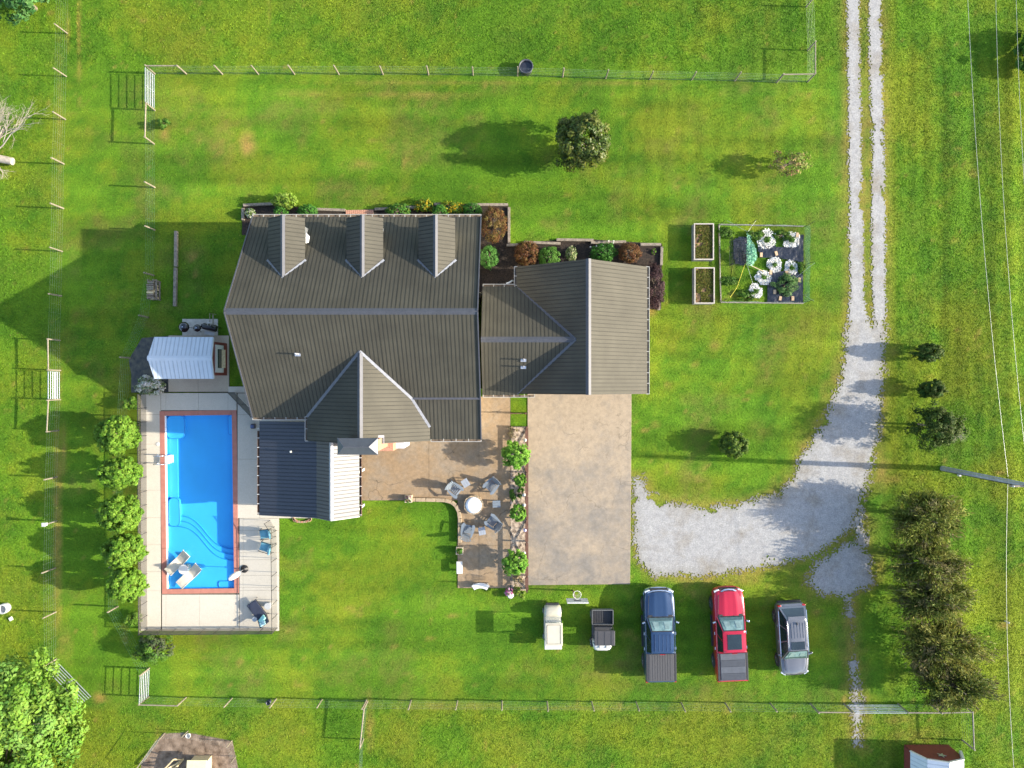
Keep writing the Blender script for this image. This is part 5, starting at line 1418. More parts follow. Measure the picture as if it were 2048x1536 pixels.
def pickup(label, loc, ang, mat, bedstyle, sunroof, chrome_front):
    t = thing('pickup_truck', label, 'truck', loc, ang)
    W = .985
    st = [(2.90, .62, .50, .86, .0), (2.84, .80, .42, 1.0, .01), (2.66, .92, .36, 1.09, .02), (2.3, .97, .34, 1.14, .03), (1.6, W, .34, 1.19, .03), (1.25, W, .34, 1.22, .03), (.8, W, .34, 1.24, .02),
          (-.9, W, .34, 1.25, .0), (-.98, W, .34, 1.26, .0), (-1.02, W, .34, 1.30, .0), (-2.4, W, .36, 1.30, .0), (-2.80, .965, .42, 1.29, .0), (-2.86, .93, .48, 1.25, .0)]
    mb = MB(); mb.loft(body_loft(st)); mb.build('body', mat, t, world=False, fixn=True)
    hoodpanel(t, mat, 1.30, 2.80, .88, .74, 1.245, 1.10)
    cabin_panels(t, mat, (.90, 1.28, -.96, 1.23), (.70, .52, -.80, 1.86))
    if sunroof: MB().box((0, -.14, 1.915), (.88, .95, .012)).build('sunroof', MAT['carglass'], t, world=False, bevel=.02)
    else:
        for x in (-.48, -.24, 0, .24, .48): MB().box((x, -.15, 1.908), (.035, 1.05, .022)).build('roof_rib', mat, t, world=False, bevel=.006)
    MB().box((0, -.90, 1.80), (.34, .03, .05)).build('brake_light', MAT['redlamp'], t, world=False)
    # bed cover
    bx = MB().boxb(-.80, .80, -2.76, -1.05, 1.30, 1.345).build('bed_cover', bedstyle[0], t, world=False, bevel=.012)
    if bedstyle[1] == 'long':
        for k in range(9): MB().boxb(-.72 + k * .16, -.72 + k * .16 + .135, -2.72, -1.08, 1.346, 1.356).build('cover_slat', bedstyle[0], bx, world=False)
    else:
        for k in range(4): MB().boxb(-.77, .77, -2.70 + k * .415, -2.70 + k * .415 + .395, 1.346, 1.362).build('cover_panel', bedstyle[2 + k % 2], bx, world=False)
    for s in (-1, 1):
        MB().boxb(min(s * .82, s * .95), max(s * .82, s * .95), -2.78, -1.03, 1.28, 1.335).build('bed_rail', MAT['plasticblack'], t, world=False, bevel=.01)
        MB().boxb(min(s * .80, s * .96), max(s * .80, s * .96), -2.89, -2.80, .80, 1.20).build('tail_light', MAT['redlamp'], t, world=False)
        MB().box((s * .74, 2.78, .94), (.34, .16, .14), rz=-s * .35).build('headlight', MAT['lamp'], t, world=False, bevel=.02)
        for yy in (.15, -.80): MB().box((s * (W + .015), yy, 1.05), (.03, .18, .04)).build('door_handle', MAT['chrome'], t, world=False)
        MB().box((s * (W + .005), .1, .36), (.12, 2.0, .06)).build('running_board', MAT['plasticblack'], t, world=False)
    MB().box((0, 2.90, .86), (1.15, .08, .28)).build('grille', MAT['plasticblack'], t, world=False, bevel=.02)
    fb = MB()
    arc = [(-.95, 2.62), (-.80, 2.86), (-.45, 2.97), (0, 3.0), (.45, 2.97), (.80, 2.86), (.95, 2.62)]
    fb.loft([[(x, y - .10, .48), (x, y, .50), (x, y, .72), (x, y - .10, .74)] for x, y in arc], smooth=False); fb.build('front_bumper', MAT['chrome'] if chrome_front else mat, t, world=False, fixn=True)
    MB().box((0, -2.95, .55), (1.7, .14, .2)).build('rear_bumper', MAT['chrome'], t, world=False, bevel=.02)
    if chrome_front:
        mb = MB(); mb.loft([[(x * .93, y - .16, 1.02), (x * .93, y - .10, .98), (x * .93, y - .10, 1.04), (x * .93, y - .16, 1.07)] for x, y in arc[1:-1]], smooth=False); mb.build('hood_trim', MAT['chrome'], t, world=False, fixn=True)
    else:
        mb = MB(); mb.loft([[(x * .62, y - .14, 1.05), (x * .62, y - .06, 1.0), (x * .62, y - .06, 1.05), (x * .62, y - .14, 1.08)] for x, y in arc[1:-1]], smooth=False); mb.build('grille_trim', MAT['chrome'], t, world=False, fixn=True)
    MB().box((0, 1.33, 1.275), (1.5, .12, .02)).build('cowl', MAT['plasticblack'], t, world=False)
    for s in (-.55, .15):
        mb = MB(); mb.beam((s, 1.30, 1.30), (s + .5, 1.20, 1.34), .025, .02); mb.build('wiper', MAT['plasticblack'], t, world=False)
    mirrors(t, .95, .95, 1.28, MAT['chrome'])
    arches(t, (1.85, -1.80), .40, W)
    for s in (-1, 1):
        for yy in (1.85, -1.80): wheel(t, s * (W - .09), yy, .40, .25, s)
    return t
MAT['tonneau'] = M('grey_ribbed_vinyl', (.056, .054, .055), .6, var=.06)
MAT['fold_a'] = M('grey_fold_cover', (.055, .06, .07), .45, .2); MAT['fold_b'] = M('lighter_grey_fold_cover', (.085, .092, .105), .45, .2)
pickup('blue crew cab pickup truck with long ribbed grey bed cover', (9.36, -15.93, 0), R(1.0), MAT['blue_paint'], (MAT['tonneau'], 'long'), False, True)
pickup('red crew cab pickup truck with sunroof and folding grey bed cover', (13.82, -15.88, 0), R(2.4), MAT['red_paint'], (MAT['fold_a'], 'fold', MAT['fold_a'], MAT['fold_b']), True, False)

def suv(label, loc, ang, mat):
    t = thing('sport_utility_car', label, 'car', loc, ang); W = .93
    st = [(2.32, .55, .42, .70, .0), (2.24, .74, .34, .84, .02), (2.0, .86, .30, .94, .03), (1.5, .91, .28, 1.0, .03), (1.05, W, .28, 1.05, .02), (.4, W, .28, 1.06, 0), (-1.6, W, .28, 1.08, 0), (-2.1, .89, .32, 1.06, 0), (-2.27, .80, .40, 1.0, 0), (-2.32, .70, .5, .9, 0)]
    mb = MB(); mb.loft(body_loft(st)); mb.build('body', mat, t, world=False, fixn=True)
    hoodpanel(t, mat, 1.12, 2.22, .82, .64, 1.07, .87, creases=(-.75, .75), cr=.06)
    cabin_panels(t, mat, (.86, 1.16, -2.16, 1.06), (.62, .42, -1.55, 1.68), doors=3)
    MB().box((0, .10, 1.735), (.84, .50, .012)).build('sunroof', MAT['carglass'], t, world=False, bevel=.02)
    for x in (-.36, -.18, 0, .18, .36): MB().box((x, -.85, 1.735), (.03, .95, .018)).build('roof_rib', mat, t, world=False)
    for s in (-1, 1):
        mb = MB(); mb.tube([(s * .60, .2, 1.70), (s * .60, .1, 1.76), (s * .60, -1.35, 1.76), (s * .60, -1.45, 1.70)], .02, 6); mb.build('roof_rack_rail', MAT['chrome'], t, world=False)
        MB().box((s * .68, 2.08, .80), (.34, .26, .10), rz=-s * .55).build('headlight', MAT['lamp'], t, world=False, bevel=.02)
        MB().box((s * .76, -2.18, .92), (.22, .14, .22), rz=s * .3).build('tail_light', MAT['redlamp'], t, world=False, bevel=.02)
        for yy in (.05, -.95): MB().box((s * (W + .012), yy, .92), (.03, .18, .035)).build('door_handle', MAT['chrome'], t, world=False)
        MB().boxb(min(s * .86, s * .905), max(s * .86, s * .905), -1.9, .95, 1.065, 1.085).build('window_trim', MAT['chrome'], t, world=False)
    MB().box((0, 2.30, .62), (.95, .06, .2)).build('grille', MAT['plasticblack'], t, world=False)
    MB().box((0, -2.32, .55), (1.5, .14, .22)).build('rear_bumper', MAT['plasticblack'], t, world=False, bevel=.03)
    MB().box((0, -1.62, 1.70), (1.05, .22, .03)).build('spoiler', mat, t, world=False, bevel=.01)
    MB().box((0, -1.30, 1.78), (.04, .16, .07)).build('antenna_fin', MAT['plasticblack'], t, world=False, bevel=.01)
    MB().box((0, 1.18, 1.085), (1.4, .10, .02)).build('cowl', MAT['plasticblack'], t, world=False)
    mirrors(t, .85, .88, 1.10, mat)
    arches(t, (1.42, -1.38), .35, W)
    for s in (-1, 1):
        for yy in (1.42, -1.38): wheel(t, s * (W - .09), yy, .35, .22, s)
suv('silver grey sport utility car parked facing south beside the cedars', (17.84, -16.22, 0), R(180 + 3.6), MAT['silver_paint'])

# golf cart
t = thing('golf_cart', 'cream white golf cart with white canopy and rear box', 'golf cart', (2.60, -15.42, 0), R(0.5))
MAT['cream'] = M('cream_plastic', (.44, .41, .32), .4, var=.05, coat=.3)
MAT['cartwhite'] = M('white_cart_plastic', (.52, .51, .46), .35, var=.04, coat=.4)
mb = MB(); mb.loft(body_loft([(1.28, .38, .30, .62, .03), (1.18, .52, .26, .80, .05), (.85, .56, .25, .95, .05), (.62, .56, .25, .92, .03), (.55, .56, .25, .38, 0), (-.25, .56, .25, .38, 0), (-.30, .56, .25, .62, 0), (-1.0, .55, .25, .62, 0), (-1.1, .5, .3, .55, 0)])); mb.build('body', MAT['cream'], t, world=False, fixn=True)
MB().box((0, 1.33, .42), (.85, .12, .2)).build('bumper', MAT['plasticblack'], t, world=False, bevel=.02)
MB().box((0, -.42, .74), (1.0, .50, .18)).build('seat', MAT['wood_tan'], t, world=False, bevel=.04)
MB().box((0, -.70, 1.0), (1.0, .12, .42), rx=.15).build('backrest', MAT['wood_tan'], t, world=False, bevel=.04)
MB().boxb(-.55, .55, -1.42, -.80, .66, .96).build('rear_box', MAT['cartwhite'], t, world=False, bevel=.03)
cn = MB().box((0, -.14, 1.86), (1.08, 1.42, .06)).build('canopy', MAT['cream'], t, world=False, bevel=.06)
mb = MB(); c_ = [(-.42, .40), (-.42, -.66), (.42, -.66), (.42, .40)]
pts = [(-.38, .48), (.38, .48), (.42, .42), (.42, -.70), (-.42, -.70), (-.42, .42), (-.38, .48)]
mb.tube([(x, y - .02, 1.892) for x, y in pts], .018, 6); mb.build('canopy_channel', MAT['wood_grey'], cn, world=False)
for sx in (-.5, .5):
    for (y0, y1) in ((.62, .45), (-.86, -.76)):
        mb = MB(); mb.tube([(sx, y0, .5), (sx, y1, 1.84)], .02, 6); mb.build('canopy_post', MAT['plasticblack'], t, world=False)
mb = MB(); mb.panel([(.5, .66, .95), (-.5, .66, .95), (-.5, .50, 1.75), (.5, .50, 1.75)], .006); mb.build('windscreen', see_through('clear_acrylic', (.5, .55, .55), .3, .1), t, world=False)
mb = MB(); mb.tube([(.16 * math.cos(2 * math.pi * k / 16) - .25, .32 + .10 * math.sin(2 * math.pi * k / 16), .98 + .10 * math.sin(2 * math.pi * k / 16)) for k in range(17)], .015, 6); mb.build('steering_wheel', MAT['plasticblack'], t, world=False)
for s in (-1, 1):
    MB().lathe([(.07, 0), (.06, .03)], 12, (s * .34, 1.20, .66), axis='Y').build('headlight', MAT['lamp'], t, world=False)
    for yy in (.84, -.82): wheel(t, s * .50, yy, .23, .18, s)

# utility vehicle
t = thing('utility_vehicle', 'black utility vehicle with cargo bed and white hood', 'utility vehicle', (5.75, -15.66, 0), R(180))
MAT['utvblack'] = M('matt_black_plastic', (.035, .035, .038), .55, var=.1, scale=6)
mb = MB(); mb.loft(body_loft([(.62, .62, .32, .72, 0), (.5, .64, .30, .45, 0), (-.25, .64, .30, .45, 0), (-.32, .64, .30, .62, 0), (-1.22, .62, .34, .62, 0)])); mb.build('chassis', MAT['utvblack'], t, world=False, fixn=True)
mb = MB(); mb.loft(body_loft([(1.30, .40, .45, .78, .02), (1.16, .56, .40, .88, .03), (.9, .62, .38, .96, .04), (.60, .64, .38, 1.02, .03)])); mb.build('hood', MAT['cartwhite'], t, world=False, fixn=True)
for s in (-.22, .22): MB().boxb(s - .012, s + .012, .80, 1.1, .96, 1.015).build('hood_seam', MAT['utvblack'], t, world=False)
rf = MB().box((0, .12, 1.90), (1.28, .92, .06)).build('roof', M('dark_grey_roof_plastic', (.045, .043, .045), .5, var=.08), t, world=False, bevel=.05)
for x in (-.42, 0, .42): MB().box((x, .12, 1.936), (.03, .84, .016)).build('roof_rib', MAT['utvblack'], rf, world=False)
for sx in (-.58, .58):
    for (y0, z0, y1) in ((.75, .9, .5), (-.36, .7, -.30)):
        mb = MB(); mb.tube([(sx, y0, z0), (sx, y1, 1.88)], .028, 8); mb.build('roll_bar', MAT['utvblack'], t, world=False)
mb = MB(); mb.tube([(-.58, -.34, 1.86), (.58, -.34, 1.86)], .028, 8); mb.build('roll_bar', MAT['utvblack'], t, world=False)
MB().box((0, -.08, .74), (1.1, .44, .16)).build('seat', MAT['utvblack'], t, world=False, bevel=.04)
MB().box((0, -.28, 1.0), (1.1, .10, .42)).build('backrest', MAT['utvblack'], t, world=False, bevel=.03)
cb = MB().boxb(-.64, .64, -1.30, -.42, .68, .72).build('cargo_bed', MAT['utvblack'], t, world=False)
for k in range(11): MB().boxb(-.58 + k * .108, -.58 + k * .108 + .06, -1.24, -.48, .721, .745).build('bed_rib', MAT['utvblack'], cb, world=False)
for (x0, x1, y0, y1) in ((-.68, -.64, -1.32, -.42), (.64, .68, -1.32, -.42), (-.64, .64, -1.34, -1.30), (-.64, .64, -.42, -.38)):
    MB().boxb(x0, x1, y0, y1, .70, .98).build('bed_side', M('grey_bed_side', (.12, .12, .12), .5), cb, world=False)
mb = MB(); mb.tube([(.15 * math.cos(2 * math.pi * k / 16) - .28, .42 + .09 * math.sin(2 * math.pi * k / 16), 1.05 + .1 * math.sin(2 * math.pi * k / 16)) for k in range(17)], .015, 6); mb.build('steering_wheel', MAT['plasticblack'], t, world=False)
for s in (-1, 1):
    MB().box((s * .38, 1.24, .70), (.2, .06, .1)).build('headlight', MAT['lamp'], t, world=False)
    for yy in (.92, -.88): wheel(t, s * .58, yy, .30, .24, s)
# ------------------------------------------------------------------ foliage
def leaf_mesh(name, parent, pos, nrm, size, col, mat, aspect=.55, axis=None):
    n = len(pos)
    nrm = nrm / (np.linalg.norm(nrm, axis=1, keepdims=True) + 1e-9)
    t = rng.normal(size=(n, 3)) if axis is None else axis
    t = t - nrm * np.sum(t * nrm, 1, keepdims=True); t /= (np.linalg.norm(t, axis=1, keepdims=True) + 1e-9)
    b = np.cross(nrm, t)
    s = size[:, None]
    v = np.stack([pos - t * s * .5, pos + b * s * aspect * .5 + nrm * s * .08, pos + t * s * .5, pos - b * s * aspect * .5 + nrm * s * .08], 1).reshape(-1, 3)
    f = np.arange(n * 4).reshape(n, 4)
    me = np_mesh(name, v, f, mat)
    set_vcol(me, 'leafcol', np.repeat(np.clip(col, .002, 1), 4, 0))
    o = bpy.data.objects.new(name, me); COL.objects.link(o); o.parent = parent
    return o
def crown_points(radii, n, clumps, rc, low=-.55, shell=(.5, 1.0), lump=.18):
    c = rng.normal(size=(clumps * 3, 3)); c /= np.linalg.norm(c, axis=1, keepdims=True)
    c = c[c[:, 2] > low][:clumps]
    rad = rng.uniform(shell[0] ** 2, shell[1] ** 2, len(c)) ** .5
    rad *= 1 + lump * (vnoise(c[:, 0] * 2.3 + 9, c[:, 1] * 2.3 + c[:, 2] * 3, int(rng.integers(999))) - .5) * 2
    cc = c * rad[:, None]
    k = rng.integers(0, len(cc), n)
    d = rng.normal(size=(n, 3)); d /= np.linalg.norm(d, axis=1, keepdims=True)
    p = cc[k] + d * (rc * rng.uniform(.2, 1, n) ** .5)[:, None]
    nr = d * .8 + c[k] * .6 + np.array([0, 0, .45]) + rng.normal(size=(n, 3)) * .35
    return p * np.array(radii), nr, k
def pick_cols(k, cols, jit=.16):
    cols = np.array([c[:3] for c in cols]); w = None
    nk = int(k.max()) + 1
    ck = cols[rng.integers(0, len(cols), nk)]
    own = cols[rng.integers(0, len(cols), len(k))]
    c = ck[k] * .6 + own * .4
    return c * (1 + rng.normal(0, jit, len(k)))[:, None] * (1 + rng.normal(0, .05, (len(k), 3)))
def limbs(parent, base, top, r0, targets, mat=None, name='trunk'):
    mb = MB(); base, top = Vector(base), Vector(top)
    mid = base.lerp(top, .5) + Vector((random.uniform(-.06, .06), random.uniform(-.06, .06), 0))
    mb.tube([base, mid, top], [r0, r0 * .75, r0 * .35], 8)
    for q in targets:
        q = Vector(q); s = base.lerp(top, random.uniform(.35, .9))
        mb.tube([s, s.lerp(q, .5) + Vector((0, 0, .08 * (q - s).length)), q], [r0 * .4, r0 * .25, r0 * .08], 5)
    return mb.build(name, mat or MAT['twig'], parent, world=False)
G_BRIGHT = [(.115, .23, .022), (.15, .27, .03), (.085, .19, .018), (.17, .28, .04)]
G_SCREEN = [(.105, .215, .018), (.14, .255, .025), (.075, .17, .014), (.16, .27, .03)]
G_MID = [(.06, .14, .018), (.085, .18, .022), (.045, .11, .014)]
G_DARK = [(.030, .058, .009), (.045, .080, .011), (.075, .100, .015)]
G_OLIVE = [(.115, .145, .024), (.16, .19, .034), (.08, .11, .019), (.22, .225, .048)]
G_GREEN = [(.05, .16, .02), (.075, .21, .028), (.035, .12, .016)]
C_RED = [(.10, .04, .018), (.15, .065, .025), (.07, .03, .014), (.14, .10, .03)]
C_PURP = [(.05, .028, .03), (.08, .045, .045), (.035, .02, .022)]
def plant(name, label, cat, px, py, zc, radii, n, leaf, cols, clumps=40, rc=.3, trunk=True, mat=None, group=None, low=-.55, shell=(.5, 1.0), jit=.16, trunk_r=None, lump=.18, rot=0, aspect=.55):
    q = P(px, py, zc)
    t = thing(name, label, cat, (q.x, q.y, 0), 0, group)
    p, nr, k = crown_points(radii, n, clumps, rc, low, shell, lump)
    c = pick_cols(k, cols, jit)
    p[:, 2] = np.maximum(p[:, 2] + zc, .03)
    leaf_mesh('crown', t, p, nr, leaf * rng.uniform(.6, 1.3, n), c, mat or MAT['leaf'], aspect)
    tg = []
    for _ in range(9):
        a = random.uniform(0, 2 * math.pi); tg.append((radii[0] * .75 * math.cos(a), radii[1] * .75 * math.sin(a), zc + radii[2] * random.uniform(-.3, .6)))
    limbs(t, (0, 0, -.05), (0, 0, zc + radii[2] * .3), trunk_r or max(.03, radii[0] * .06), tg, name='trunk' if trunk else 'stem')
    return t
# pool shrubs (tall, bright)
grp = 'bright shrubs screening the pool'
for i, (px, py, rx, ry, lab) in enumerate(((236, 870, 1.28, 1.14, 'round bright green shrub, northernmost of the tall pool screen'), (240, 946, 1.28, .98, 'bright green shrub second from the north in the pool screen'), (242, 1027, 1.26, 1.14, 'bright green shrub third from the north in the pool screen'),
                                           (250, 1100, 1.15, 1.0, 'bright green shrub fourth from the north in the pool screen'), (254, 1168, 1.10, .98, 'southernmost tall bright green shrub of the pool screen'))):
    plant('screen_shrub', lab, 'shrub', px, py, 1.75, (rx, ry, 1.15), 11000, .16, G_SCREEN, 230, .14, group=grp, shell=(.72, 1.0), lump=.14)
plant('small_shrub', 'small green shrub by the pool deck north corner', 'shrub', 261, 807, .5, (.48, .42, .5), 1100, .13, G_BRIGHT, 24, .3, False)
plant('small_shrub', 'small light green shrub by the pool deck south corner', 'shrub', 263, 1239, .45, (.5, .42, .45), 1100, .13, G_BRIGHT, 24, .3, False)
plant('flowering_shrub', 'white flowering shrub beside the pool shed', 'shrub', 301, 770, .55, (1.0, .62, .55), 2600, .13, [(.09, .16, .03), (.14, .2, .05), (.55, .52, .45), (.7, .66, .6)], 50, .25, False)
plant('purple_shrub', 'purplish green shrub at the southwest pool fence corner', 'shrub', 307, 1297, .8, (1.1, .95, .75), 3000, .15, G_MID + [(.06, .06, .045), (.09, .14, .03)], 50, .25, False)
plant('small_bush', 'small dark bush beside the northwest yard gate', 'shrub', 326, 246, .4, (.42, .32, .4), 700, .13, G_MID, 16, .3, False)
# magnolia and lawn shrubs
plant('magnolia_tree', 'round dark glossy magnolia tree on the north lawn', 'tree', 1163, 283, 1.9, (1.62, 1.68, 1.75), 9500, .19, G_DARK + [(.12, .135, .022)], 200, .17, mat=MAT['leaf_gloss'], shell=(.5, 1.03), lump=.2)
plant('young_tree', 'sparse young tree with yellow green and pinkish leaves', 'tree', 1578, 326, 1.1, (1.25, .85, .9), 1300, .15, [(.17, .24, .03), (.22, .26, .05), (.30, .16, .10), (.12, .18, .03)], 60, .22, lump=.3)
plant('lawn_shrub', 'rounded dark green shrub alone on the east lawn', 'shrub', 1467, 888, .75, (.90, .84, .85), 6500, .12, [(.04, .085, .013), (.06, .11, .016), (.14, .20, .027)], 190, .16, shell=(.6, 1.0), lump=.08)
# big trees at the frame edges
plant('broadleaf_tree', 'large bright green tree filling the southwest corner', 'tree', 20, 1455, 4.2, (3.55, 3.7, 2.5), 30000, .25, G_BRIGHT + [(.13, .25, .05)], 260, .17, shell=(.45, 1.03), lump=.35, trunk_r=.25)
plant('corner_tree', 'leafy tree reaching in at the northwest corner', 'tree', 22, -20, 2.2, (2.3, 1.8, 1.6), 9000, .24, [(.06, .16, .04), (.10, .22, .06), (.04, .12, .03)], 100, .2, lump=.3, trunk_r=.18)
plant('unseen_tree_stand_in', 'low dark crown standing in for an unseen tree, east frame edge', 'shrub', 2066, 100, .8, (1.0, 1.6, .75), 4000, .22, G_MID, 70, .2, lump=.3)  # stand-in for an out-of-view tree, added for its shadow on the grass
# conifers by the gravel
for i, (px, py, lab) in enumerate(((1855, 705, 'small dark arborvitae beside the drive, the northern one'), (1863, 778, 'small dark arborvitae beside the drive, the southern one'))):
    plant('arborvitae', lab, 'shrub', px, py, 1.0, (.84, .58, 1.0), 6500, .12, G_DARK + [(.035, .085, .012)], 170, .16, shell=(.35, 1.0), lump=.15, group='arborvitae by the drive')
plant('juniper_tree', 'dark juniper with a bare grey dead side', 'tree', 1872, 852, 1.9, (1.4, 1.4, 1.5), 9000, .13, G_DARK + [(.04, .075, .015)], 170, .17, lump=.35)
def cedar(label, px, py, zc, rx, ry, rz, cols, n=15000, dead=.14):
    q = P(px, py, zc); t = thing('cedar_tree', label, 'tree', (q.x, q.y, 0), 0, 'olive cedars along the south drive')
    nb = 150
    d = rng.normal(size=(nb, 3)); d[:, 2] = np.abs(d[:, 2]) * .8 - .25; d /= np.linalg.norm(d, axis=1, keepdims=True)
    ln = rng.uniform(.65, 1.08, nb) * (1 + .25 * (vnoise(d[:, 0] * 2 + px, d[:, 1] * 2 + py, 5) - .5) * 2)
    k = rng.integers(0, nb, n); s = rng.uniform(.30, 1.0, n) ** .8
    p = d[k] * (ln[k] * s)[:, None]
    spread = .10 * (1.2 - .5 * s)
    p = p + rng.normal(size=(n, 3)) * spread[:, None]
    p = p * np.array([rx, ry, rz]); p[:, 2] = np.maximum(p[:, 2] + zc, .1)
    ax_ = d[k] * np.array([rx, ry, rz]) + np.array([0, 0, .5]) + rng.normal(size=(n, 3)) * .45
    nr = rng.normal(size=(n, 3)) + np.array([0, 0, .5])
    c = pick_cols(k, cols, .22)
    br = rng.uniform(size=nb)[k] < dead
    c[br] = c[br] * .35 + np.array([.15, .115, .070]) * .65 * (1 + rng.normal(0, .15, br.sum()))[:, None]
    leaf_mesh('crown', t, p, nr, rng.uniform(.14, .38, n), c, MAT['leaf'], .2, ax_)
    mb = MB(); mb.tube([(0, 0, 0), (0, 0, zc * .7), (0, 0, zc + rz * .8)], [.14, .10, .03], 8)
    for j in range(0, nb, 4):
        e = Vector(d[j] * ln[j] * .8 * np.array([rx, ry, rz])); mb.tube([(0, 0, max(.3, zc + e.z * .3)), (e.x, e.y, max(.3, zc + e.z))], [.035, .008], 4)
    mb.build('trunk', MAT['twig'], t, world=False)
cedar('northernmost olive cedar of the row by the gravel', 1845, 1036, 2.0, 2.3, 1.9, 1.9, G_OLIVE, 13000)
cedar('second olive cedar from the north by the gravel', 1848, 1122, 1.9, 2.3, 1.5, 1.7, G_OLIVE, 10000)
cedar('middle olive cedar with brownish crown in the row', 1868, 1195, 2.0, 2.6, 1.6, 1.9, G_OLIVE, 12500, .24)
cedar('second olive cedar from the south with yellowish tips', 1874, 1290, 2.1, 2.7, 1.9, 1.9, G_OLIVE + [(.2, .19, .04)], 14500, .20)
cedar('southernmost dark cedar beside the farm track gate', 1902, 1368, 2.0, 2.4, 1.7, 1.8, G_DARK + G_OLIVE, 12500)
# dead branches of the juniper side and the fallen dead tree
def branchy(mb, p, d, L_, r, depth):
    q = p + d * L_
    m = p.lerp(q, .5) + Vector((random.uniform(-1, 1), random.uniform(-1, 1), random.uniform(-.5, .5))) * L_ * .08
    mb.tube([p, m, q], [r, r * .8, r * .55], 5, cap=False)
    if depth == 0: return
    for _ in range(random.choice((2, 3, 3))):
        nd = (d + Vector((random.uniform(-.8, .8), random.uniform(-.8, .8), random.uniform(-.35, .35)))).normalized()
        branchy(mb, p.lerp(q, random.uniform(.55, 1)), nd, L_ * random.uniform(.5, .8), r * .5, depth - 1)
q = P(1895, 860, 1.5); t = thing('dead_branches', 'bare grey dead branches on the east side of the juniper', 'branch', (q.x, q.y, 0))
mb = MB()
for k in range(9): branchy(mb, Vector((-.3, 0, 1.2 + .1 * k)), Vector((1, random.uniform(-.9, .9), random.uniform(-.1, .5))).normalized(), .6, .025, 3)
mb.tube([(-.4, 0, 0), (-.35, 0, 1.4)], [.06, .05], 6); mb.build('branch', MAT['deadwood'], t, world=False)
q = P(6, 318, .3); t = thing('dead_tree', 'bleached dead tree with bare branches lying at the west edge', 'tree', (q.x, q.y, 0))
mb = MB(); mb.tube([(-1.2, .25, .45), (-.2, .0, .42), (.68, -.18, .38)], [.26, .25, .24], 10); mb.build('trunk', MAT['deadwood'], t, world=False)
mb = MB()
for k in range(9): branchy(mb, Vector((-.6, .2, .5)), Vector((random.uniform(.1, .9), random.uniform(.5, 1.1), random.uniform(.05, .6))).normalized(), random.uniform(1.3, 2.1), .055, 4)
for k in range(4): branchy(mb, Vector((-.5, -.1, .4)), Vector((random.uniform(.1, .9), -random.uniform(.3, 1), random.uniform(.0, .3))).normalized(), .7, .035, 3)
mb.build('branches', MAT['deadwood'], t, world=False)

# house beds
def ball(label, px, py, zc, rx, ry, rz, cols, n=2600, leaf=.09, name='bed_shrub', lump=.08, sh=(.8, 1.0), group=None, clumps=170):
    return plant(name, label, 'shrub', px, py, zc, (rx, ry, rz), n, leaf, cols, clumps, .17, False, shell=sh, lump=lump, low=-.7, group=group)
ball('yellow green shrub at the northwest house corner', 570, 403, .65, .72, .48, .6, [(.17, .27, .03), (.13, .22, .025), (.20, .29, .05)], 2400, .13, lump=.25)
ball('small white tipped shrub at the bed west end', 501, 426, .35, .30, .32, .32, [(.12, .19, .04), (.5, .5, .42), (.08, .14, .03)], 700, .1, lump=.2)
ball('round green shrub below the yellow green one', 562, 424, .5, .45, .42, .5, G_GREEN, 1500)
ball('feathery green shrub west of the brick step', 614, 423, .45, .62, .42, .45, G_GREEN, 1800, .1, lump=.2)
ball('dark green shrub east of the brick step', 796, 421, .45, .75, .45, .45, G_GREEN + [(.12, .16, .02)], 2000, .1, lump=.2)
ball('dark green shrub between the yellow flower clumps', 880, 423, .45, .5, .42, .45, G_GREEN, 1500)
ball('dark green shrub at the northeast end of the front bed', 945, 421, .45, .62, .45, .45, G_GREEN, 1800)
YF = [(.50, .33, .01), (.08, .17, .02), (.07, .16, .02), (.06, .15, .02), (.10, .19, .02), (.09, .2, .02), (.45, .30, .01)]
ball('yellow flower clump nearest the second dormer', 848, 411, .35, .62, .42, .35, YF, 1500, .1, name='flower_clump', lump=.3)
ball('yellow flower clump nearest the third dormer', 905, 415, .35, .78, .40, .35, YF, 1500, .1, name='flower_clump', lump=.3)
ball('tall russet barberry beside the main house gable', 987, 449, .85, .78, 1.08, .85, C_RED + [(.16, .13, .035)], 5200, .095, group='russet barberries')
ball('round bright green boxwood against the main house wall', 978, 515, .55, .58, .76, .55, [(.06, .17, .03), (.08, .21, .04), (.10, .24, .05)], 3200, .085)
ball('russet barberry at the breezeway corner', 1053, 507, .7, .76, .78, .7, C_RED, 4000, .095, group='russet barberries')
ball('mid green mound shrub second in the garage bed', 1098, 513, .55, .72, .62, .55, [(.07, .17, .025), (.09, .20, .03)], 3200, .09)
ball('variegated cream and green shrub in the garage bed', 1142, 508, .45, .36, .46, .45, [(.14, .2, .06), (.38, .36, .22), (.08, .14, .03)], 1200, .1, lump=.25)
ball('dark green shrub with white flowers in the garage bed', 1207, 504, .55, .82, .56, .5, G_GREEN + [(.03, .10, .02)], 3000, .095, lump=.2)
ball('russet barberry at the garage north wall', 1259, 506, .65, .72, .64, .65, C_RED, 3400, .095, group='russet barberries')
ball('large dark purple barberry along the garage east wall', 1309, 572, .55, .62, 1.42, .6, C_PURP, 6500, .1, lump=.2, clumps=200)
ball('tiny bright green plant at the garage bed corner', 1308, 503, .15, .14, .18, .16, G_BRIGHT, 160, .1, lump=.3, clumps=10)
q = P(1195, 490, .3)
t = thing('white_flowers', 'few white flower heads above the garage bed edging', 'flowers', (q.x, q.y, 0))
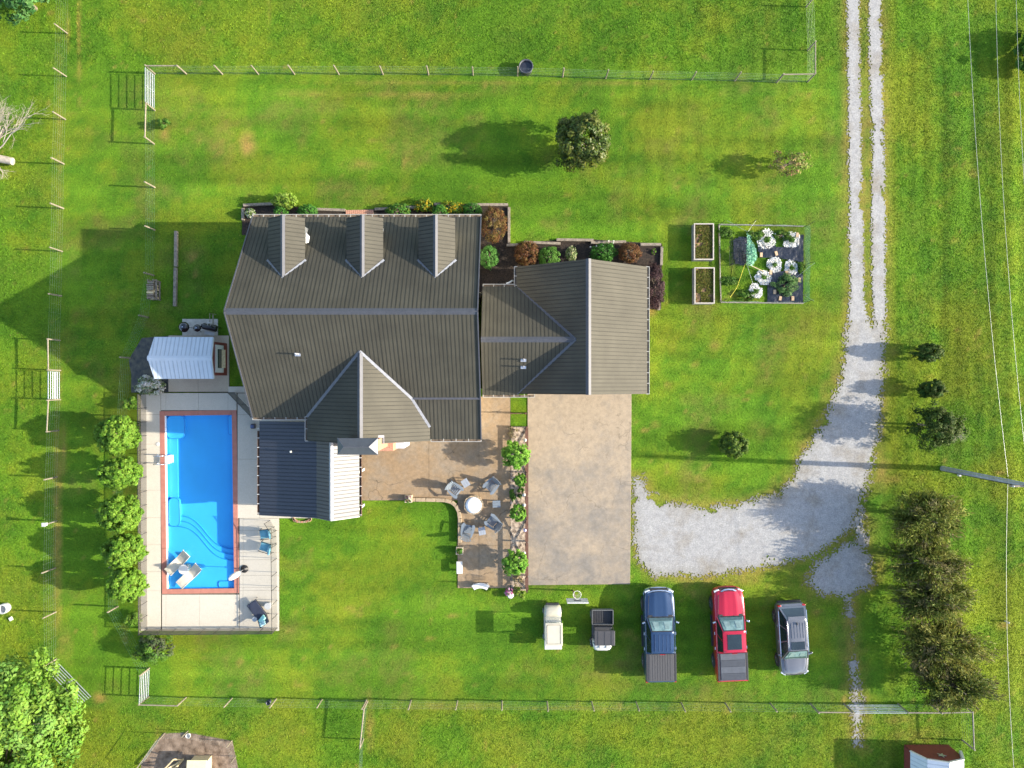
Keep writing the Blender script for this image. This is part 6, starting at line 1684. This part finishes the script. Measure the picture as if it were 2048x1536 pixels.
for (px, py) in ((1181, 494), (1193, 492), (1206, 491), (1217, 482), (1226, 486), (1227, 482)):
    w = P(px, py, .5) - q; MB().lathe([(.02, .46), (.06, .5), (.02, .54)], 7, (w.x, w.y, 0)).build('flower', MAT['white'], t, world=False)
    mb = MB(); mb.tube([(w.x, w.y, 0), (w.x, w.y, .47)], .008, 4); mb.build('stem', MAT['greenwire'], t, world=False)
# patio bed shrubs
grp = 'lime shrubs in the driveway bed'
for px, py, r_, lab in ((1032, 910, .86, 'large lime green shrub at the north end of the driveway bed'), (1041, 961, .42, 'small lime green shrub second in the driveway bed'), (1036, 1026, .52, 'small lime green shrub level with the fire pit'), (1030, 1127, .80, 'large lime green shrub at the south end of the driveway bed')):
    plant('lime_shrub', lab, 'shrub', px, py, r_ * .95 + (.35 if r_ > .6 else .1), (r_, r_, r_ * .9), int(4600 * r_ * r_ + 600), .15, [(.14, .30, .03), (.18, .34, .045), (.10, .24, .025)], int(150 * r_), .17, shell=(.5, 1.0), lump=.12, group=grp)
for px, py, lab in ((816.5, 998, 'white and pink flowers in the kerb planter'), (919, 1102, 'green plant filling the lower patio planter')):
    plant('potted_plant', lab, 'plant', px, py, .48, (.2, .2, .16), 320, .1, G_MID + ([(.6, .55, .5), (.5, .2, .3)] if px < 900 else [(.08, .2, .03)]), 14, .3, False)
plant('potted_flowers', 'pink and magenta flowers in the tilted white urn', 'flowers', 1017, 1183, .58, (.24, .24, .16), 420, .09, [(.42, .04, .22), (.55, .12, .35), (.6, .45, .5), (.1, .15, .03)], 16, .3, False)
plant('garden_plant', 'yellow green tuft beside the white urn', 'plant', 1038, 1188, .25, (.35, .4, .25), 420, .16, [(.16, .26, .03), (.24, .28, .05)], 18, .3, False, lump=.4)
for px, py, lab in ((1026, 990, 'wispy green plant in the bed nearest the fire pit'), (1025, 865, 'small rusty grass tuft at the bed north end'), (1033, 1158, 'dry tan grass tuft at the bed south end'), (1040, 985, 'blue green plant between the bed lanterns')):
    plant('garden_plant', lab, 'plant', px, py, .2, (.28, .35, .2), 260, .13, ([(.30, .24, .12), (.36, .3, .18)] if 'tan' in lab or 'rusty' in lab else G_MID), 16, .3, False, lump=.4)
# ------------------------------------------------------------------ raised beds
def raised_bed(label, x0, y0, x1, y1, h=.62):
    a, b = P(x0, y0, h), P(x1, y1, h)
    t = thing('raised_bed', label, 'planter', ((a.x + b.x) / 2, (a.y + b.y) / 2, 0), 0, 'raised vegetable beds')
    X, Y = (b.x - a.x) / 2, (a.y - b.y) / 2; th = .05
    MAT_ = MAT['rb']
    for (x_0, x_1, y_0, y_1) in ((-X, X, -Y, -Y + th), (-X, X, Y - th, Y), (-X, -X + th, -Y + th, Y - th), (X - th, X, -Y + th, Y - th)):
        for k in range(3): MB().boxb(x_0, x_1, y_0, y_1, k * h / 3 + .004, (k + 1) * h / 3).build('board', MAT_, t, world=False)
    for (x_0, x_1, y_0, y_1) in ((-X - .01, X + .01, -Y - .01, -Y + th + .01), (-X - .01, X + .01, Y - th - .01, Y + .01), (-X - .01, -X + th + .01, -Y + th + .012, Y - th - .012), (X - th - .01, X + .01, -Y + th + .012, Y - th - .012)):
        MB().boxb(x_0, x_1, y_0, y_1, h + .002, h + .03).build('top_rail', MAT['rbtop'], t, world=False)
    nx_, ny_ = 12, 22
    mb = MB(); mb.grid([-X + th + (2 * X - 2 * th) * i / nx_ for i in range(nx_ + 1)], [-Y + th + (2 * Y - 2 * th) * j / ny_ for j in range(ny_ + 1)], lambda x, y: h - .12 + random.uniform(-.03, .03)); mb.build('soil', MAT['soil'], t, world=False)
    n = 2600; p = np.stack([rng.uniform(-X + .08, X - .08, n), rng.uniform(-Y + .08, Y - .08, n), np.full(n, h - .08)], 1)
    kp = fbm(p[:, 0] + a.x, p[:, 1] * 1.0 + a.y, 1.6, 3, 7) > .42
    p = p[kp]; n = len(p)
    c = pick_cols(np.arange(n), [(.14, .17, .025), (.2, .2, .04), (.28, .2, .07), (.09, .13, .02)], .2)
    leaf_mesh('weeds', t, p, rng.normal(size=(n, 3)) + np.array([0, 0, 1]), rng.uniform(.06, .16, n), c, MAT['leaf'], .5)['kind'] = 'stuff'
MAT['rb'] = M('grey_bed_board', (.21, .20, .20), .8, var=.15, scale=6); MAT['rbtop'] = M('pale_bed_cap', (.38, .34, .29), .7, var=.12, scale=6)
raised_bed('grey raised bed with weeds, the northern of the pair', 1388, 447, 1427.5, 519.5)
raised_bed('grey raised bed with weeds, the southern of the pair', 1389, 535, 1429, 607)

# ------------------------------------------------------------------ netted garden plot
gp_ = thing('netted_garden', 'vegetable plot with black plastic rows inside green netting', 'garden', (P(1520, 528).x, P(1520, 528).y, 0))
MAT['plastic'] = M('crumpled_plastic_and_shade', (.012, .013, .018), .22, var=.4, scale=5, bump=1.0, bscale=7, spec=.8)
def sheet(poly, nsub=26):
    q = PX(poly); xs_ = [p[0] for p in q]; ys_ = [p[1] for p in q]
    x0, x1, y0, y1 = min(xs_), max(xs_), min(ys_), max(ys_)
    nx_, ny_ = max(6, int((x1 - x0) / .09)), max(6, int((y1 - y0) / .09))
    X = np.linspace(x0, x1, nx_); Y = np.linspace(y0, y1, ny_); XX, YY = np.meshgrid(X, Y)
    Z = .03 + .09 * fbm(XX, YY, 2.6, 3, 5) + .04 * rng.uniform(size=XX.shape)
    ok = inpoly((XX[:-1, :-1] + XX[1:, 1:]) / 2, (YY[:-1, :-1] + YY[1:, 1:]) / 2, q)
    ii_ = np.arange(XX.size).reshape(XX.shape); f = np.stack([ii_[:-1, :-1], ii_[:-1, 1:], ii_[1:, 1:], ii_[1:, :-1]], -1)[ok]
    v = np.stack([XX.ravel(), YY.ravel(), Z.ravel()], 1) - np.array([gp_.location.x, gp_.location.y, 0])
    o = bpy.data.objects.new('plastic_sheet', np_mesh('plastic_sheet', v, f, MAT['plastic'])); COL.objects.link(o); o.parent = gp_  # real plastic, and also the dark sheet standing in for the trellis shadow
sheet([(1515, 492), (1590, 494), (1600, 470), (1606, 470), (1606, 525), (1585, 522), (1560, 517), (1518, 516)])
sheet([(1537, 545), (1605, 543), (1605, 605), (1535, 606), (1534, 580)])
for (px, py) in ((1552, 507), (1522, 510), (1541, 545), (1573, 546), (1549, 584), (1560, 597), (1585, 597), (1598, 560), (1594, 470)):
    q = P(px, py, .1); MB().box((q.x, q.y, .12), (.16, .28, .12), rz=random.uniform(-.3, .3)).build('brick', M('tan_weight_block', (.50, .34, .2), .8) if 'twb' not in MAT else MAT['twb'], gp_)
MAT['straw'] = leaf_mat('white_straw', .8, .08, .1)
# straw rings with plants
plants_px = [('northwest', 1533, 480, 17), ('northeast', 1582, 480, 15), ('middle west', 1548, 530, 12), ('middle east', 1582, 536, 12), ('lower west', 1527, 555, 13), ('southwest', 1511, 583, 12)]
for lab, px, py, r_ in plants_px:
    q = P(px, py, .1); rr = r_ / 30.89
    t = thing('mulched_plant', 'young plant in a ring of white straw, %s one in the netted garden' % lab, 'plant', (q.x, q.y, .02), 0, 'straw ringed vegetable plants')
    n = 900; a_ = rng.uniform(0, 2 * math.pi, n); ra = rr * rng.uniform(.36, 1.1, n) * (.8 + .55 * vnoise(np.cos(a_) * 1.6 + px, np.sin(a_) * 1.6 + py, 3))
    p = np.stack([ra * np.cos(a_), ra * np.sin(a_), rng.uniform(.02, .14, n)], 1)
    c = np.array([.80, .78, .73]) * (1 + rng.normal(0, .12, n))[:, None]
    leaf_mesh('straw_ring', t, p, rng.normal(size=(n, 3)) * .5 + np.array([0, 0, 1]), rng.uniform(.07, .16, n), c, MAT['straw'], .35)
    n = 110; p = rng.normal(size=(n, 3)) * np.array([rr * .2, rr * .2, .1]) + np.array([0, 0, .22])
    leaf_mesh('leaves', t, p, rng.normal(size=(n, 3)) * .5 + np.array([0, 0, 1]), rng.uniform(.07, .15, n), pick_cols(np.arange(n), G_MID), MAT['leaf'], .5)
    mb = MB(); mb.tube([(0, 0, 0), (0, 0, .25)], .012, 5); mb.build('stem', MAT['greenwire'], t, world=False)
plant('squash_plant', 'big feathery grey green plant on the black plastic', 'plant', 1573, 569, .3, (.78, .72, .35), 1700, .16, [(.10, .2, .05), (.16, .26, .09), (.07, .15, .04)], 50, .25, False, lump=.3, aspect=.25)
for px, py, lab in ((1452, 465, 'yellow green weeds inside the garden northwest corner'), (1460, 560, 'leafy weeds in the garden southwest part'), (1490, 590, 'leafy weeds along the garden south board'), (1510, 470, 'leafy weed clump in the garden north row'), (1565, 470, 'leafy green plants between the two north straw rings'), (1602, 535, 'leafy dark clump at the garden east net')):
    plant('garden_weeds', lab, 'plant', px, py, .15, (.6 if px < 1600 else .25, .35, .16), 800, .13, G_MID + [(.12, .2, .03)], 30, .25, False, lump=.3)
# posts and netting
MAT['net'] = see_through('green_garden_net', (.22, .50, .33), .26); MAT['netdense'] = see_through('bunched_green_net', (.20, .50, .33), .62); MAT['netgrey'] = see_through('pale_net', (.45, .5, .45), .35)
pb_ = [(1436, 451), (1497, 449), (1610, 453), (1608, 531), (1608, 605), (1440, 603)]
for (px, py) in pb_:
    p = P(px, py); mb = MB(); mb.tube([(p.x, p.y, 0), (p.x + .12, p.y + .05, 1.15)], .018, 6); mb.build('stake', MAT['black'], gp_)
def net(a, b, h, mat, sag=.12):
    pa, pb2 = P(*a), P(*b); mb = MB(); n = 12; v = []
    for i in range(n + 1):
        s = i / n; p = pa.lerp(pb2, s)
        for z in (0.02, h * .35, h * .7, h - sag * math.sin(math.pi * s)): v.append((p.x + random.uniform(-.04, .04), p.y + random.uniform(-.04, .04), z))
    mb.add(v, [(i * 4 + j, (i + 1) * 4 + j, (i + 1) * 4 + j + 1, i * 4 + j + 1) for i in range(n) for j in range(3)], 0, True); return mb.build('netting', mat, gp_)
net((1608, 455), (1608, 605), 1.0, MAT['net']); net((1436, 451), (1608, 453), .42, MAT['netgrey']); net((1437, 452), (1440, 603), .35, MAT['netgrey']); net((1440, 604), (1608, 606), .42, MAT['netgrey'])
mb = MB(); mb.beam(P(1437, 451) + Vector((0, 0, .06)), P(1441, 602) + Vector((0, 0, .06)), .06, .12); mb.build('edge_board', MAT['wood_grey'], gp_)
mb = MB(); mb.beam(P(1441, 605) + Vector((0, 0, .05)), P(1606, 607) + Vector((0, 0, .05)), .06, .1); mb.build('edge_board', MAT['wood_dk'], gp_)
mb = MB(); mb.beam(P(1437, 449) + Vector((0, 0, .05)), P(1606, 453) + Vector((0, 0, .05)), .06, .1); mb.build('edge_board', MAT['wood_dk'], gp_)
# trellis with bunched net
tp = [P(1494, 464, 1.2), P(1512, 496, 1.0), P(1515, 515, .5), P(1505, 533, .2), P(1492, 530, .4), P(1494, 500, .9)]
mb = MB(); v = [p - gp_.location for p in tp]; cen = sum(v, Vector((0, 0, 0))) / 6 + Vector((0, 0, .15))
mb.add([tuple(p) for p in v] + [tuple(cen)], [(i, (i + 1) % 6, 6) for i in range(6)], 0, False); bn = mb.build('bunched_net', MAT['net'], gp_, world=False)
n_ = 900; w1 = rng.dirichlet(np.ones(6) * .6, n_); pp_ = w1 @ np.array([tuple(p) for p in v]) + rng.normal(size=(n_, 3)) * .04
leaf_mesh('net_folds', gp_, pp_, rng.normal(size=(n_, 3)) + np.array([0, 0, .6]), rng.uniform(.06, .2, n_), np.array([.26, .52, .36]) * (1 + rng.normal(0, .25, n_))[:, None], MAT['leaf'], .5)
tr = thing('trellis_frame', 'dark wire trellis lying low in the garden west half', 'trellis', (P(1478, 506).x, P(1478, 506).y, 0))
mb = MB()
for i in range(13):
    a, b = P(1460 + i * 3, 477, .5 + i * .03), P(1459 + i * 3, 531, .5 + i * .03); mb.tube([a, b], .008, 4)
for j in range(3):
    a, b = P(1458, 484 + j * 22, .5), P(1497, 479 + j * 22, .9); mb.tube([a, b], .012, 4)
mb.build('wire_panel', MAT['black'], tr)
for (px, py) in ((1460, 478), (1497, 478), (1460, 531), (1496, 531)):
    p = P(px, py); MB().boxb(p.x - .02, p.x + .02, p.y - .02, p.y + .02, 0, .6).build('leg', MAT['black'], tr)
sheet([(1466, 480), (1480, 474), (1495, 476), (1494, 520), (1488, 531), (1468, 528)])  # dark sheet laid in place of the shadow under the trellis
mb = MB(); mb.tube([P(1489, 531, .3), P(1474, 575, .2), P(1460, 595, .5)], .012, 4); mb.build('yellow_cord', M('yellow_cord', (.65, .55, .05), .6), gp_)
mb = MB(); mb.tube([P(1495, 528, .2), P(1527, 543, .15)], .03, 6); mb.build('wooden_handle', MAT['wood_tan'], gp_)
for a, b in (((1454, 441, .6), (1494, 463, 1.2)), ((1512, 441, .9), (1496, 463, 1.2)), ((1495, 532, .3), (1506, 568, .1)), ((1590, 557, .3), (1630, 525, .9)), ((1606, 588, .2), (1628, 602, .9))):
    mb = MB(); mb.tube([P(*a), P(*b)], .008, 4); mb.build('guy_line', MAT['wire'], gp_)

# ------------------------------------------------------------------ utility pole and lines
up = thing('utility_pole', 'tall grey wooden utility pole beside the drive', 'pole', (27.87, -5.47, 0))
mb = MB(); mb.tube([(27.87, -5.47, 0), (27.87, -5.47, 8.2)], [.17, .12], 14); mb.build('shaft', M('grey_pole_wood', (.28, .29, .31), .85, var=.25, scale=4), up)
mb = MB(); mb.beam((26.7, -5.47, 7.9), (29.04, -5.47, 7.9), .1, .12); mb.build('cross_arm', MAT['wood_grey'], up)
for x in (26.8, 27.6, 28.9): MB().lathe([(.04, 0), (.06, .06), (.03, .14)], 10, (x, -5.47, 7.96)).build('insulator', MAT['palegrey'], up)
mb = MB(); mb.tube([(27.74, -5.40, 0), (27.76, -5.42, 7.5)], .03, 6); mb.build('conduit', MAT['galv'], up)
mb = MB(); mb.tube([(27.80, -5.62, 0), (27.80, -5.60, 7.5)], .022, 6); mb.build('ground_wire', MAT['black'], up)
MB().box((27.70, -5.66, 2.0), (.12, .10, .22)).build('meter_box', MAT['white'], up)
def line(label, pts, r=.008):
    c = Vector(pts[0]); t = [Vector(p) for p in pts]
    o = MB(); o.tube(t, r, 5, smooth=True); c = sum(t, Vector((0, 0, 0))) / len(t)
    o.build('power_line', M('bare_cable', (.45, .45, .42), .4, .5), loc=c, label=label, cat='cable')
def span(a, b, sag, n=24): 
    a, b = Vector(a), Vector(b); return [a.lerp(b, i / n) - Vector((0, 0, sag * 4 * (i / n) * (1 - i / n))) for i in range(n + 1)]
Q = P(2016, 953, 6.0)
line('thin pale cable running north from the utility pole', span(Q, P(1930, -140, 6.6), .5), .009)
line('thin pale cable running south from the utility pole', span(Q + Vector((0, -.1, 0)), P(2040, 1680, 6.4), .5), .009)
line('outer overhead line north of the utility pole, inner of two', span((27.6, -5.47, 8.08), P(1990, -140, 8.2), .6))
line('outermost overhead line at the northeast corner', span((28.9, -5.47, 8.08), P(2030, -140, 8.2), .6))

# ------------------------------------------------------------------ odds and ends
q = P(8, 1217, .25); t = thing('hay_feeder', 'small grey white ring feeder at the west edge', 'feeder', (q.x, q.y, 0))
mb = MB(); mb.lathe([(.30, 0), (.33, .25), (.31, .45), (.24, .45), (.22, .2), (.05, .15)], 14); mb.build('tub', MAT['palegrey'], t, world=False)
q = P(23, 1237); MB().box((0, 0, .06), (.2, .24, .12), rz=.5).build('salt_block', MAT['white'], loc=(q.x, q.y, 0), world=False, label='small white salt block near the ring feeder', cat='block', bevel=.02)
q = P(377, 1471, .1); MB().lathe([(.12, 0), (.17, .16), (.15, .18), (.13, .06), (.02, .05)], 16).build('feed_bowl', MAT['white'], loc=(q.x, q.y, .02), world=False, label='white feed bowl at the dirt pen edge', cat='bowl')
q = P(537, 1405, .2); MB().lathe([(.13, 0), (.15, .3), (.13, .3), (.12, .05), (.02, .04)], 16).build('bucket', M('dark_blue_bucket', (.03, .035, .06), .5), loc=(q.x, q.y, 0), world=False, label='dark blue bucket beside a south fence post', cat='bucket')
q = P(92, 1048, 1.1); t = thing('birdhouse', 'small white box mounted on a west fence post', 'birdhouse', (q.x, q.y, 0))
MB().box((0, 0, 1.2), (.18, .18, .24)).build('box', MAT['white'], t, world=False); MB().box((0, 0, 1.34), (.24, .24, .03)).build('lid', MAT['palegrey'], t, world=False)
mb = MB(); mb.tube([(.0, .0, 0), (0, 0, 1.08)], .02, 6); mb.build('stake', MAT['galv'], t, world=False)
# timber goat stand / frame in the pen
q = P(352, 1523, .5); t = thing('climbing_stand', 'tan timber climbing stand in the dirt pen', 'stand', (q.x, q.y, .02))
A_ = [Vector((-.75, -.5, .9)), Vector((.05, .35, .9)), Vector((.25, -.1, .1)), Vector((-.25, -.6, .1))]
for a, b in ((0, 1), (1, 2), (2, 3), (3, 0), (0, 2)):
    mb = MB(); mb.beam(A_[a], A_[b], .09, .05); mb.build('board', MAT['wood_tan'], t, world=False)
for k in (2, 3): MB().boxb(A_[k].x - .04, A_[k].x + .04, A_[k].y - .04, A_[k].y + .04, 0, .9).build('leg', MAT['wood_tan'], t, world=False)
q = P(393, 1535, 1.0); t = thing('animal_hut', 'small yellowish roofed hut at the bottom of the dirt pen', 'hut', (q.x, q.y, .02))
MB().box((0, -.35, .45), (1.1, 1.2, .9)).build('wall', MAT['wood_tan'], t, world=False)
MB().box((0, -.2, 1.02), (1.22, 1.3, .05), rx=-.12).build('roof', M('yellow_cream_board', (.56, .52, .32), .7, var=.08), t, world=False)
mb = MB(); mb.beam((.66, .4, .9), (.72, -.3, .9), .1, .05); mb.build('side_board', MAT['white'], t, world=False)
# tiny flag stake in the east field
q = P(2016, 1245, .3); MB().lathe([(.05, 0), (.05, .35), (.07, .36), (.02, .42)], 10).build('marker_post', MAT['white'], loc=(q.x, q.y, 0), world=False, label='small white marker post in the east field', cat='marker')

# ------------------------------------------------------------------ grass blades
def grass():
    n = 1350000
    x = rng.uniform(-36, 36, n); y = rng.uniform(-27.2, 27.2, n)
    bad = np.zeros(n, bool)
    for poly in (DECK, PATIO_A, DRIVE, BED_W, BED_E, STRIPBED, CABPAD, FABRIC, PENDIRT, [(692, 420), (748, 418), (748, 470), (692, 470)], [(1385, 447), (1428, 447), (1428, 610), (1385, 610)], [(365, 638), (436, 638), (436, 676), (365, 676)],
                 [(1466, 474), (1495, 474), (1495, 531), (1464, 531)], [(1515, 493), (1606, 470), (1606, 523), (1518, 516)], [(1537, 545), (1605, 543), (1605, 605), (1535, 606)]):
        bad |= inpoly(x, y, PX(poly))
    bad |= inpoly(x, y, HOUSEFP)
    dr = segdist(x, y, PX(DRIVE), True); bad &= ~((dr < .05) & (vnoise(x * 5, y * 5, 3) > .45))
    near = (x > 7) & (x < 25)
    gk = np.zeros(n); gk[near] = np.clip(gravel_prob(x[near], y[near]) * 1.25 - .05, 0, 1); bad |= rng.uniform(size=n) < gk
    x, y = x[~bad], y[~bad]; n = len(x)
    c = grass_rgb(x, y)
    px = x * FPX / HCAM + 1024; py = 768 - y * FPX / HCAM
    rough = np.clip((px - 1760) / 40, 0, 1) + np.clip((150 - py) / 30, 0, 1) + np.clip((120 - px) / 40, 0, 1) + np.clip((py - 1400) / 30, 0, 1)
    rough = np.clip(rough, 0, 1)
    cl = fbm(x, y, 3.2, 2, 301)
    cl2 = fbm(x, y, 5.5, 2, 311)
    h = (.012 + .016 * rough) * (.2 + 1.6 * cl2 * (.4 + 1.1 * cl)) * rng.uniform(.7, 1.35, n)
    w = rng.uniform(.022, .048, n)
    a = rng.uniform(0, 2 * math.pi, n); ta = rng.uniform(0, 2 * math.pi, n); tl = rng.uniform(.4, 2.6, n) * h
    base = np.stack([x, y, np.full(n, .0)], 1)
    dx = np.stack([np.cos(a) * w, np.sin(a) * w, np.zeros(n)], 1)
    tip = base + np.stack([np.cos(ta) * tl, np.sin(ta) * tl, h], 1)
    v = np.stack([base - dx, base + dx, tip], 1).reshape(-1, 3)
    me = np_mesh('grass', v, np.arange(3 * n).reshape(n, 3), MAT['blade'])
    c = c * (1 + rng.normal(0, .17, n))[:, None] * (.76 + .48 * cl2 + (cl - .5) * .30)[:, None]
    straw = rng.uniform(size=n) < .02
    c[straw] = c[straw] * .5 + np.array([.26, .22, .08]) * .5
    set_vcol(me, 'leafcol', np.repeat(np.clip(c, .003, .6), 3, 0))
    o = bpy.data.objects.new('grass', me); COL.objects.link(o)
    setp(o, 'short green grass blades covering lawn and pasture', 'grass', kind='stuff')
MAT['blade'] = leaf_mat('grass_blade', .7, .35, .15)
grass()
